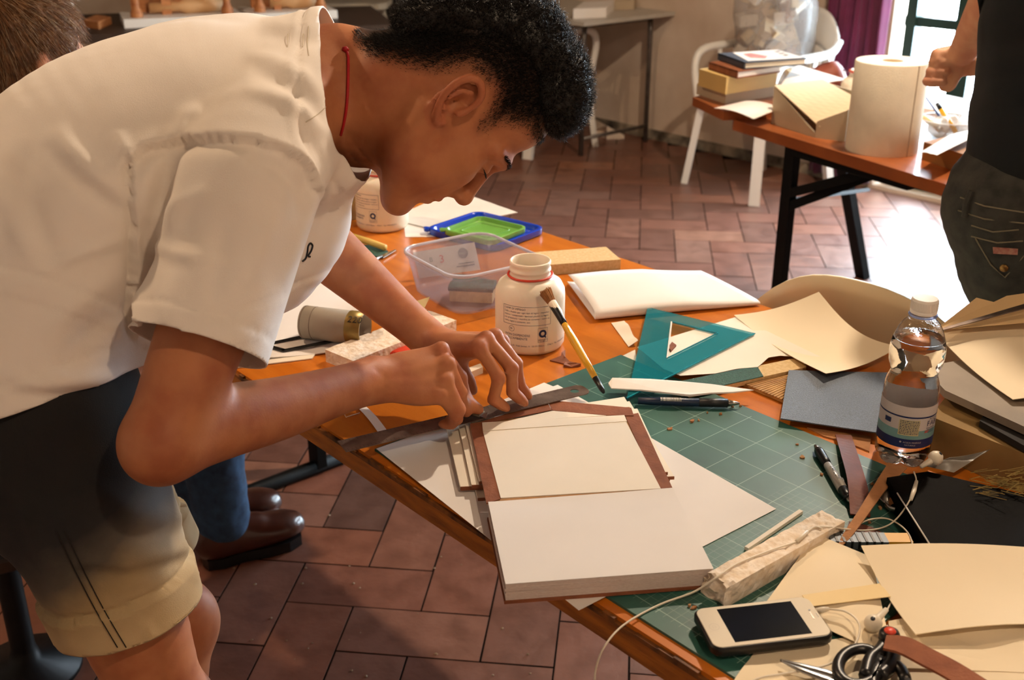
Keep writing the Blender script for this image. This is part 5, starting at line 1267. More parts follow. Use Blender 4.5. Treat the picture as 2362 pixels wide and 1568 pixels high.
# ---- white monobloc chairs
m_chw = mat('white_resin', '#e6e2da', .4, .03, 8); m_chc = mat('cream_resin', '#d9c6a0', .45, .04, 8)
def monobloc(label, loc, yaw, m, arms=True):
    c = thing('plastic_chair', label, 'chair', loc, yaw, 'plastic garden chairs')
    zs_ = .42
    o = link('seat', loft_me([[(x * k, y * k - .01, z) for x, y in rrect(.235, .23, .06)] for k, z in ((.97, zs_ - .035), (1, zs_ - .03), (1.0, zs_ - .004), (.97, zs_), (.6, zs_ - .010))], False, True), m, c, True)
    for sx in (-1, 1):
        bar('leg', (sx * .245, -.235, 0), (sx * .20, -.19, zs_ - .005), .050, m, c, .032)
        bar('leg', (sx * .235, .265, 0), (sx * .205, .19, zs_ - .005), .050, m, c, .032)
        if not arms: continue
        tube('arm', [(sx * .225, -.20, zs_ - .02), (sx * .262, -.20, .56), (sx * .268, -.15, .635), (sx * .270, 0, .648), (sx * .262, .14, .66), (sx * .225, .235, .70)], [.020, .018, .022, .024, .022, .016], m, c, 12, 5, (Vector((0, 0, 1)), .8))
        for yy in (-.05, .05, .14): bar('arm_spindle', (sx * .228, yy, zs_ - .01), (sx * .264, yy, .645), .020, m, c, .009)
    def shell(z0f, z1f, x0, x1, n=16):
        vs, fs = [], []
        def pt(f, x, off):
            k = x / .225; ztop = .83 - .11 * abs(k) ** 2.4; z = zs_ - .01 + (ztop - zs_ + .01) * f
            y = .205 + .085 * f - .055 * k * k + off; return (x * (1 - .06 * f), y, z)
        for off in (0, .010):
            for j in range(7):
                for i in range(n + 1): vs.append(pt(z0f + (z1f - z0f) * j / 6, x0 + (x1 - x0) * i / n, off))
        N_ = 7 * (n + 1); ix = lambda i, j, l: l * N_ + j * (n + 1) + i
        for l in (0, 1):
            for j in range(6):
                for i in range(n): fs.append((ix(i, j, l), ix(i + 1, j, l), ix(i + 1, j + 1, l), ix(i, j + 1, l)))
        for i in range(n): fs += [(ix(i, 0, 0), ix(i + 1, 0, 0), ix(i + 1, 0, 1), ix(i, 0, 1)), (ix(i, 6, 0), ix(i + 1, 6, 0), ix(i + 1, 6, 1), ix(i, 6, 1))]
        for j in range(6): fs += [(ix(0, j, 0), ix(0, j + 1, 0), ix(0, j + 1, 1), ix(0, j, 1)), (ix(n, j, 0), ix(n, j + 1, 0), ix(n, j + 1, 1), ix(n, j, 1))]
        me = pyd(vs, fs); bm = bmesh.new(); bm.from_mesh(me); bmesh.ops.recalc_face_normals(bm, faces=bm.faces); bm.to_mesh(me); bm.free(); return me
    link('back_top', shell(.62, 1.0, -.225, .225), m, c, True)
    for k in range(5):
        x = -.224 + k * .0925; link('back_slat', shell(.08, .66, x - .0 if k else x, x + .076, 5), m, c, True)
    link('back_foot', shell(0, .12, -.215, .215), m, c, True)
    return c
ca_, cb_, cc_, cd_ = T(1590, 418, 0), T(1722, 395, 0), T(1777, 465, 0), T(1859, 428, 0)
cen = (ca_ + cb_ + cc_ + cd_) / 4
CH1 = monobloc('white plastic armchair by the wall carrying the clear bag of offcuts', (cen.x + .0, cen.y - .045, 0), R(-58), m_chw)
CH2 = monobloc('cream plastic chair pushed up to the far side of the work table', (T(1905, 690, .80).x + .045, T(1905, 690, .80).y + .005, 0), R(-152), m_chc, False)
CH2.scale = (.94, .88, 1.0); CH2.location = RM(.215, 1.075, 0); CH2.rotation_euler.z = ROOM_ROT + pi + R(10)
CH3 = monobloc('white plastic chair behind the student\'s forehead, one leg showing', (.13, 6.16, 0), R(131), m_chw)
# ---- clear bag of offcuts on the chair
bgp = Vector((cen.x + .04, cen.y + .02, .425))
bag = thing('clear_bag', 'big clear plastic bag stuffed with wood and foam offcuts', 'bag', bgp, 0)
vs_, fs_ = [], []; ns2, nz2 = 44, 26
for j in range(nz2 + 1):
    f = j / nz2; z = .56 * f; r = .185 * (1 - .18 * (1 - f) ** 3) * (1 if f < .8 else 1 - .9 * (f - .8) / .2 * .5)
    for i in range(ns2):
        a = 2 * pi * i / ns2; w_ = 1 + .07 * sin(3 * a + 5 * f) + .05 * mnoise.noise(Vector((cos(a) * 3, sin(a) * 3, f * 6)))
        vs_.append((r * 1.02 * w_ * cos(a), r * .9 * w_ * sin(a), z))
for j in range(nz2):
    for i in range(ns2): fs_.append((j * ns2 + i, j * ns2 + (i + 1) % ns2, (j + 1) * ns2 + (i + 1) % ns2, (j + 1) * ns2 + i))
fs_.append(tuple(range(ns2))[::-1])
link('bag_film', pyd(vs_, fs_), film('bag_clear', '#d6d2cf', .30, .2), bag, True)
rg = random.Random(17); cols = [mat('offcut_a', '#d9c19a', .85, .08, 20), mat('offcut_b', '#bfa27c', .85, .1, 20), mat('offcut_c', '#e6dccb', .85, .05, 20), mat('offcut_d', '#a98462', .85, .1, 20)]
for k in range(95):
    a = rg.uniform(0, 2 * pi); r = .145 * sqrt(rg.random()); z = rg.uniform(.03, .50)
    bm = bmesh.new(); s_ = [rg.uniform(.018, .05) for _ in range(3)]; s_[2] *= .6; box_bm(bm, -s_[0], s_[0], -s_[1], s_[1], -s_[2], s_[2]); bev(bm, .004, 1)
    o = link('offcut', bm_mesh(bm), cols[k % 4], bag); o.location = (r * cos(a), r * .9 * sin(a), z); o.rotation_euler = (rg.uniform(0, 3), rg.uniform(0, 3), rg.uniform(0, 3))
o = None
bm = bmesh.new(); bmesh.ops.create_uvsphere(bm, u_segments=24, v_segments=12, radius=.075)
for v in bm.verts: v.co.y *= .45
o = link('foam_disc', bm_mesh(bm), cols[2], bag, True); o.location = (.02, -.10, .13); o.rotation_euler = (.3, .2, .1)

# ---- steel-legged table by the wall
m_tube = mat('grey_tube', '#77706a', .4, .2, 25, metal=.7)
def st_of(p): d = np.array([p.x, p.y]) - E0; return float(d @ U2), float(d @ N2)
s1_, t1_ = st_of(T(1345, 360, 0)); s2_, t2_ = st_of(T(1483, 325, 0)); sR = (s1_ + s2_) / 2
mt = thing('steel_table', 'narrow table on grey steel tube legs against the plaster wall', 'table', RM(sR, (t1_ + t2_) / 2, 0), ROOM_ROT)
hw_ = (t2_ - t1_) / 2
link('tabletop', prism_me([(-1.25, -hw_ - .10), (.10, -hw_ - .10), (.10, hw_ + .14), (-1.25, hw_ + .14)], .695, .715, .002), mat('grey_laminate', '#b9b2a6', .4, .05, 10), mt)
for x in (0, -1.1):
    for y in (-hw_, hw_): tube('leg', [(x, y, 0), (x, y, .60), (x, y * .97, .695)], .014, m_tube, mt, 12)
    tube('stretcher', [(x, -hw_, .09), (x, hw_, .09)], .010, m_tube, mt, 10)
    tube('top_rail', [(x, -hw_, .68), (x, hw_, .68)], .012, m_tube, mt, 10)
zt_ = .716
box_px('white_carton', 'white carton on the steel table, nearest its corner', 'box', (1398, 40), (1322, 44), (1418, 22), zt_, .05, m_white)
box_px('white_carton', 'smaller pale carton behind the white one on the steel table', 'box', (1462, 22), (1415, 24), (1475, 10), zt_, .05, m_gbox)
bar('crate_slat', T(1425, 60, 0), T(1420, 50, 0), .01, m_mdf, None) if False else None
wedge = pz('plaster_debris', 'pale broken plaster lump against the wall foot', 'rubble', [(1362, 268), (1400, 290), (1440, 312), (1400, 314), (1365, 300)], 0, [.02, .08, .02, .01, .03], m_plaster)

# ---- display table with sewing frames at the far left
ZD = .80
da, db = T(205, 80, ZD), T(860, 58, ZD); e_ = (db - da).normalized(); n_d = Vector((-e_.y, e_.x, 0))
dt_ = thing('display_table', 'dark brown table with wooden sewing frames behind the student', 'table', (da.x, da.y, 0), math.atan2(e_.y, e_.x))
m_dkw = mat('dark_brown_wood', '#3b2a1e', .5, .2, 10, stretch=(1, 8, 1)); Ld = (db - da).length
link('tabletop', prism_me([(-1.2, 0), (Ld + .1, 0), (Ld + .1, .75), (-1.2, .75)], ZD - .035, ZD, .002), m_dkw, dt_)
for x in (-1.1, Ld): 
    for y in (.06, .69): bar('leg', (x, y, 0), (x, y, ZD - .035), .05, m_dkw, dt_)
m_pine = mat('pine_wood', '#b67a48', .6, .12, 12, stretch=(1, 1, 6), col2='#97592e'); m_pinel = mat('light_pine', '#d4a878', .6, .1, 12)
def sew_frame(label, px0, px1, py0, py1, dn, dz=0):
    a, b = T(px0, py0, ZD + .035), T(px1, py1, ZD + .035); e = (b - a).normalized(); L = (b - a).length
    f = thing('sewing_frame', label, 'sewing frame', Vector((a.x, a.y, ZD)) , math.atan2(e.y, e.x), 'wooden sewing frames')
    link('base_board', prism_me([(0, 0), (L, 0), (L, .30), (0, .30)], 0, .036, .002), m_wht_pl, f)
    for x in (.06, L - .06):
        link('upright', xf(lathe_me([(.026, 0), (.026, .02), (.016, .04), (.014, .16), (.020, .2), (.014, .24), (.013, .42), (.018, .44), (0, .45)], 20), Matrix.Translation((x, .07, .036))), m_pine, f, True)
    tube('cross_bar', [(.02, .07, .40), (L - .02, .07, .40)], .015, m_pinel, f, 12)
    tube('roller', [(.12, .14, .065), (L * .5, .14, .065), (L * .55, .14, .065), (L - .05, .14, .065)], [.022, .022, .034, .026], m_pinel, f, 14)
    link('clamp_block', prism_me([(L * .34, .12), (L * .42, .12), (L * .42, .2), (L * .34, .2)], .036, .13, .002), m_pine, f)
    link('back_panel', prism_me([(.05, .24), (L - .05, .24), (L - .05, .26), (.05, .26)], .036, .36, .002), m_pine, f)
sew_frame('wooden sewing frame on a white base board, left of the two', 285, 562, 46, 34, .1)
sew_frame('wooden sewing frame on a white base board, right of the two', 575, 778, 33, 24, .1)
box_px('paint_box', 'small open box of paint tubes on the dark table', 'box', (228, 68), (195, 62), (258, 55), ZD, .03, m_pine)
tube('glass_phial', [T(148, 12, ZD + .0), T(160, 10, ZD + .09)], [.02, .018], m_wht_pl, None, 12); tag(bpy.data.objects['glass_phial'], 'small white bottle standing on the dark table at the far left', 'bottle')
# ---- grey folding chair and black bench behind the neck
fcx = thing('grey_stool', 'grey bent-tube stool standing behind the student\'s neck', 'stool', T(815, 200, .0) + Vector((0, 0, 0)))
m_lg = mat('light_grey_paint', '#a59a86', .6, .1, 12)
fcx.location = Vector((D(815, 60, 6.2).x, D(815, 60, 6.2).y, 0))
for sx in (-.17, .17):
    for sy in (-.15, .15): tube('leg', [(sx * 1.2, sy * 1.2, 0), (sx, sy, .55), (sx * .8, sy * .8, .76)], .018, m_lg, fcx, 10, 4)
link('seat', loft_me([[(x, y, z) for x, y in rrect(.2, .18, .05)] for z in (.76, .79)], True, True), m_lg, fcx)
bb = thing('black_cabinet', 'low black cabinet standing behind the student\'s neck', 'cabinet', Vector((D(872, 70, 7.3).x, D(872, 70, 7.3).y, 0)), ROOM_ROT)
box('cabinet_body', -.5, .5, -.2, .2, 0, .84, mat('black_paint', '#120f0d', .5, .1, 10), bb, .004)
for x in (-.25, .25): box('cabinet_door', x - .23, x + .23, -.212, -.2, .06, .80, MATS['black_paint'], bb, .003)
box('cabinet_top', -.52, .52, -.22, .22, .84, .86, mat('rust_wood', '#6d3f1e', .6, .15, 10), bb, .002)
for k in range(3):
    p = D(840 + 22 * k, 10, 7.3); o = box('leaning_panel', -.06, .06, -.01, .01, 0, .55, m_lg if k % 2 else m_gbox, None, .003); o.location = (p.x, p.y, .861); o.rotation_euler = (R(-8), 0, ROOM_ROT + R(-20 + 15 * k)); tag(o, ['grey panel leaning on top of the black cabinet, leftmost', 'pale panel standing on the black cabinet, middle one', 'grey panel leaning on top of the black cabinet, rightmost'][k], 'panel', 'panels on the cabinet')

# ---- crumbs on the floor tiles
rg = random.Random(31); bm = bmesh.new()
spots = [(640, 1260), (815, 1345), (830, 1355), (805, 1475), (625, 1425), (680, 1520), (540, 1310), (1620, 632), (1390, 1290), (760, 1188), (1040, 1378), (1650, 640), (1985, 745)]
for (x, y) in spots + [(rg.uniform(560, 1250), rg.uniform(1240, 1560)) for _ in range(26)]:
    p = T(x, y, 0.0008); r0 = rg.uniform(.0015, .005); v = []
    for i in range(5):
        a = 2 * pi * i / 5 + rg.uniform(-.3, .3); v.append(bm.verts.new((p.x + r0 * rg.uniform(.5, 1.2) * cos(a), p.y + r0 * rg.uniform(.4, 1) * sin(a), .0008)))
    t_ = bm.verts.new((p.x, p.y, .0008 + r0 * .6)); bm.faces.new(v[::-1])
    for i in range(5): bm.faces.new((v[i], v[(i + 1) % 5], t_))
o = link('floor_crumbs', bm_mesh(bm), mat('crumb', '#b9a58c', .9, .2, 60)); recentre(o); tag(o, 'pale paper and plaster crumbs scattered over the floor tiles', 'crumbs', kind='stuff')
# ================================================================== BODY MODELLING: smooth distance fields -> one continuous mesh
class Field:
    def __init__(s): s.pr = []
    def _add(s, lo, hi, k, op, fn): s.pr.append((np.array(lo, np.float32) - k - .004, np.array(hi, np.float32) + k + .004, k, op, fn))
    def ell(s, c, r, axes=None, k=.01, op='+'):
        c = np.array(c, np.float32); r = np.array(r, np.float32)
        A = np.eye(3, dtype=np.float32) if axes is None else np.array([list(Vector(a).normalized()) for a in axes], np.float32)
        ext = np.sqrt(((A * r[:, None]) ** 2).sum(0))
        def fn(P):
            q = (P - c) @ A.T; k0 = np.sqrt(((q / r) ** 2).sum(1)); k1 = np.sqrt(((q / (r * r)) ** 2).sum(1)) + 1e-9
            return k0 * (k0 - 1) / k1
        s._add(c - ext, c + ext, k, op, fn); return s
    def tube(s, pts, rad, side=None, k=.01, op='+', sub=4):
        """pts control points; rad list of r or (r_side, r_other); side = reference side vector"""
        rad = [(x, x) if not hasattr(x, '__len__') else x for x in rad]
        C = np.array(cat_spline(pts, sub), np.float32)
        ra = np.array([v.x for v in cat_spline([(x[0], 0, 0) for x in rad], sub)], np.float32); rb = np.array([v.x for v in cat_spline([(x[1], 0, 0) for x in rad], sub)], np.float32)
        sv = np.array(side if side is not None else (0, 0, 1), np.float32)
        mx = float(max(ra.max(), rb.max())); round_ = side is None
        def fn(P):
            n = len(P); best = np.full(n, 1e9, np.float32); bt = np.zeros(n, np.float32); bi = np.zeros(n, np.int32)
            for i in range(len(C) - 1):
                a = C[i]; ab = C[i + 1] - a; L2 = float(ab @ ab) + 1e-12
                q = P - a; t = np.clip((q @ ab) / L2, 0, 1)
                d = ((q - t[:, None] * ab) ** 2).sum(1)
                r_ = (ra[i] + rb[i]) * .5 + ((ra[i + 1] + rb[i + 1]) - (ra[i] + rb[i])) * .5 * t
                d = np.sqrt(d) - r_
                m = d < best; best[m] = d[m]; bt[m] = t[m]; bi[m] = i
            if round_: return best
            a = C[bi]; ab = C[bi + 1] - a; c = a + ab * bt[:, None]; q = P - c
            tg = ab / (np.linalg.norm(ab, axis=1)[:, None] + 1e-9)
            sd = sv - (tg @ sv)[:, None] * tg; sd /= np.linalg.norm(sd, axis=1)[:, None] + 1e-9
            ot = np.cross(tg, sd)
            A = ra[bi] + (ra[bi + 1] - ra[bi]) * bt; B = rb[bi] + (rb[bi + 1] - rb[bi]) * bt
            x = (q * sd).sum(1); y = (q * ot).sum(1); w = (q * tg).sum(1); M_ = (A + B) * .5
            k0 = np.sqrt((x / A) ** 2 + (y / B) ** 2 + (w / M_) ** 2); k1 = np.sqrt((x / A ** 2) ** 2 + (y / B ** 2) ** 2 + (w / M_ ** 2) ** 2) + 1e-9
            return k0 * (k0 - 1) / k1
        s._add(C.min(0) - mx, C.max(0) + mx, k, op, fn); return s
    def fn(s, lo, hi, f, k=.01, op='+'): s._add(lo, hi, k, op, f); return s
    def ev(s, P, cell=None):
        """distance at points, touching only primitives near them"""
        d = np.full(len(P), .08, np.float32)
        for lo, hi, k, op, f in s.pr:
            m = ((P > lo - .02) & (P < hi + .02)).all(1)
            if not m.any(): continue
            e = f(P[m]); c = d[m]
            if op == '+':
                h = np.clip(.5 + .5 * (c - e) / k, 0, 1); v = c + (e - c) * h - k * h * (1 - h)
            else:
                h = np.clip(.5 - .5 * (c + e) / k, 0, 1); v = c + (-e - c) * h + k * h * (1 - h)
            d[m] = v
        return d
    def mesh(s, h, B=8, off=0.0, warp=None):
        los = np.array([p[0] for p in s.pr if p[3] == '+']); his = np.array([p[1] for p in s.pr if p[3] == '+'])
        lo = los.min(0) - 2 * h; hi = his.max(0) + 2 * h; bs = B * h
        nb = np.ceil((hi - lo) / bs).astype(int)
        act = np.zeros(nb, bool)
        for p in s.pr:
            if p[3] != '+': continue
            a = np.clip(np.floor((p[0] - lo) / bs).astype(int), 0, nb - 1); b = np.clip(np.floor((p[1] - lo) / bs).astype(int), 0, nb - 1)
            act[a[0]:b[0] + 1, a[1]:b[1] + 1, a[2]:b[2] + 1] = True
        bi = np.argwhere(act); cen = (lo + (bi + .5) * bs).astype(np.float32)
        dc = s.ev(cen) - off; bi = bi[np.abs(dc) < bs * 1.15]
        g = np.arange(B + 1); gg = np.stack(np.meshgrid(g, g, g, indexing='ij'), -1).reshape(-1, 3)
        N = (nb * B + 2).astype(np.int64)
        gid = (bi[:, None, :] * B + gg[None]).reshape(-1, 3).astype(np.int64)
        key = (gid[:, 0] * N[1] + gid[:, 1]) * N[2] + gid[:, 2]
        uk, first, inv = np.unique(key, return_index=True, return_inverse=True)
        G = gid[first]; P = (lo + G * h).astype(np.float32)
        val = np.empty(len(P), np.float32); CH = 400000
        order = np.argsort(G[:, 0] // 24 * 1000003 + G[:, 1] // 24 * 1009 + G[:, 2] // 24, kind='stable')
        for c in range(0, len(P), CH):
            ix = order[c:c + CH]; val[ix] = s.ev(P[ix])
        val -= off
        V = val[inv].reshape(len(bi), B + 1, B + 1, B + 1); neg = V < 0
        K = key.reshape(len(bi), B + 1, B + 1, B + 1)
        # cells
        c8 = [(i, j, k) for i in (0, 1) for j in (0, 1) for k in (0, 1)]
        sl = lambda A, c: A[:, c[0]:B + c[0], c[1]:B + c[1], c[2]:B + c[2]]
        cnt = sum(sl(neg, c).astype(np.int8) for c in c8); mix = (cnt > 0) & (cnt < 8)
        ck = sl(K, (0, 0, 0))[mix]
        vals = np.stack([sl(V, c)[mix] for c in c8], 1)
        acc = np.zeros((len(ck), 3), np.float32); num = np.zeros(len(ck), np.float32); C8 = np.array(c8, np.float32)
        for a in range(8):
            for b in range(a + 1, 8):
                if np.abs(C8[a] - C8[b]).sum() != 1: continue
                va, vb = vals[:, a], vals[:, b]; m = (va < 0) != (vb < 0)
                t = np.where(m, va / (va - vb + 1e-12), 0)
                acc[m] += (C8[a] + (C8[b] - C8[a]) * t[:, None])[m]; num[m] += 1
        base = np.stack([ck // (N[1] * N[2]), (ck // N[2]) % N[1], ck % N[2]], 1)
        verts = lo + (base + acc / num[:, None]) * h
        o = np.argsort(ck); cks = ck[o]; verts = verts[o]
        faces = []
        strides = (N[1] * N[2], N[2], 1)
        for ax in range(3):
            d1, d2 = [(1, 2), (2, 0), (0, 1)][ax]
            e = [0, 0, 0]; e[ax] = 1
            a = neg[:, :B, :B, :B]; b = neg[:, e[0]:B + e[0], e[1]:B + e[1], e[2]:B + e[2]]
            m = a != b; kk = K[:, :B, :B, :B][m]; flip = a[m]
            s1, s2 = strides[d1], strides[d2]
            q = np.stack([kk - s1 - s2, kk - s2, kk, kk - s1], 1)
            ix = np.searchsorted(cks, q); ix = np.clip(ix, 0, len(cks) - 1); ok = (cks[ix] == q).all(1)
            ix, fl = ix[ok], flip[ok]; ix[~fl] = ix[~fl][:, ::-1]; faces.append(ix)
        Fc = np.concatenate(faces)
        return verts.astype(np.float64), Fc
def np_mesh(V, Fq, name='m'):
    me = bpy.data.meshes.new(name); me.vertices.add(len(V)); me.vertices.foreach_set('co', V.astype(np.float32).ravel())
    n = len(Fq); w = Fq.shape[1]; me.loops.add(n * w); me.loops.foreach_set('vertex_index', Fq.astype(np.int32).ravel())
    me.polygons.add(n); me.polygons.foreach_set('loop_start', np.arange(0, n * w, w, dtype=np.int32)); me.polygons.foreach_set('loop_total', np.full(n, w, np.int32))
    me.polygons.foreach_set('use_smooth', np.ones(n, bool)); me.update(calc_edges=True); me.validate(); return me
def relax(V, Fq, it=2, f=.5):
    for _ in range(it):
        acc = np.zeros_like(V); cnt = np.zeros(len(V))
        for a in range(4):
            i, j = Fq[:, a], Fq[:, (a + 1) % 4]
            for c in range(3): acc[:, c] += np.bincount(i, V[j, c], len(V)) + np.bincount(j, V[i, c], len(V))
            cnt += np.bincount(i, minlength=len(V)) + np.bincount(j, minlength=len(V))
        V = V + f * (acc / np.maximum(cnt, 1)[:, None] - V)
    return V
def vnormals(V, Fq):
    n = np.cross(V[Fq[:, 2]] - V[Fq[:, 0]], V[Fq[:, 3]] - V[Fq[:, 1]]); out = np.zeros_like(V)
    for a in range(4):
        for c in range(3): out[:, c] += np.bincount(Fq[:, a], n[:, c], len(V))
    return out / (np.linalg.norm(out, axis=1)[:, None] + 1e-12)
def prj(V):
    """picture coordinates of an array of points"""
    x, y, z = V[:, 0], V[:, 1], V[:, 2] - CZ
    zc = y * cos(TH) - z * sin(TH); yc = y * sin(TH) + z * cos(TH)
    return np.stack([W / 2 + F * x / zc, H / 2 - F * yc / zc], 1)
# ================================================================== THE STUDENT
def skin_mat(name, base, red, dark):
    m = bpy.data.materials.new(name); m.use_nodes = True; nt = m.node_tree; b = nt.nodes['Principled BSDF']
    ge = nt.nodes.new('ShaderNodeNewGeometry')
    nz = nt.nodes.new('ShaderNodeTexNoise'); nz.inputs['Scale'].default_value = 22; nz.inputs['Detail'].default_value = 5; nt.links.new(ge.outputs['Position'], nz.inputs['Vector'])
    cr = nt.nodes.new('ShaderNodeValToRGB'); cr.color_ramp.elements[0].color = (*hexc(red), 1); cr.color_ramp.elements[1].color = (*hexc(base), 1); cr.color_ramp.elements[0].position = .32; cr.color_ramp.elements[1].position = .62
    nt.links.new(nz.outputs['Fac'], cr.inputs[0])
    at = nt.nodes.new('ShaderNodeAttribute'); at.attribute_name = 'tone'; sp = nt.nodes.new('ShaderNodeSeparateColor'); nt.links.new(at.outputs['Color'], sp.inputs[0])
    m1 = nt.nodes.new('ShaderNodeMixRGB'); m1.inputs[2].default_value = (*hexc(dark), 1); nt.links.new(sp.outputs[0], m1.inputs[0]); nt.links.new(cr.outputs[0], m1.inputs[1])
    m2 = nt.nodes.new('ShaderNodeMixRGB'); m2.inputs[2].default_value = (*hexc('#b05a44'), 1); nt.links.new(sp.outputs[1], m2.inputs[0]); nt.links.new(m1.outputs[0], m2.inputs[1])
    m3 = nt.nodes.new('ShaderNodeMixRGB'); m3.inputs[2].default_value = (*hexc('#e0b49a'), 1); nt.links.new(sp.outputs[2], m3.inputs[0]); nt.links.new(m2.outputs[0], m3.inputs[1])
    nt.links.new(m3.outputs[0], b.inputs['Base Color']); b.inputs['Roughness'].default_value = .54; b.inputs['Specular IOR Level'].default_value = .28
    b.inputs['Subsurface Weight'].default_value = .10; b.inputs['Subsurface Radius'].default_value = (1, .4, .2); b.inputs['Subsurface Scale'].default_value = .005
    n2 = nt.nodes.new('ShaderNodeTexNoise'); n2.inputs['Scale'].default_value = 420; nt.links.new(ge.outputs['Position'], n2.inputs['Vector'])
    bp = nt.nodes.new('ShaderNodeBump'); bp.inputs['Strength'].default_value = .10; bp.inputs['Distance'].default_value = .001; nt.links.new(n2.outputs['Fac'], bp.inputs['Height']); nt.links.new(bp.outputs[0], b.inputs['Normal'])
    return m
def set_tone(me, tone):
    """tone: (n,3) hair stubble on scalp / reddish lips and knuckles / pale nails"""
    ca = me.color_attributes.new('tone', 'FLOAT_COLOR', 'POINT'); a = np.ones((len(tone), 4), np.float32); a[:, :3] = tone; ca.data.foreach_set('color', a.ravel())
def V3(v): return np.array([v[0], v[1], v[2]], float)
m_skin = skin_mat('student_skin', '#b5764f', '#9f5d3e', '#2a1a12')

LATV = Vector((-.52, .84, .10)).normalized()        # his left
FACE = Vector((.85, .53, 0)).normalized()
SRj = D(600, 400, 1.20); ERj = D(376, 1022, 1.17); WRj = D(862, 876, 1.335)
SLj = SRj + LATV * .335; ELj = D(655, 490, 1.60); WLj = D(996, 788, 1.475)
HPM = Vector((-.550, 1.165, .87)); HPR = HPM - LATV * .09; HPL = HPM + LATV * .09
C7 = D(755, 185, 1.365)
MID = (SRj + SLj) / 2
# head frame
HPHI = R(20)
h_u = (CR * .90 + CU * .42).normalized(); f0 = (CR * .42 - CU * .90).normalized()
h_f = (f0 * cos(HPHI) + CF * sin(HPHI)).normalized(); h_s = h_f.cross(h_u).normalized()
HO = D(1060, 245, 1.262) - h_s * .074                 # between the ears
def hd(s, f, u): return HO + h_s * s + h_f * f + h_u * u
HAX = (h_s, h_f, h_u)

B = Field()
# torso, hidden under the shirt
B.tube([HPM, (HPM + MID) / 2 + Vector((-.05, -.0, .075)), MID + Vector((-.02, 0, .0))], [(.135, .09), (.125, .085), (.135, .085)], LATV, .02)
B.tube([MID, C7.lerp(MID, .45), C7], [(.10, .06), (.075, .055), (.058, .058)], LATV, .03)
B.tube([SRj, MID.lerp(C7, .35), SLj], [.045, .055, .045], None, .03)
# legs
KNR = D(390, 1655, 1.47); KNL = D(402, 1440, 1.62)
ANR = Vector((KNR.x - .03, KNR.y - .02, .09)); ANL = Vector((KNL.x - .03, KNL.y, .09))
for hp, kn_, an in ((HPR, KNR, ANR), (HPL, KNL, ANL)):
    B.tube([hp, hp.lerp(kn_, .5), kn_.lerp(hp, .12), kn_, kn_.lerp(an, .3) - FACE * .012, kn_.lerp(an, .7), an], [.080, .068, .052, .050, .052, .038, .034], None, .02)
    B.ell(kn_ + FACE * .022, (.036, .032, .042), None, .03)
    B.tube([an + Vector((0, 0, -.02)), an + Vector((0, 0, -.055)) + FACE * .03, an + Vector((0, 0, -.068)) + FACE * .15], [.036, (.040, .030), (.042, .020)], LATV, .02)
# right arm
ua = ERj - SRj; fa = WRj - ERj
B.tube([SRj, SRj.lerp(ERj, .35), SRj.lerp(ERj, .72), ERj + ua.normalized() * -.01], [.056, .050, .0440, .0405], None, .015)
el_out = (ua.normalized() - fa.normalized()).normalized()
B.ell(ERj + el_out * .010, (.031, .031, .031), None, .02)
Bsp = (h_s * 0 + Vector((0, 0, 1)))
B.tube([ERj, ERj.lerp(WRj, .22) + Vector((0, 0, .004)), ERj.lerp(WRj, .5), ERj.lerp(WRj, .82), WRj], [(.0385, .0385), (.0395, .039), (.0350, .0345), (.0285, .0265), (.0285, .023)], (0, .5, 1), .018)
# left arm
B.tube([SLj, SLj.lerp(ELj, .5), ELj], [.052, .046, .041], None, .02)
B.tube([ELj, ELj.lerp(WLj, .25), ELj.lerp(WLj, .55), ELj.lerp(WLj, .85), WLj], [(.042, .040), (.043, .041), (.036, .034), (.028, .025), (.0275, .022)], (0, .3, 1), .03)
# hands: palm as a fan of metacarpals, then fingers
def Tz(t): return T(t[0], t[1], t[2])
def hand(wr, fingers, thumb, rk, nails):
    kn_ = [Tz(f[0]) for f in fingers]; n = len(kn_)
    pal_n = (kn_[0] - wr).cross(kn_[-1] - wr).normalized()
    if pal_n.z < 0: pal_n = -pal_n
    lat = (kn_[0] - kn_[-1]).normalized()
    for i, k_ in enumerate(kn_):
        w0 = wr + lat * (.012 - .008 * i); B.tube([w0, w0.lerp(k_, .5) + pal_n * -.004, k_ + pal_n * -.006], [(.0135, .0135), (.0130, .0125), (.0105, .0100)], None, .011)
    mid = sum(kn_, Vector()) / n; B.ell(wr.lerp(mid, .55) - pal_n * .012, (.036, .030, .013), ((mid - wr), lat, pal_n), .014)
    for i, f in enumerate(fingers):
        P4 = [Tz(q) for q in f]; r = rk[i]
        B.ell(P4[0] + pal_n * .0006, (r * 1.03, r * 1.0, r * .98), None, .007)
        B.tube([P4[0] - pal_n * .003, P4[0].lerp(P4[1], .5), P4[1]], [r * .98, r * .90, r * .94], None, .0028, sub=3)
        B.ell(P4[1], (r * 1.03,) * 3, None, .002)
        B.tube([P4[1], P4[1].lerp(P4[2], .5), P4[2]], [r * .93, r * .85, r * .85], None, .002, sub=3)
        B.tube([P4[2], P4[2].lerp(P4[3], .55), P4[3]], [r * .86, r * .84, r * .64], None, .002, sub=3)
        d_ = (P4[3] - P4[2]).normalized(); outn = (P4[3] - P4[2]).cross(P4[1] - P4[2]); 
        up_ = (P4[2] - (P4[1] + P4[3]) / 2); up_ = (up_ - d_ * up_.dot(d_)); up_ = up_.normalized() if up_.length > 1e-5 else Vector((0, 0, 1))
        nails.append((P4[2].lerp(P4[3], .85) + up_ * r * .62, d_, up_, r * .62))
    P4 = [v if isinstance(v, Vector) else Tz(v) for v in thumb]
    B.tube([wr.lerp(P4[0], .4), P4[0]], [.016, .0145], None, .014); B.tube(P4, [.0125, .0105, .0098, .0070][:len(P4)], None, .006, sub=3)
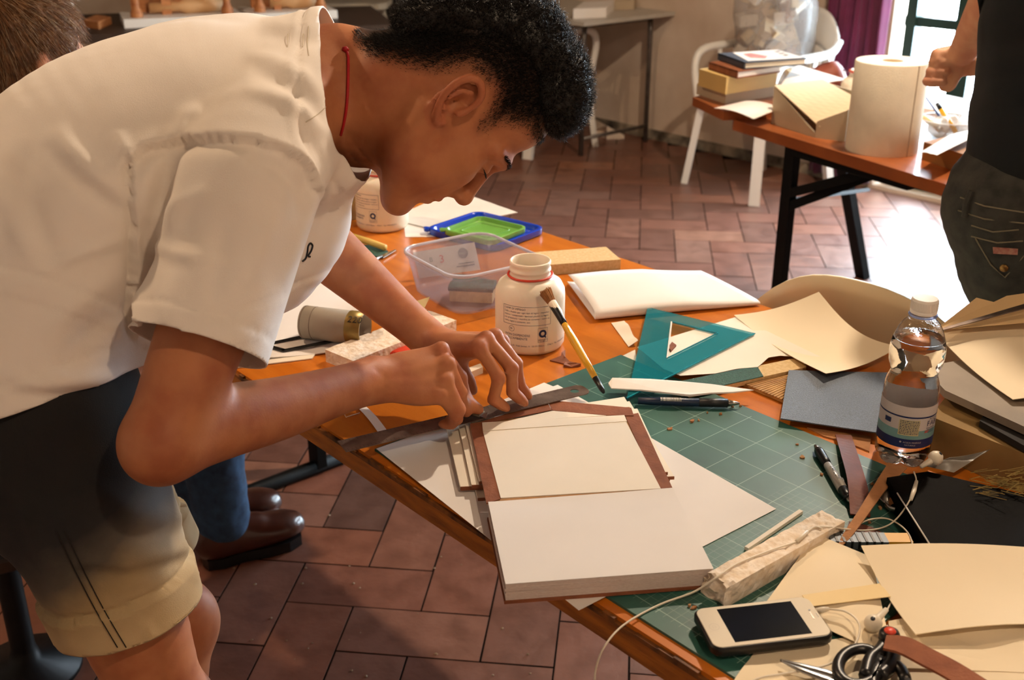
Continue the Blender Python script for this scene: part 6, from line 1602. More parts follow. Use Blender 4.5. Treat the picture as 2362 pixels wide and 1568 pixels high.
NAILS = []
FR = [[(1018, 806, .878), (1062, 870, .832), (1073, 913, .806), (1084, 942, .789)], [(1033, 838, .868), (1061, 905, .826), (1067, 934, .804), (1076, 953, .790)],
      [(1028, 875, .853), (1058, 944, .817), (1054, 966, .797), (1036, 967, .788)], [(1014, 908, .840), (1052, 958, .807), (1042, 977, .790), (1020, 978, .788)]]
hand(WRj, FR, [(985, 850, .835), (1040, 905, .812), (1078, 930, .800), (1104, 944, .789)], [.0092, .0094, .0090, .0082], NAILS)
FL = [[(1104, 797, .872), (1150, 872, .834), (1138, 921, .799), (1168, 941, .7865)], [(1122, 779, .876), (1180, 850, .840), (1182, 904, .805), (1210, 929, .7865)],
      [(1142, 772, .870), (1190, 838, .836), (1199, 889, .802), (1219, 914, .7865)], [(1158, 783, .852), (1180, 826, .824), (1190, 860, .797), (1204, 880, .7865)]]
hand(WLj, FL, [(1048, 822, .842), (1066, 856, .820), (1080, 880, .804), (1090, 900, .792)], [.0092, .0094, .0090, .0082], NAILS)
# neck and head
NB = C7.lerp(MID, .12) + FACE * .02 - Vector((0, 0, .045))
B.tube([hd(0, -.030, -.005), hd(0, -.030, -.065), NB.lerp(hd(0, -.03, -.06), .45), C7.lerp(NB, .5)], [(.056, .060), (.053, .060), (.056, .063), (.070, .068)], LATV, .02)
B.tube([hd(0, .012, -.075), NB + FACE * .035 - Vector((0, 0, .01))], [.030, .042], None, .03)      # throat
B.tube([hd(0, -.05, -.02), C7 + Vector((0, 0, .01)), SRj.lerp(C7, .35)], [.035, .04, .045], None, .04)   # trapezius
B.ell(hd(0, -.016, .045), (.073, .094, .088), HAX, .02)
B.ell(hd(0, .050, .062), (.056, .036, .040), HAX, .03)
B.ell(hd(0, .032, -.022), (.060, .052, .080), HAX, .03)
for s_ in (-1, 1):
    B.tube([hd(s_ * .058, -.004, -.032), hd(s_ * .052, .020, -.072), hd(s_ * .022, .074, -.110)], [.022, .022, .018], None, .025)
    B.ell(hd(s_ * .047, .058, -.016), (.020, .022, .018), HAX, .02)
    B.ell(hd(s_ * .036, .056, -.058), (.026, .024, .030), HAX, .03)
B.ell(hd(0, .080, -.110), (.019, .017, .016), HAX, .02)
for s_ in (-1, 1): B.ell(hd(s_ * .022, .078, -.036), (.018, .015, .026), HAX, .015)
B.tube([hd(-.052, .070, .018), hd(-.02, .088, .022), hd(.02, .088, .022), hd(.052, .070, .018)], [.009, .011, .011, .009], None, .014)
for s_ in (-1, 1):
    B.ell(hd(s_ * .032, .094, .001), (.017, .012, .0105), HAX, .010, '-')
    B.ell(hd(s_ * .032, .0755, .000), (.0135, .0135, .0125), HAX, .003)
    B.tube([hd(s_ * .046, .078, .000), hd(s_ * .032, .0895, -.001), hd(s_ * .018, .086, -.003)], [.0020, .0024, .0016], None, .004)
B.tube([hd(0, .090, .010), hd(0, .099, -.012), hd(0, .110, -.034)], [.0075, .0085, .0095], None, .012)
B.ell(hd(0, .110, -.038), (.0100, .0110, .0095), HAX, .008)
for s_ in (-1, 1):
    B.ell(hd(s_ * .0125, .097, -.042), (.0085, .0115, .0080), HAX, .006)
    B.ell(hd(s_ * .0065, .104, -.0495), (.0035, .0050, .0030), HAX, .003, '-')
B.ell(hd(0, .080, -.066), (.030, .018, .022), HAX, .02)
B.tube([hd(-.022, .084, -.068), hd(-.008, .0965, -.0655), hd(.008, .0965, -.0655), hd(.022, .084, -.068)], [.0030, .0052, .0052, .0030], None, .005)
B.tube([hd(-.019, .083, -.072), hd(0, .0945, -.0775), hd(.019, .083, -.072)], [.0032, .0064, .0032], None, .005)
B.tube([hd(-.024, .090, -.0712), hd(0, .1025, -.0714), hd(.024, .090, -.0712)], [.0014, .0018, .0014], None, .003, '-')
# ears
def ear(sg):
    def e(f, u, s): 
        ff = f * cos(.25) - u * sin(.25); uu = f * sin(.25) + u * cos(.25)
        return hd(sg * (.0745 + s + max(0, -f) * .35), -.004 + ff, -.001 + uu)
    eax = ((h_s * sg + h_f * .35).normalized(), (h_f - h_s * sg * .35).normalized(), (h_u * cos(.25) - h_f * sin(.25)).normalized())
    B.ell(e(-.005, .001, .001), (.0050, .0185, .0300), eax, .004)
    B.tube([e(.010, -.002, .005), e(.0125, .014, .010), e(.008, .027, .0125), e(-.004, .0335, .0135), e(-.016, .027, .0130), e(-.0205, .010, .0120), e(-.018, -.008, .0105), e(-.010, -.022, .009), e(.000, -.030, .004), e(.006, -.026, .002)],
           [.0036, .0042, .0048, .0050, .0050, .0048, .0044, .0046, .0056, .0042], None, .0022, sub=3)
    B.tube([e(.002, .020, .006), e(-.009, .013, .008), e(-.011, -.002, .008), e(-.005, -.014, .007)], [.0026, .0032, .0034, .0036], None, .003, sub=3)
    B.ell(e(-.001, -.001, .0095), (.0105, .0085, .0120), eax, .003, '-')
    B.ell(e(-.006, .021, .0115), (.0065, .0062, .0048), eax, .003, '-')
    B.ell(e(.010, -.004, .006), (.0045, .0038, .0075), eax, .004)
ear(1); ear(-1)

import time as _t; _t0 = _t.time()
bV, bF = B.mesh(.0030)
bV = relax(bV, bF, 1, .35)
print('body', len(bV), round(_t.time() - _t0, 1))
rel = bV - V3(HO); Lc = np.stack([rel @ V3(h_s), rel @ V3(h_f), rel @ V3(h_u)], 1)     # head coordinates
def sdpoly(P, poly):
    """distance to an open polyline in 2-D, with side sign (left of direction positive)"""
    best = np.full(len(P), 1e9); sg = np.zeros(len(P)); poly = np.array(poly, float)
    for a, b in zip(poly[:-1], poly[1:]):
        ab = b - a; t = np.clip(((P - a) @ ab) / (ab @ ab), 0, 1); q = P - a - t[:, None] * ab; d = np.hypot(q[:, 0], q[:, 1])
        cr_ = ab[0] * (P[:, 1] - a[1]) - ab[1] * (P[:, 0] - a[0]); m = d < best; best[m] = d[m]; sg[m] = np.sign(cr_)[m]
    return best, sg
def polyt(P, poly):
    """distance to a polyline and position 0..1 along it"""
    best = np.full(len(P), 1e9); tt = np.zeros(len(P)); poly = np.array(poly, float); L = np.hypot(*(poly[1:] - poly[:-1]).T); cum = np.concatenate([[0], np.cumsum(L)]); tot = cum[-1]
    for i, (a, b) in enumerate(zip(poly[:-1], poly[1:])):
        ab = b - a; t = np.clip(((P - a) @ ab) / (ab @ ab), 0, 1); q = P - a - t[:, None] * ab; d = np.hypot(q[:, 0], q[:, 1])
        m = d < best; best[m] = d[m]; tt[m] = (cum[i] + t[m] * L[i]) / tot
    return best, tt
# scalp regions in head coordinates (f,u): thick hair above one line, clipped hair down to another
THICK = [(-.145, -.085), (-.100, -.066), (-.080, .000), (-.040, .080), (.010, .098), (.052, .074), (.075, .070), (.12, .085)]
FADE = [(-.145, -.098), (-.082, -.070), (-.042, -.016), (-.029, .026), (-.002, .040), (.012, .030), (.030, .006), (.040, .006), (.044, .036), (.060, .056), (.12, .075)]
def scalp(L):
    fu = L[:, 1:3]; top = np.abs(L[:, 0]) * 0
    dT, sT = sdpoly(fu, THICK); dF, sF = sdpoly(fu, FADE)
    tk = np.where(sT > 0, dT, -dT); fd = np.where(sF > 0, dF, -dF); return tk, fd
tk, fd = scalp(Lc)
onhead = (np.linalg.norm(Lc - np.array([0, -.01, .03]), axis=1) < .145)
earzone = (np.abs(Lc[:, 0]) > .0775) & (np.abs(Lc[:, 1] + .004) < .032) & (np.abs(Lc[:, 2]) < .040)
tone = np.zeros((len(bV), 3)); 
fade_amt = np.clip((fd + .003) / .026, 0, 1) ** .8 * .88 + np.clip((tk + .012) / .02, 0, 1) * .12
tone[:, 0] = np.where(onhead & ~earzone & (Lc[:, 2] > -.10), fade_amt, 0)
lip = onhead & (np.abs(Lc[:, 2] + .071) < .0125) & (Lc[:, 1] > .084) & (np.abs(Lc[:, 0]) < .026); tone[lip, 1] = .45
tone[onhead & earzone, 1] = .25
# dark beard stubble on the chin tip
tone[:, 0] = np.maximum(tone[:, 0], np.where(onhead, .35 * np.clip(1 - np.linalg.norm(Lc - np.array([0, .084, -.122]), axis=1) / .018, 0, 1), 0))
for p, d_, u_, r_ in NAILS:
    q = bV - V3(p); a = q @ V3(d_); b = q @ V3(d_.cross(u_)); c = q @ V3(u_)
    m = (np.abs(a) < r_ * 1.15) & (np.abs(b) < r_ * .95) & (np.abs(c) < .004); tone[m, 2] = .55
pxy = prj(bV)
for kx, ky in ((1018, 806), (1033, 838), (1028, 875), (1014, 908), (1062, 870), (1061, 905), (1058, 944), (1052, 958), (1104, 797), (1122, 779), (1150, 872), (1180, 850), (1138, 921)):
    dk = np.hypot(pxy[:, 0] - kx, pxy[:, 1] - ky); tone[:, 1] = np.maximum(tone[:, 1], .22 * np.exp(-(dk / 16) ** 2))
# fold creases on finger joints and wrist
bN = vnormals(bV, bF); face_cam = (bN @ V3(CF)) < .2
def groove(V, N, P2, mask, poly, w, amp):
    d, _ = sdpoly(P2, poly); g = amp * np.exp(-(d / w) ** 2) * mask; return V + N * g[:, None]
for poly, w, a in (([(866, 850), (890, 872), (884, 905)], 7, -.0007), ([(1126, 862), (1150, 866), (1168, 874)], 4, -.0005), ([(1158, 842), (1180, 845), (1192, 854)], 4, -.0005),
                   ([(905, 845), (960, 822), (1012, 808)], 9, .0007), ([(905, 860), (965, 850), (1024, 838)], 8, .0006), ([(905, 880), (960, 880), (1020, 876)], 8, .0005), ([(1015, 790), (1060, 788), (1100, 794)], 8, .0006)):
    bV = groove(bV, bN, prj(bV), face_cam, poly, w, a)
person = thing('person', 'young person in a white tee and shade-painted shorts bending over the ruler', 'person', Vector((ANR.x, ANR.y, 0)))
bme = np_mesh(bV, bF); set_tone(bme, tone)
pb_ = under(person, link('body', bme, m_skin))

# ------------------------------------------------------------------ hair
def strands(roots, dirs, lens, rad, seed, curl, flow=None, nseg=3):
    """thin three-sided tapering strands in one mesh"""
    rs = np.random.RandomState(seed); n = len(roots); a = rs.normal(size=(n, 3)); sx = np.cross(dirs, a); sx /= np.linalg.norm(sx, axis=1)[:, None] + 1e-9; sy = np.cross(dirs, sx)
    ring = [(1, 0), (-.5, .866), (-.5, -.866)]; Vs = np.zeros((n, nseg * 3 + 1, 3)); p = roots.copy(); d = dirs.copy()
    ph = rs.uniform(0, 6.28, n)
    for k in range(nseg):
        r = rad * (1 - .75 * k / nseg)
        for j, (x, y) in enumerate(ring): Vs[:, k * 3 + j] = p + sx * (r * x)[:, None] + sy * (r * y)[:, None]
        w = ph + k * 2.1
        dd = d + (sx * np.cos(w)[:, None] + sy * np.sin(w)[:, None]) * curl[:, None]
        if flow is not None: dd = dd + flow * (k + 1) / nseg
        dd /= np.linalg.norm(dd, axis=1)[:, None]; p = p + dd * (lens / nseg)[:, None]
    Vs[:, -1] = p
    base = np.arange(n)[:, None] * (nseg * 3 + 1); tri = []
    for k in range(nseg - 1):
        for j in range(3):
            a0, a1, b0, b1 = k * 3 + j, k * 3 + (j + 1) % 3, k * 3 + 3 + j, k * 3 + 3 + (j + 1) % 3
            tri += [(a0, a1, b1), (a0, b1, b0)]
    k = (nseg - 1) * 3
    for j in range(3): tri.append((k + j, k + (j + 1) % 3, nseg * 3))
    Fa = (base[:, :, None] + np.array(tri)[None]).reshape(-1, 3)
    return np_mesh(Vs.reshape(-1, 3), Fa)
def hair_mat(name, c1, c2):
    m = mat(name, c1, .42, .1, 60, col2=c2, spec=.35); return m
m_hair = hair_mat('black_hair', '#17110d', '#0a0706')
rs = np.random.RandomState(5)
# thick cushion of hair on top: lumpy solid under the curls
Hf = Field()
HC0 = hd(0, -.014, .050)
Hf.ell(HC0, (.084, .104, .104), HAX, .01)
Hf.ell(hd(0, .040, .105), (.062, .052, .050), HAX, .03)
Hf.ell(hd(0, -.085, .01), (.060, .036, .055), HAX, .03)
hV, hF = Hf.mesh(.004)
hL = np.stack([(hV - V3(HO)) @ V3(a) for a in HAX], 1); tkh, fdh = scalp(hL)
hN = vnormals(hV, hF)
lump = np.array([mnoise.fractal(Vector(v) * 55, .8, 2, 3) for v in hV])
inset = np.clip((.034 - tkh) / .044, 0, 1) ** 1.4
hV2 = hV + hN * (lump * .0050)[:, None] - hN * (inset * .030)[:, None]
keep = (tkh > -.008)
fk = keep[hF].all(1); ids = np.unique(hF[fk]); remap = -np.ones(len(hV), int); remap[ids] = np.arange(len(ids))
cap_ = np_mesh(hV2[ids], remap[hF[fk]])
hair = under(person, link('hair', cap_, m_hair))
# curls over the cushion
selv = ids[(tkh[ids] > .0)]; pick = rs.choice(selv, 22000)
dr = hN[pick] * .75 + rs.normal(size=(len(pick), 3)) * .45; dr /= np.linalg.norm(dr, axis=1)[:, None]
ln = (.007 + .010 * rs.rand(len(pick))) * np.clip(.5 + tkh[pick] / .03, .4, 1)
me = strands(hV2[pick] - hN[pick] * .001, dr, ln, np.full(len(pick), .00042), 1, np.full(len(pick), .8))
o = link('curls', me, m_hair); o['kind'] = 'stuff'; o.parent = hair
# clipped hair on the sides and nape
bN = vnormals(bV, bF); okv = np.where(onhead & ~earzone & (fd > -.001) & (tk < .006) & (Lc[:, 2] > -.10))[0]
w_ = np.clip(fd[okv] / .02, .03, 1); w_ /= w_.sum(); pick = rs.choice(okv, 26000, p=w_)
flow = -V3(h_u) * .6 - V3(h_f) * .35
jit = rs.normal(size=(len(pick), 3)) * .0012
dr = bN[pick] * .5 + flow * .8 + rs.normal(size=(len(pick), 3)) * .18; dr /= np.linalg.norm(dr, axis=1)[:, None]
ln = .0020 + np.clip((fd[pick]) / .035, 0, 1) * .0075 * (.6 + .8 * rs.rand(len(pick)))
me = strands(bV[pick] + jit - bN[pick] * .0005, dr, ln, np.full(len(pick), .00026), 2, np.full(len(pick), .2))
o = link('clipped_hair', me, m_hair); o['kind'] = 'stuff'; o.parent = hair
# eyebrow and lashes
eb = []; 
for s_ in (1, -1):
    for k in range(170):
        f = rs.rand(); p = hd(s_ * (.018 + .036 * f), .0965 - .022 * f ** 1.6 + .001, .0225 + .004 * sin(f * 2.6) + rs.uniform(-.0028, .0028)); eb.append((p, h_s * s_ * .8 + h_f * .25 + h_u * .2, .006))
    for k in range(60):
        f = rs.rand(); p = hd(s_ * (.020 + .026 * f), .0885 - .010 * (f - .4) ** 2 * 4 + .002, -.0022); eb.append((p, h_f * .9 - h_u * .35 + h_s * s_ * .3, .007))
me = strands(np.array([V3(e[0]) for e in eb]), np.array([V3(e[1].normalized()) for e in eb]), np.array([e[2] for e in eb]), np.full(len(eb), .00035), 3, np.full(len(eb), .12))
o = under(person, link('eyebrows', me, m_hair)); o['kind'] = 'stuff'
rr_ = [hd(.0, 0, 0)]
# red cord round the neck
m_cord = mat('red_cord', '#b3121c', .6, .1, 80)
# ------------------------------------------------------------------ T-shirt
from mathutils.bvhtree import BVHTree
_t0 = _t.time()
S = Field()
SPB = (HPM + MID) / 2 + Vector((-.055, 0, .066))
S.tube([HPM + Vector((-.025, -.02, -.17)), HPM + Vector((-.025, 0, .03)), SPB, MID + Vector((-.035, 0, -.002)), MID.lerp(C7, .55) + Vector((0, 0, -.006)), C7 + Vector((.02, 0, -.004))],
       [(.215, .160), (.196, .142), (.176, .124), (.168, .112), (.125, .092), (.082, .080)], LATV, .02, sub=10)
S.tube([SRj.lerp(C7, .55) + Vector((0, 0, .012)), SRj + Vector((.0, 0, .010)), SRj.lerp(ERj, .30), SRj.lerp(ERj, .52), SRj.lerp(ERj, .72)], [.072, .071, .069, .071, .073], None, .022)
S.tube([SLj.lerp(C7, .55) + Vector((0, 0, .012)), SLj + Vector((0, 0, .008)), SLj.lerp(ELj, .30), SLj.lerp(ELj, .72)], [.070, .070, .066, .068], None, .03)
S.tube([D(720, 425, 1.34), D(668, 522, 1.37), D(520, 640, 1.40), D(300, 770, 1.38)], [.042, .070, .085, .09], None, .05)    # chest cloth hanging free
S.tube([C7 + Vector((.0, 0, .0)), NB + FACE * .02 + Vector((.0, 0, -.01)), D(765, 385, 1.28)], [.078, .060, .030], None, .03)
S.tube([D(430, 640, 1.40), D(350, 740, 1.40), D(290, 860, 1.40), D(250, 980, 1.40)], [.09, .10, .108, .108], None, .04)      # belly cloth
sV, sF = S.mesh(.0042)
sV = relax(sV, sF, 3, .5)
def smooth_border(V, Fq, it=8):
    E_ = np.concatenate([np.sort(Fq[:, [a, (a + 1) % 4]], 1) for a in range(4)]); u_, c_ = np.unique(E_, axis=0, return_counts=True); e = u_[c_ == 1]
    V = V.copy(); n = len(V); cnt = np.bincount(e[:, 0], minlength=n) + np.bincount(e[:, 1], minlength=n); m = cnt == 2
    for _ in range(it):
        acc = np.zeros_like(V)
        for c in range(3): acc[:, c] = np.bincount(e[:, 0], V[e[:, 1], c], n) + np.bincount(e[:, 1], V[e[:, 0], c], n)
        V[m] += .5 * (acc[m] / 2 - V[m])
    return V
def clip(V, Fq, p, n, mask):
    """cut away the side of a plane; vertices on the border are moved onto the plane"""
    p, n = V3(p), V3(n.normalized()); d = (V - p) @ n; out = (d > 0) & mask
    fo = out[Fq]; keepf = ~fo.all(1); Fk = Fq[keepf]; bord = np.unique(Fk[out[Fk]]); V = V.copy(); V[bord] -= n * d[bord][:, None]
    ids = np.unique(Fk); rm = -np.ones(len(V), int); rm[ids] = np.arange(len(ids)); return V[ids], rm[Fk]
# hem, sleeves, neck
spine0 = (HPM + Vector((-.02, 0, .05)) - (HPM + Vector((-.035, -.015, -.10)))).normalized()
pre = BVHTree.FromPolygons([Vector(v) for v in sV], [tuple(int(i) for i in f) for f in sF])
def pre_hit(x, y, d):
    h_ = pre.ray_cast(Vector((0, 0, CZ)), ray(x, y).normalized()); return h_[0] if h_[0] is not None else D(x, y, d)
ph = pre_hit(2, 965, 1.2); ph2 = pre_hit(290, 880, 1.15)
print('hem', ph, ph2, (ph - Vector((0, 0, CZ))).length, (ph2 - Vector((0, 0, CZ))).length)
hem_n = (ph2 - ph).cross(ray(150, 930).normalized() * .85 + LATV * .15).normalized()
if hem_n.z > 0: hem_n = -hem_n
far_from = lambda V, c, r: np.linalg.norm(V - V3(c), axis=1) < r
sV, sF = clip(sV, sF, ph, hem_n, (sV[:, 2] < .98) & (np.linalg.norm(np.cross(sV - V3(SRj), V3((ERj - SRj).normalized())), axis=1) > .086))
au = (ERj - SRj).normalized(); ps = D(445, 803, 1.19); sl_n = (D(312, 762, 1.19) - D(580, 842, 1.19)).cross(CF - CU * .25).normalized()
if sl_n.dot(au) < 0: sl_n = -sl_n
axd = np.linalg.norm(np.cross(sV - V3(SRj), V3((ERj - SRj).normalized())), axis=1); along = (sV - V3(SRj)) @ V3((ERj - SRj).normalized())
sV, sF = clip(sV, sF, ps, sl_n, (axd < .088) & (along > .10))
al = (ELj - SLj).normalized(); sV, sF = clip(sV, sF, SLj.lerp(ELj, .62), al, far_from(sV, SLj.lerp(ELj, .75), .11))
ca1, ca2 = D(750, 40, 1.36), D(810, 405, 1.25); col_n = (ca2 - ca1).cross(CF * 1.0 + CR * .07).normalized()
if col_n.x < 0: col_n = -col_n
sV, sF = clip(sV, sF, ca1, col_n, sV[:, 2] > .90)
# folds: ridges and valleys drawn on the cloth
sN = vnormals(sV, sF); P2 = prj(sV); near = np.clip(-(sN @ V3(CF)) * 2.2 + .35, 0, 1)
dist_c = np.linalg.norm(sV - np.array([0, 0, CZ]), axis=1); near = near * (dist_c < 1.42)
FOLDS = [  # polyline in picture, width px, height m
    ([(560, 125), (650, 150), (720, 205), (752, 270)], 17, .0035), ([(575, 165), (650, 190), (712, 235), (745, 300)], 14, -.003), ([(560, 205), (660, 235), (740, 305), (765, 350)], 15, .003),
    ([(600, 60), (680, 70), (735, 60)], 22, .003), ([(620, 95), (690, 100), (740, 95)], 16, -.002),
    ([(120, 290), (190, 370), (260, 430), (312, 465)], 20, .004), ([(100, 330), (170, 410), (250, 470), (315, 505)], 16, -.003), ([(270, 300), (290, 350), (300, 400)], 12, .003),
    ([(390, 320), (415, 300), (430, 270), (470, 250)], 18, .003), ([(30, 300), (10, 400), (40, 520), (100, 640)], 22, .0035), ([(70, 320), (60, 420), (100, 540), (160, 640)], 20, -.0025),
    ([(320, 540), (230, 570), (150, 600), (60, 660)], 12, .0025), ([(300, 620), (200, 680), (90, 780)], 24, .003), ([(310, 700), (220, 760), (140, 860)], 24, -.003),
    ([(0, 860), (90, 885), (200, 880), (300, 860)], 16, .0035), ([(0, 905), (120, 915), (240, 900), (310, 870)], 14, -.003), ([(60, 845), (150, 870), (260, 850)], 12, .0025),
    ([(450, 330), (430, 400), (415, 470), (395, 540), (360, 580)], 16, .0045), ([(350, 360), (335, 430), (330, 520)], 14, .004), ([(395, 340), (380, 420), (365, 500)], 14, -.0045),
    ([(600, 345), (680, 360), (725, 410), (728, 470), (690, 570), (650, 660)], 16, .004), ([(560, 360), (640, 385), (690, 440), (690, 510)], 16, -.004),
    ([(480, 430), (420, 480), (380, 560)], 14, .003), ([(640, 470), (600, 560), (560, 660)], 26, .003), ([(330, 560), (430, 590), (520, 600)], 14, .0025),
    ([(545, 470), (510, 560), (500, 680), (520, 780)], 26, -.003), ([(400, 620), (390, 700), (400, 790)], 22, .003), ([(720, 320), (745, 370), (755, 430), (745, 500)], 12, .003), ([(690, 300), (725, 350), (738, 420)], 10, -.0025),
]
disp = np.zeros(len(sV))
for poly, w, a in FOLDS:
    d, tt = polyt(P2, [(v.x, v.y) for v in cat_spline([(x, y, 0) for x, y in poly], 5)])
    disp += a * np.exp(-(d / (w * 1.15)) ** 2) * np.sin(np.clip(tt, 0, 1) * pi) ** .8
# armhole: the yoke overhangs the set-in sleeve
ARM = [(v.x, v.y) for v in cat_spline([(298, 378, 0), (330, 345, 0), (400, 327, 0), (490, 317, 0), (580, 325, 0), (650, 345, 0), (705, 380, 0), (725, 430, 0)], 5)]
d, sg = sdpoly(P2, ARM); disp += np.where(sg < 0, .0030 * np.exp(-(d / 30) ** 2), -.0045 * np.exp(-(d / 26) ** 2))
REAR = [(300, 372), (308, 470), (312, 600), (310, 760)]
d, sg = sdpoly(P2, REAR); disp += np.where(sg < 0, .003 * np.exp(-(d / 14) ** 2), -.006 * np.exp(-(d / 16) ** 2))
# stitched hems and collar rib
for p, n_, w in ((ph, hem_n, .030), (ps, sl_n, .022)):
    q = -(sV - V3(p)) @ V3(n_.normalized()); disp += .0010 * ((q > -.001) & (q < w) & (np.abs(q) < w)); disp -= .0012 * np.exp(-((q - w) / .0022) ** 2) * (np.abs(q) < .06)
qc = -(sV - V3(ca1)) @ V3(col_n.normalized()); disp += .0012 * ((qc < .017) & (sV[:, 2] > 1.0)); disp -= .0014 * np.exp(-((qc - .018) / .0025) ** 2); disp += .001 * np.exp(-((qc - .026) / .003) ** 2)
disp *= near * 1.75
nz_ = np.array([mnoise.fractal(Vector(v) * 14, 1.0, 2, 2) for v in sV[::1]]) * .0012
sV = smooth_border(relax(sV + sN * (disp + nz_ * near)[:, None], sF, 1, .4), sF, 12)
def cloth_mat(name, c, c2, rough=.9, sheen=.2, weave=900):
    m = mat(name, c, rough, .03, 5, .12, weave, col2=c2, sheen=sheen, spec=.2); return m
m_shirt = cloth_mat('white_cotton', '#efe6dd', '#e7dccf')
sme = np_mesh(sV, sF); shirt = under(person, link('shirt', sme, m_shirt))
md = shirt.modifiers.new('cloth', 'SOLIDIFY'); md.thickness = .0016; md.offset = -1
# printed mark on the chest
bpy.context.view_layer.update()
from mathutils.bvhtree import BVHTree
bvh = BVHTree.FromPolygons([Vector(v) for v in sV], [tuple(int(i) for i in f) for f in sF])
def hit(px, py, tree=bvh):
    r_ = ray(px, py).normalized(); h_ = tree.ray_cast(Vector((0, 0, CZ)), r_); return h_[0], h_[1]
def on_cloth(polys, lift=.0012, tree=bvh):
    out = []
    for poly, rad in polys:
        pts = [];
        for x, y in poly:
            p_, n_ = hit(x, y, tree)
            if p_ is not None: pts.append(p_ - ray(x, y).normalized() * lift)
        if len(pts) > 1: out.append((pts, rad))
    return out
lg = []
for pts, rad in on_cloth([([(v.x, v.y) for v in cat_spline([(697, 603, 0), (705, 596, 0), (709, 582, 0), (711, 568, 0), (716, 561, 0), (721, 566, 0), (718, 578, 0), (711, 590, 0), (716, 592, 0)], 4)], .0011)]): lg.append(tube_me(pts, rad, 6))
if lg: o = link('chest_print', join_me(lg), m_blk); o.parent = shirt
# stitch lines
sl_ = []
for pts, rad in on_cloth([([(v.x, v.y) for v in cat_spline([(758, 240, 0), (735, 262, 0), (705, 282, 0)], 6)], .0005), ([(v.x, v.y) for v in cat_spline([(712, 60, 0), (709, 100, 0), (712, 128, 0)], 6)], .0005), ([(664, 78), (663, 108)], .0004), ([(700, 78), (698, 108)], .0004)], .0006): sl_.append(tube_me(pts, rad, 5))
if sl_: o = link('stitching', join_me(sl_), mat('thread_beige', '#cdbfa8', .8, .05, 10)); o.parent = shirt; o['kind'] = 'stuff'
print('shirt', len(sV), round(_t.time() - _t0, 1))
# red cord at the nape, tied with a knot
bvb = BVHTree.FromPolygons([Vector(v) for v in bV], [tuple(int(i) for i in f) for f in bF])
cp_ = [q for q in (hit(x, y, bvb)[0] for x, y in ((798, 114), (803, 130), (803, 170), (802, 210), (799, 250), (793, 285), (786, 312))) if q is not None]
cp_ = [p - ray(*prj(np.array([V3(p)]))[0]).normalized() * .0016 for p in cp_]
co = under(person, link('neck_cord', tube_me(cat_spline(cp_, 4), .0017, 8), m_cord, None, True))
kn0 = link('knot', tube_me([cp_[0] + Vector((-.004, 0, .001)), cp_[0], cp_[0] + Vector((.003, 0, -.001))], [.002, .0038, .002], 8), m_cord, None, True); kn0.parent = co

# ------------------------------------------------------------------ shorts
Q_ = Field()
Q_.tube([HPM + Vector((-.02, -.01, .06)), HPM + Vector((-.02, -.01, -.05)), HPM + Vector((0, 0, -.12))], [(.162, .112), (.165, .116), (.140, .105)], LATV, .02)
def legpt(hp, kn_, f): return hp.lerp(kn_, f)
Q_.tube([HPR + Vector((-.005, 0, .02)), legpt(HPR, KNR, .35), legpt(HPR, KNR, .62), legpt(HPR, KNR, .95)], [.100, .090, .080, .078], None, .03)
Q_.tube([HPL + Vector((0, 0, .02)), legpt(HPL, KNL, .35), legpt(HPL, KNL, .62), legpt(HPL, KNL, .95)], [.100, .090, .080, .076], None, .03)
qV, qF = Q_.mesh(.0045); qV = relax(qV, qF, 3, .5)
hr1, hr2 = D(172, 1545, 1.33), D(462, 1432, 1.33); hr_n = (hr2 - hr1).cross(CF + CU * .35).normalized()
if hr_n.z > 0: hr_n = -hr_n
hl1, hl2 = D(432, 1262, 1.56), D(486, 1195, 1.56); hl_n = (KNL - HPL).normalized()
near_r = lambda V: np.linalg.norm(np.cross(V - V3(HPR), V3((KNR - HPR).normalized())), axis=1) < np.linalg.norm(np.cross(V - V3(HPL), V3((KNL - HPL).normalized())), axis=1)
qV, qF = clip(qV, qF, hr1.lerp(hr2, .5), hr_n, near_r(qV) & (qV[:, 2] < .78))
qV, qF = clip(qV, qF, hl1.lerp(hl2, .5), hl_n, ~near_r(qV) & (qV[:, 2] < .78))
qV, qF = clip(qV, qF, ph - hem_n.normalized() * .045, -hem_n, qV[:, 2] > .6)
qN = vnormals(qV, qF); P2 = prj(qV); nr_ = near_r(qV); dq = np.zeros(len(qV))
# turned-up cuffs
for p, n_, mk in ((hr1.lerp(hr2, .5), hr_n, nr_), (hl1.lerp(hl2, .5), hl_n, ~nr_)):
    q = -(qV - V3(p)) @ V3(n_.normalized()); c_ = mk & (q < .045) & (q > -.02); dq[c_] += .0065; dq -= np.where(mk, .004 * np.exp(-((q - .048) / .003) ** 2), 0)
fr_ = (qN @ V3(CF)) < .1
for poly, w, a in (([(130, 1210), (200, 1340), (270, 1480), (300, 1540)], 5, .002), ([(150, 1210), (218, 1340), (288, 1480)], 5, .002), ([(200, 1120), (300, 1180), (400, 1200)], 30, .003), ([(190, 1290), (300, 1300), (420, 1265)], 16, .003), ([(180, 1320), (300, 1330), (430, 1290)], 14, -.003),
                   ([(380, 1050), (400, 1150), (430, 1270), (440, 1330)], 14, .003), ([(330, 1440), (350, 1480)], 14, .0025), ([(60, 1180), (120, 1330), (170, 1480)], 20, .003), ([(240, 1230), (340, 1240), (420, 1220)], 22, -.003)):
    d, _ = sdpoly(P2, poly); dq += a * np.exp(-(d / w) ** 2) * fr_
qV = smooth_border(qV + qN * dq[:, None], qF, 10)
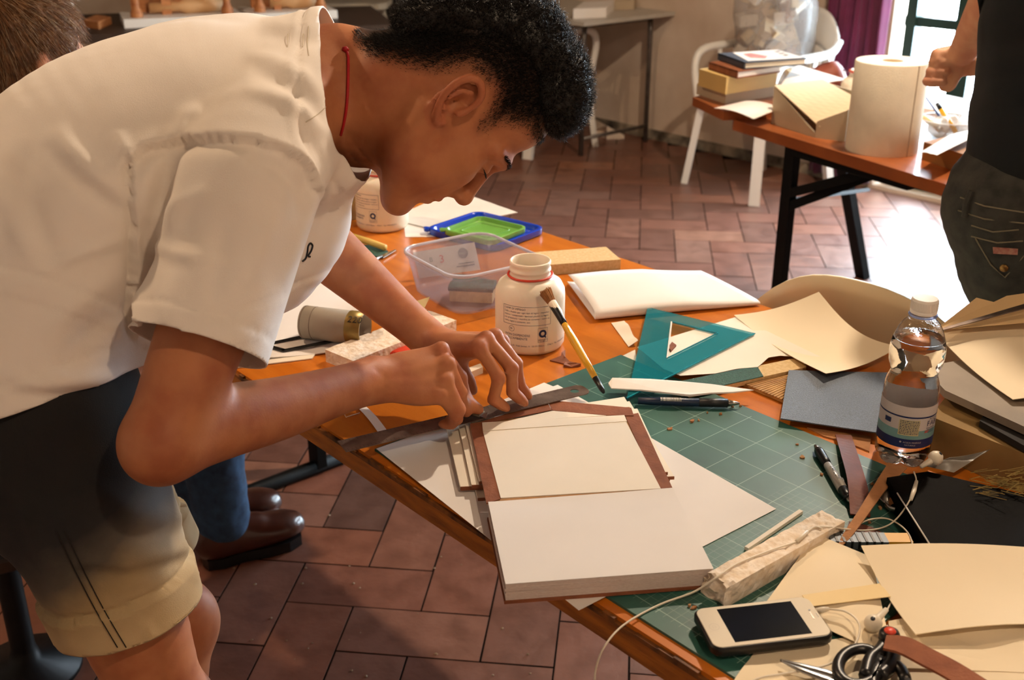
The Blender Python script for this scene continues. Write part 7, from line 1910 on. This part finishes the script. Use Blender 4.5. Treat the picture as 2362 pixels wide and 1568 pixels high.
# denim: shade painted dark at the waist, khaki at the hem, blue patch in front
def shorts_mat():
    m = bpy.data.materials.new('shade_painted_denim'); m.use_nodes = True; nt = m.node_tree; b = nt.nodes['Principled BSDF']
    at = nt.nodes.new('ShaderNodeAttribute'); at.attribute_name = 'shade_mix'; sp = nt.nodes.new('ShaderNodeSeparateColor'); nt.links.new(at.outputs['Color'], sp.inputs[0])
    nz = nt.nodes.new('ShaderNodeTexNoise'); nz.inputs['Scale'].default_value = 18; nz.inputs['Detail'].default_value = 6; ge = nt.nodes.new('ShaderNodeNewGeometry'); nt.links.new(ge.outputs['Position'], nz.inputs['Vector'])
    ad = nt.nodes.new('ShaderNodeMath'); ad.operation = 'MULTIPLY_ADD'; ad.inputs[1].default_value = .22; nt.links.new(nz.outputs['Fac'], ad.inputs[0]); nt.links.new(sp.outputs[0], ad.inputs[2])
    cr = nt.nodes.new('ShaderNodeValToRGB'); e = cr.color_ramp.elements; e[0].position = .18; e[0].color = (*hexc('#0d0c0d'), 1); e[1].position = 1; e[1].color = (*hexc('#c7ae84'), 1)
    for p, c in ((.36, '#1c1a1b'), (.52, '#4e463c'), (.72, '#9c855f')): q = e.new(p); q.color = (*hexc(c), 1)
    nt.links.new(ad.outputs[0], cr.inputs[0]); mx = nt.nodes.new('ShaderNodeMixRGB'); mx.inputs[2].default_value = (*hexc('#7d8890'), 1); nt.links.new(sp.outputs[1], mx.inputs[0]); nt.links.new(cr.outputs[0], mx.inputs[1]); nt.links.new(mx.outputs[0], b.inputs['Base Color'])
    b.inputs['Roughness'].default_value = .9; n2 = nt.nodes.new('ShaderNodeTexNoise'); n2.inputs['Scale'].default_value = 700; nt.links.new(ge.outputs['Position'], n2.inputs['Vector'])
    bp = nt.nodes.new('ShaderNodeBump'); bp.inputs['Strength'].default_value = .25; bp.inputs['Distance'].default_value = .001; nt.links.new(n2.outputs['Fac'], bp.inputs['Height']); nt.links.new(bp.outputs[0], b.inputs['Normal'])
    return m
axR = V3((KNR - HPR).normalized()); axL = V3((KNL - HPL).normalized())
al_ = np.where(nr_, (qV - V3(HPR)) @ axR / (KNR - HPR).length, (qV - V3(HPL)) @ axL / (KNL - HPL).length)
shade_mix = np.zeros((len(qV), 4), np.float32); shade_mix[:, 3] = 1
front = (qV - V3(HPM)) @ V3(FACE)
shade_mix[:, 0] = np.clip((al_ - .10) / .52 + .25 * np.clip(front / .12, -.6, 1) * np.clip(al_ * 3, 0, 1), 0, 1) * .86  # shade put into the colour, lighter downwards and to the front
shade_mix[~nr_, 0] = np.clip(shade_mix[~nr_, 0] + .45, 0, .86)
pd = np.hypot((P2[:, 0] - 370) / 60, (P2[:, 1] - 1190) / 110); shade_mix[:, 1] = np.where(nr_, .5 * np.exp(-pd ** 2), 0)
qme = np_mesh(qV, qF); ca = qme.color_attributes.new('shade_mix', 'FLOAT_COLOR', 'POINT'); ca.data.foreach_set('color', shade_mix.ravel())
shorts = under(person, link('shorts', qme, shorts_mat())); md = shorts.modifiers.new('cloth', 'SOLIDIFY'); md.thickness = .002; md.offset = -1
bvq = BVHTree.FromPolygons([Vector(v) for v in qV], [tuple(int(i) for i in f) for f in qF])
st_ = []
for pts, rad in on_cloth([([(v.x, v.y) for v in cat_spline([(x + dx, y, 0) for x, y in ((140, 1225), (180, 1310), (232, 1410), (288, 1505))], 8)], .0006) for dx in (-10, 10)] + [([(295 + k, 1512), (308 + k, 1552)], .0006) for k in (0, 8, 20)], .0012, bvq): st_.append(tube_me(pts, rad, 5))
if st_: o = link('seam_stitching', join_me(st_), m_dk); o.parent = shorts; o['kind'] = 'stuff'
# plain canvas shoes
m_canvas = mat('dark_canvas', '#2a2522', .8, .1, 30)
for an in (ANR, ANL):
    sh = Field(); f_ = FACE
    sh.tube([an + Vector((0, 0, -.02)) - f_ * .01, an + Vector((0, 0, -.050)) + f_ * .03, an + Vector((0, 0, -.062)) + f_ * .12, an + Vector((0, 0, -.064)) + f_ * .18], [.046, (.050, .040), (.052, .028), (.044, .022)], LATV, .01)
    shV, shF = sh.mesh(.006); shV[:, 2] = np.maximum(shV[:, 2], .002); under(person, link('shoe', np_mesh(relax(shV, shF, 1), shF), m_canvas))
# ================================================================== OTHER PEOPLE
# ---- person in the dark shirt at the right
LT2 = Vector((.80, -.60, 0)); 
hp2 = Vector((.893, 1.74, .93)); fc2 = Vector((-.15, .99, 0)).normalized(); lt2 = Vector((-.99, -.15, 0))     # faces the second table
m_skin2 = skin_mat('fair_skin', '#d3a07f', '#c08468', '#5a4030')
B2 = Field()
hl2, hr2_ = hp2 + lt2 * .095, hp2 - lt2 * .095
sh2 = hp2 + Vector((.045, .16, .47)); shl2 = sh2 + lt2 * .17; shr2 = sh2 - lt2 * .18
wr2 = D(2222, 118, 2.32); el2 = D(2330, -70, 2.14)
B2.tube([hp2, hp2.lerp(sh2, .5), sh2], [(.13, .09), (.125, .09), (.14, .09)], lt2, .03)
B2.tube([shl2, sh2, shr2], [.05, .07, .05], None, .03); B2.tube([sh2, sh2 + Vector((0, .05, .10))], [.06, .055], None, .03)
hc2 = sh2 + Vector((-.01, .09, .22)); B2.ell(hc2, (.075, .095, .115), None, .03); B2.ell(hc2 + fc2 * .045 - Vector((0, 0, .05)), (.05, .05, .06), None, .03); B2.tube([hc2 + fc2 * .09 + Vector((0, 0, -.0)), hc2 + fc2 * .115 - Vector((0, 0, .03))], [.009, .012], None, .01)
for s_ in (-1, 1): B2.ell(hc2 + lt2 * s_ * .076, (.012, .02, .032), None, .008)
B2.tube([shl2, el2], [.050, .040], None, .02); B2.tube([el2, el2.lerp(wr2, .3), wr2], [.041, .040, .026], None, .03)
er2 = shr2 + Vector((.06, .02, -.27)); B2.tube([shr2, er2, er2 + Vector((-.04, .22, -.02))], [.05, .042, .028], None, .02)
pz2 = er2 + Vector((-.05, .28, -.03)); B2.ell(pz2, (.035, .045, .02), None, .02)
for k in range(4): B2.tube([pz2 + Vector((-.028 + .018 * k, .03, 0)), pz2 + Vector((-.030 + .019 * k, .075, -.02))], [.009, .008], None, .006)
B2.tube([pz2 + Vector((-.03, 0, 0)), pz2 + Vector((-.055, .03, -.01))], [.011, .009], None, .008)
# fist of the visible hand: palm, curled fingers, thumb
pd2 = (D(2196, 152, 2.36) - wr2); B2.ell(wr2 + pd2 * .8, (.034, .026, .030), (pd2, CU, CF), .015)
for k in range(4):
    a = wr2 + pd2 * (.95) + CU * (.030 - .018 * k) - CR * .006 * k; B2.tube([a, a - CR * .030 - CU * .006, a - CR * .030 - CU * .014 + CF * -.02, a - CR * .010 - CU * .016 - CF * .028], [.0098, .0098, .0095, .0085], None, .0025)
B2.tube([wr2 + pd2 * .6 - CU * .02, wr2 + pd2 * 1.0 - CU * .038 - CR * .004, wr2 + pd2 * 1.25 - CU * .034 - CR * .012], [.013, .011, .009], None, .008)
for hp_, kn_ in ((hl2, hl2 + Vector((.25, .05, -.44))), (hr2_, hr2_ + Vector((.25, .05, -.44)))):
    an = kn_ + Vector((.08, -.05, -.40)); B2.tube([hp_, kn_, kn_.lerp(an, .4), an], [.085, .055, .052, .036], None, .02); B2.tube([an, an + Vector((0, 0, -.05)) + fc2 * .1], [.035, .028], None, .02)
v2, f2 = B2.mesh(.005); v2 = relax(v2, f2, 1, .4)
per2 = thing('person', 'person in black tee and worn dark jeans reaching over the second table', 'person', Vector((hp2.x, hp2.y, 0)))
me = np_mesh(v2, f2); set_tone(me, np.zeros((len(v2), 3))); under(per2, link('body', me, m_skin2))
m_tee = cloth_mat('black_cotton', '#10161a', '#0a0d10', sheen=.1)
S2 = Field()
S2.tube([hp2 + Vector((0, 0, -.02)), hp2 + Vector((-.01, .0, .10)), hp2.lerp(sh2, .5), sh2 + Vector((0, 0, -.02)), sh2 + Vector((0, .02, .06))], [(.168, .118), (.160, .120), (.165, .122), (.165, .110), (.08, .08)], lt2, .02)
S2.tube([sh2, shl2, shl2.lerp(el2, .6)], [.08, .072, .062], None, .03); S2.tube([sh2, shr2, shr2.lerp(er2, .6)], [.08, .072, .062], None, .03)
vs2, fs2 = S2.mesh(.006); vs2 = relax(vs2, fs2, 2)
vs2, fs2 = clip(vs2, fs2, hp2 + Vector((0, 0, .035)), Vector((.12, .1, -1)), vs2[:, 2] < 1.1); vs2, fs2 = clip(vs2, fs2, sh2 + Vector((0, .03, .085)), Vector((0, .3, 1)), far_from(vs2, sh2 + Vector((0, .03, .1)), .09))
vs2, fs2 = clip(vs2, fs2, shl2.lerp(el2, .60), el2 - shl2, far_from(vs2, shl2.lerp(el2, .8), .13)); vs2, fs2 = clip(vs2, fs2, shr2.lerp(er2, .60), er2 - shr2, far_from(vs2, shr2.lerp(er2, .8), .13))
n2v = vnormals(vs2, fs2); vs2 = vs2 + n2v * (np.array([mnoise.noise(Vector(v) * 9 + Vector((0, 0, v[2] * 12))) for v in vs2]) * .006)[:, None]
o = under(per2, link('shirt', np_mesh(vs2, fs2), m_tee)); md = o.modifiers.new('cloth', 'SOLIDIFY'); md.thickness = .0018; md.offset = -1
J2 = Field()
J2.tube([hp2 + Vector((0, 0, .07)), hp2 + Vector((0, -.005, -.03)), hp2 + Vector((0, 0, -.10))], [(.158, .108), (.172, .122), (.150, .112)], lt2, .02)
for hp_, sg in ((hl2, 1), (hr2_, -1)):
    kn_ = hp_ + Vector((.25, .05, -.44)); an = kn_ + Vector((.08, -.05, -.37)); J2.tube([hp_, hp_.lerp(kn_, .5), kn_, an], [.100, .090, .072, .066], None, .03)
vj, fj = J2.mesh(.006); vj = relax(vj, fj, 2); vj, fj = clip(vj, fj, hp2 + Vector((0, 0, .085)), Vector((.1, .1, 1)), vj[:, 2] > .9); vj, fj = clip(vj, fj, Vector((0, 0, .075)), Vector((0, 0, -1)), vj[:, 2] < .2)
nj = vnormals(vj, fj); vj = vj + nj * (np.array([mnoise.fractal(Vector((v[0] * 12, v[1] * 12, v[2] * 26)), 1, 2, 2) for v in vj]) * .0035)[:, None]
m_djean = mat('dark_denim', '#34342f', .9, .25, 40, .3, 500, col2='#1d1d1c')
jeans = under(per2, link('jeans', np_mesh(vj, fj), m_djean)); md = jeans.modifiers.new('cloth', 'SOLIDIFY'); md.thickness = .002; md.offset = -1
bvj = BVHTree.FromPolygons([Vector(v) for v in vj], [tuple(int(i) for i in f) for f in fj])
def jpiece(name, polys, m, lift=.002):
    ms = [tube_me(p_, r_, 6) for p_, r_ in on_cloth(polys, lift, bvj)]
    if ms: o = link(name, join_me(ms), m); o.parent = jeans
m_st = mat('denim_stitch', '#6d6654', .9, .1, 30)
jpiece('pocket_seam', [([(2240, 520), (2290, 535), (2350, 530)], .0012), ([(2240, 545), (2300, 560), (2360, 556)], .0012), ([(2250, 550), (2285, 610), (2318, 640), (2362, 590)], .0012)], m_st)
jpiece('belt_loop', [([(2240, 440), (2228, 470), (2225, 500)], .005)], m_djean, .004)
jpiece('waistband_seam', [([(2215, 455), (2270, 475), (2362, 490)], .0012), ([(2210, 485), (2270, 505), (2362, 515)], .0012)], m_st)
h_, n_ = hit(2318, 578, bvj)
if h_ is not None:
    lp_ = []
    q = [hit(x, y, bvj)[0] for x, y in ((2290, 570), (2348, 574), (2347, 588), (2291, 585))]
    if all(v is not None for v in q):
        q = [v - ray(2318, 578).normalized() * .004 for v in q]; o = link('red_patch', sheet_me(q, 4, 2, .001), mat('patch_red', '#a07a6a', .8, .3, 90, col2='#7c2f2f')); o.parent = jeans
h_, n_ = hit(2316, 618, bvj)
if h_ is not None:
    o = link('brass_button', xf(lathe_me([(0, .003), (.006, .0025), (.007, 0), (.006, -.002), (0, -.002)], 20), Matrix.Translation(h_) @ n_.to_track_quat('Z', 'Y').to_matrix().to_4x4()), mat('brass', '#8a6a3c', .35, .1, 20, metal=.9), None, True); o.parent = jeans
m_hair2 = hair_mat('dark_brown_hair', '#2e2018', '#1a120c')
HH = Field(); HH.ell(hc2 - fc2 * .018 + Vector((0, 0, .022)), (.083, .100, .105), None, .01); vh, fh = HH.mesh(.007); vh, fh = clip(vh, fh, hc2 + fc2 * .03 + Vector((0, 0, .0)), fc2 - Vector((0, 0, .8)), np.ones(len(vh), bool)); under(per2, link('hair', np_mesh(vh, fh), m_hair2))
for hp_ in (hl2, hr2_):
    an = hp_ + Vector((.33, .0, -.84)); sh = Field(); sh.tube([an + Vector((0, 0, .02)), an + Vector((0, 0, -.04)) + fc2 * .05, an + Vector((0, 0, -.055)) + fc2 * .15], [.044, (.046, .034), (.042, .026)], lt2, .01); a_, b_2 = sh.mesh(.008); a_[:, 2] = np.maximum(a_[:, 2], .002); under(per2, link('shoe', np_mesh(a_, b_2), m_canvas))

# ---- seated person with brown hair behind the student
hd3 = D(62, 128, 2.02); fc3 = Vector((N2[0], N2[1], 0)).normalized(); lt3 = Vector((-fc3.y, fc3.x, 0))
per3 = thing('person', 'seated person with greying brown hair, jeans and brown leather shoe', 'person', Vector((hd3.x, hd3.y, 0)))
B3 = Field(); seat3 = Vector((hd3.x, hd3.y, 0)) - fc3 * .19 + Vector((0, 0, .50)); sh3 = hd3 - fc3 * .13 - Vector((0, 0, .25))
B3.ell(hd3 - Vector((0, 0, .0)), (.072, .088, .110), (lt3, fc3, Vector((0, 0, 1))), .02); B3.ell(hd3 + fc3 * .045 - Vector((0, 0, .06)), (.052, .05, .062), None, .03); B3.tube([hd3 + fc3 * .085, hd3 + fc3 * .11 - Vector((0, 0, .035))], [.009, .012], None, .01)
for s_ in (-1, 1): B3.ell(hd3 + lt3 * s_ * .074 - Vector((0, 0, .01)), (.014, .020, .032), None, .008)
B3.tube([hd3 - fc3 * .02 - Vector((0, 0, .05)), sh3 + Vector((0, 0, .03))], [.055, .06], None, .03)
B3.tube([seat3, sh3], [(.13, .09), (.15, .09)], lt3, .03)
for s_ in (-1, 1):
    s0 = sh3 + lt3 * s_ * .18; e0 = s0 - fc3 * .01 - Vector((0, 0, .26)); w0 = e0 + fc3 * .22 - lt3 * s_ * .06 - Vector((0, 0, .01)); B3.tube([sh3, s0, e0, w0], [.05, .05, .04, .028], None, .02)
    B3.ell(w0 + fc3 * .05, (.035, .045, .02), None, .02)
    for k in range(4): a = w0 + fc3 * .08 + lt3 * (.027 - .018 * k); B3.tube([a, a + fc3 * .045 - Vector((0, 0, .012))], [.009, .008], None, .006)
    B3.tube([w0 + fc3 * .03, w0 + fc3 * .07 - lt3 * s_ * .045], [.012, .009], None, .008)
toe3 = T(632, 1148, .045); heel3 = T(430, 1212, .04); ank3 = heel3.lerp(toe3, .18) + Vector((0, 0, .07))
knR3 = D(512, 900, 2.05); knR3.z = .50
kn3 = Vector((ank3.x - .02, ank3.y - .10, .50)); hipR3 = seat3 - lt3 * .09; hipL3 = seat3 + lt3 * .09
kl3 = hipL3 + fc3 * .42 + Vector((0, 0, .0)); al3 = kl3 + fc3 * .05 - Vector((0, 0, .42))
B3.tube([hipR3, kn3, ank3], [.075, .052, .036], None, .02); B3.tube([hipL3, kl3, al3], [.075, .052, .036], None, .02)
v3, f3 = B3.mesh(.006); v3 = relax(v3, f3, 1); me = np_mesh(v3, f3); set_tone(me, np.zeros((len(v3), 3))); under(per3, link('body', me, m_skin2))
m_tee3 = cloth_mat('dark_jumper', '#2a2826', '#1d1b1a'); S3 = Field()
S3.tube([seat3 + Vector((0, 0, .06)), seat3.lerp(sh3, .5), sh3, sh3 + Vector((0, 0, .06))], [(.17, .125), (.16, .12), (.17, .11), (.075, .075)], lt3, .02)
for s_ in (-1, 1):
    s0 = sh3 + lt3 * s_ * .18; e0 = s0 - fc3 * .01 - Vector((0, 0, .26)); S3.tube([sh3, s0, e0], [.075, .068, .055], None, .03)
a_, b_2 = S3.mesh(.008); under(per3, link('jumper', np_mesh(relax(a_, b_2, 2), b_2), m_tee3))
J3 = Field(); J3.tube([seat3 + Vector((0, 0, .05)), seat3 - Vector((0, 0, .03))], [(.165, .12), (.165, .12)], lt3, .02); J3.tube([hipR3, hipR3.lerp(kn3, .5), kn3, kn3.lerp(ank3, .5), ank3 + Vector((0, 0, -.005))], [.095, .085, .072, .064, .060], None, .03); J3.tube([hipL3, kl3, al3 + Vector((0, 0, .03))], [.095, .072, .060], None, .03)
a_, b_2 = J3.mesh(.006); a_ = relax(a_, b_2, 2); nn_ = vnormals(a_, b_2); a_ = a_ + nn_ * (np.array([mnoise.fractal(Vector(v) * 24, 1, 2, 2) for v in a_]) * .003)[:, None]
under(per3, link('jeans', np_mesh(a_, b_2), mat('blue_denim', '#33506f', .9, .2, 40, .3, 600, col2='#22344c')))
# shoe
sd3 = (toe3 - heel3); sd3.z = 0; sl3 = sd3.normalized(); sw3 = Vector((-sl3.y, sl3.x, 0))
m_shoe = mat('brown_shoe_leather', '#4a2418', .28, .15, 20, .1, 200, coat=.3)
for base, m_, nm in (((heel3, toe3), m_shoe, 'shoe'), ((al3 - sl3 * .05 - Vector((0, 0, .04)), al3 + sl3 * .17 - Vector((0, 0, .04))), m_shoe, 'shoe')):
    h0, t0_ = base; Lh = (t0_ - h0); Lh.z = 0; Ln = Lh.length; g = Vector((h0.x, h0.y, 0)); X = Lh.normalized(); Yx = Vector((-X.y, X.x, 0)); q = lambda f, y, z: g + X * (f * Ln) + Yx * y + Vector((0, 0, z))
    sh = Field(); sh.tube([q(.10, 0, .055), q(.35, 0, .050), q(.62, 0, .047), q(.82, 0, .045), q(.93, 0, .042)], [(.036, .045), (.038, .046), (.046, .038), (.048, .032), (.036, .028)], Yx, .01); sh.tube([q(.14, 0, .06), q(.18, 0, .12)], [.038, .042], None, .02); sh.tube([q(.30, 0, .085), q(.55, 0, .072)], [.022, .02], None, .02)
    a_, b_2 = sh.mesh(.004); a_[:, 2] = np.maximum(a_[:, 2], .020); so3 = under(per3, link(nm, np_mesh(relax(a_, b_2, 1), b_2), m_))
    P_ = [(f, w_) for f, w_ in ((-.02, .0), (0, .026), (.15, .038), (.35, .036), (.6, .048), (.82, .052), (.97, .038), (1.03, .0))]
    pts = [q(f, w_, 0) for f, w_ in P_] + [q(f, -w_, 0) for f, w_ in P_[-2:0:-1]]
    o = link('sole', prism_me([v.xy for v in pts], .001, .026, .003), m_blk); o.parent = so3
    for k in range(3):
        f = .34 + .07 * k; o = link('lace', tube_me([q(f, -.024, .088 - .006 * k), q(f + .02, 0, .100 - .006 * k), q(f, .024, .088 - .006 * k)], .0028, 8), m_blk, None, True); o.parent = so3
# hair of the seated person: brown with grey strands over a cap
Hq = Field(); up3 = Vector((0, 0, 1)); Hq.ell(hd3 - fc3 * .010 + up3 * .012, (.083, .100, .113), (lt3, fc3, up3), .01); Hq.ell(hd3 - fc3 * .035 - up3 * .06, (.072, .06, .07), (lt3, fc3, up3), .03)
vh, fh = Hq.mesh(.006); vh, fh = clip(vh, fh, hd3 + fc3 * .06 + up3 * .02, (fc3 - up3 * .55), np.ones(len(vh), bool)); vh, fh = clip(vh, fh, hd3 - up3 * .11, -up3, np.ones(len(vh), bool))
m_h3 = hair_mat('brown_hair', '#8d6440', '#573822'); hair3 = under(per3, link('hair', np_mesh(vh, fh), m_h3))
nh = vnormals(vh, fh); pick = rs.choice(len(vh), 9000); crown = V3(hd3 + up3 * .11 - fc3 * .05)
fl = vh[pick] - crown; fl -= nh[pick] * (fl * nh[pick]).sum(1)[:, None]; fl /= np.linalg.norm(fl, axis=1)[:, None] + 1e-6
dr = fl + nh[pick] * .22 + rs.normal(size=fl.shape) * .12; dr /= np.linalg.norm(dr, axis=1)[:, None]
for nm, sel, mm in (('brown_strands', slice(0, 7400), m_h3), ('grey_strands', slice(7400, 9000), mat('grey_hair', '#a58d6e', .4, .1, 60))):
    k_ = pick[sel]; me = strands(vh[k_] + nh[k_] * .001, dr[sel], .022 + .025 * rs.rand(len(k_)), np.full(len(k_), .00045), 7, np.full(len(k_), .10), -nh[k_] * .18, 4)
    o = link(nm, me, mm); o['kind'] = 'stuff'; o.parent = hair3
# stool under the seated person
st3 = thing('pedestal_stool', 'dark iron pedestal stool under the seated person', 'stool', Vector((seat3.x, seat3.y, 0)))
link('seat', lathe_me([(0, .298), (.12, .298), (.125, .303), (.125, .322), (.12, .327), (0, .327)], 32), m_dkw, st3)
link('pedestal', lathe_me([(0, 0), (.10, 0), (.10, .012), (.03, .03), (.022, .06), (.022, .298)], 28), m_pole, st3, True)
bpy.context.view_layer.update()
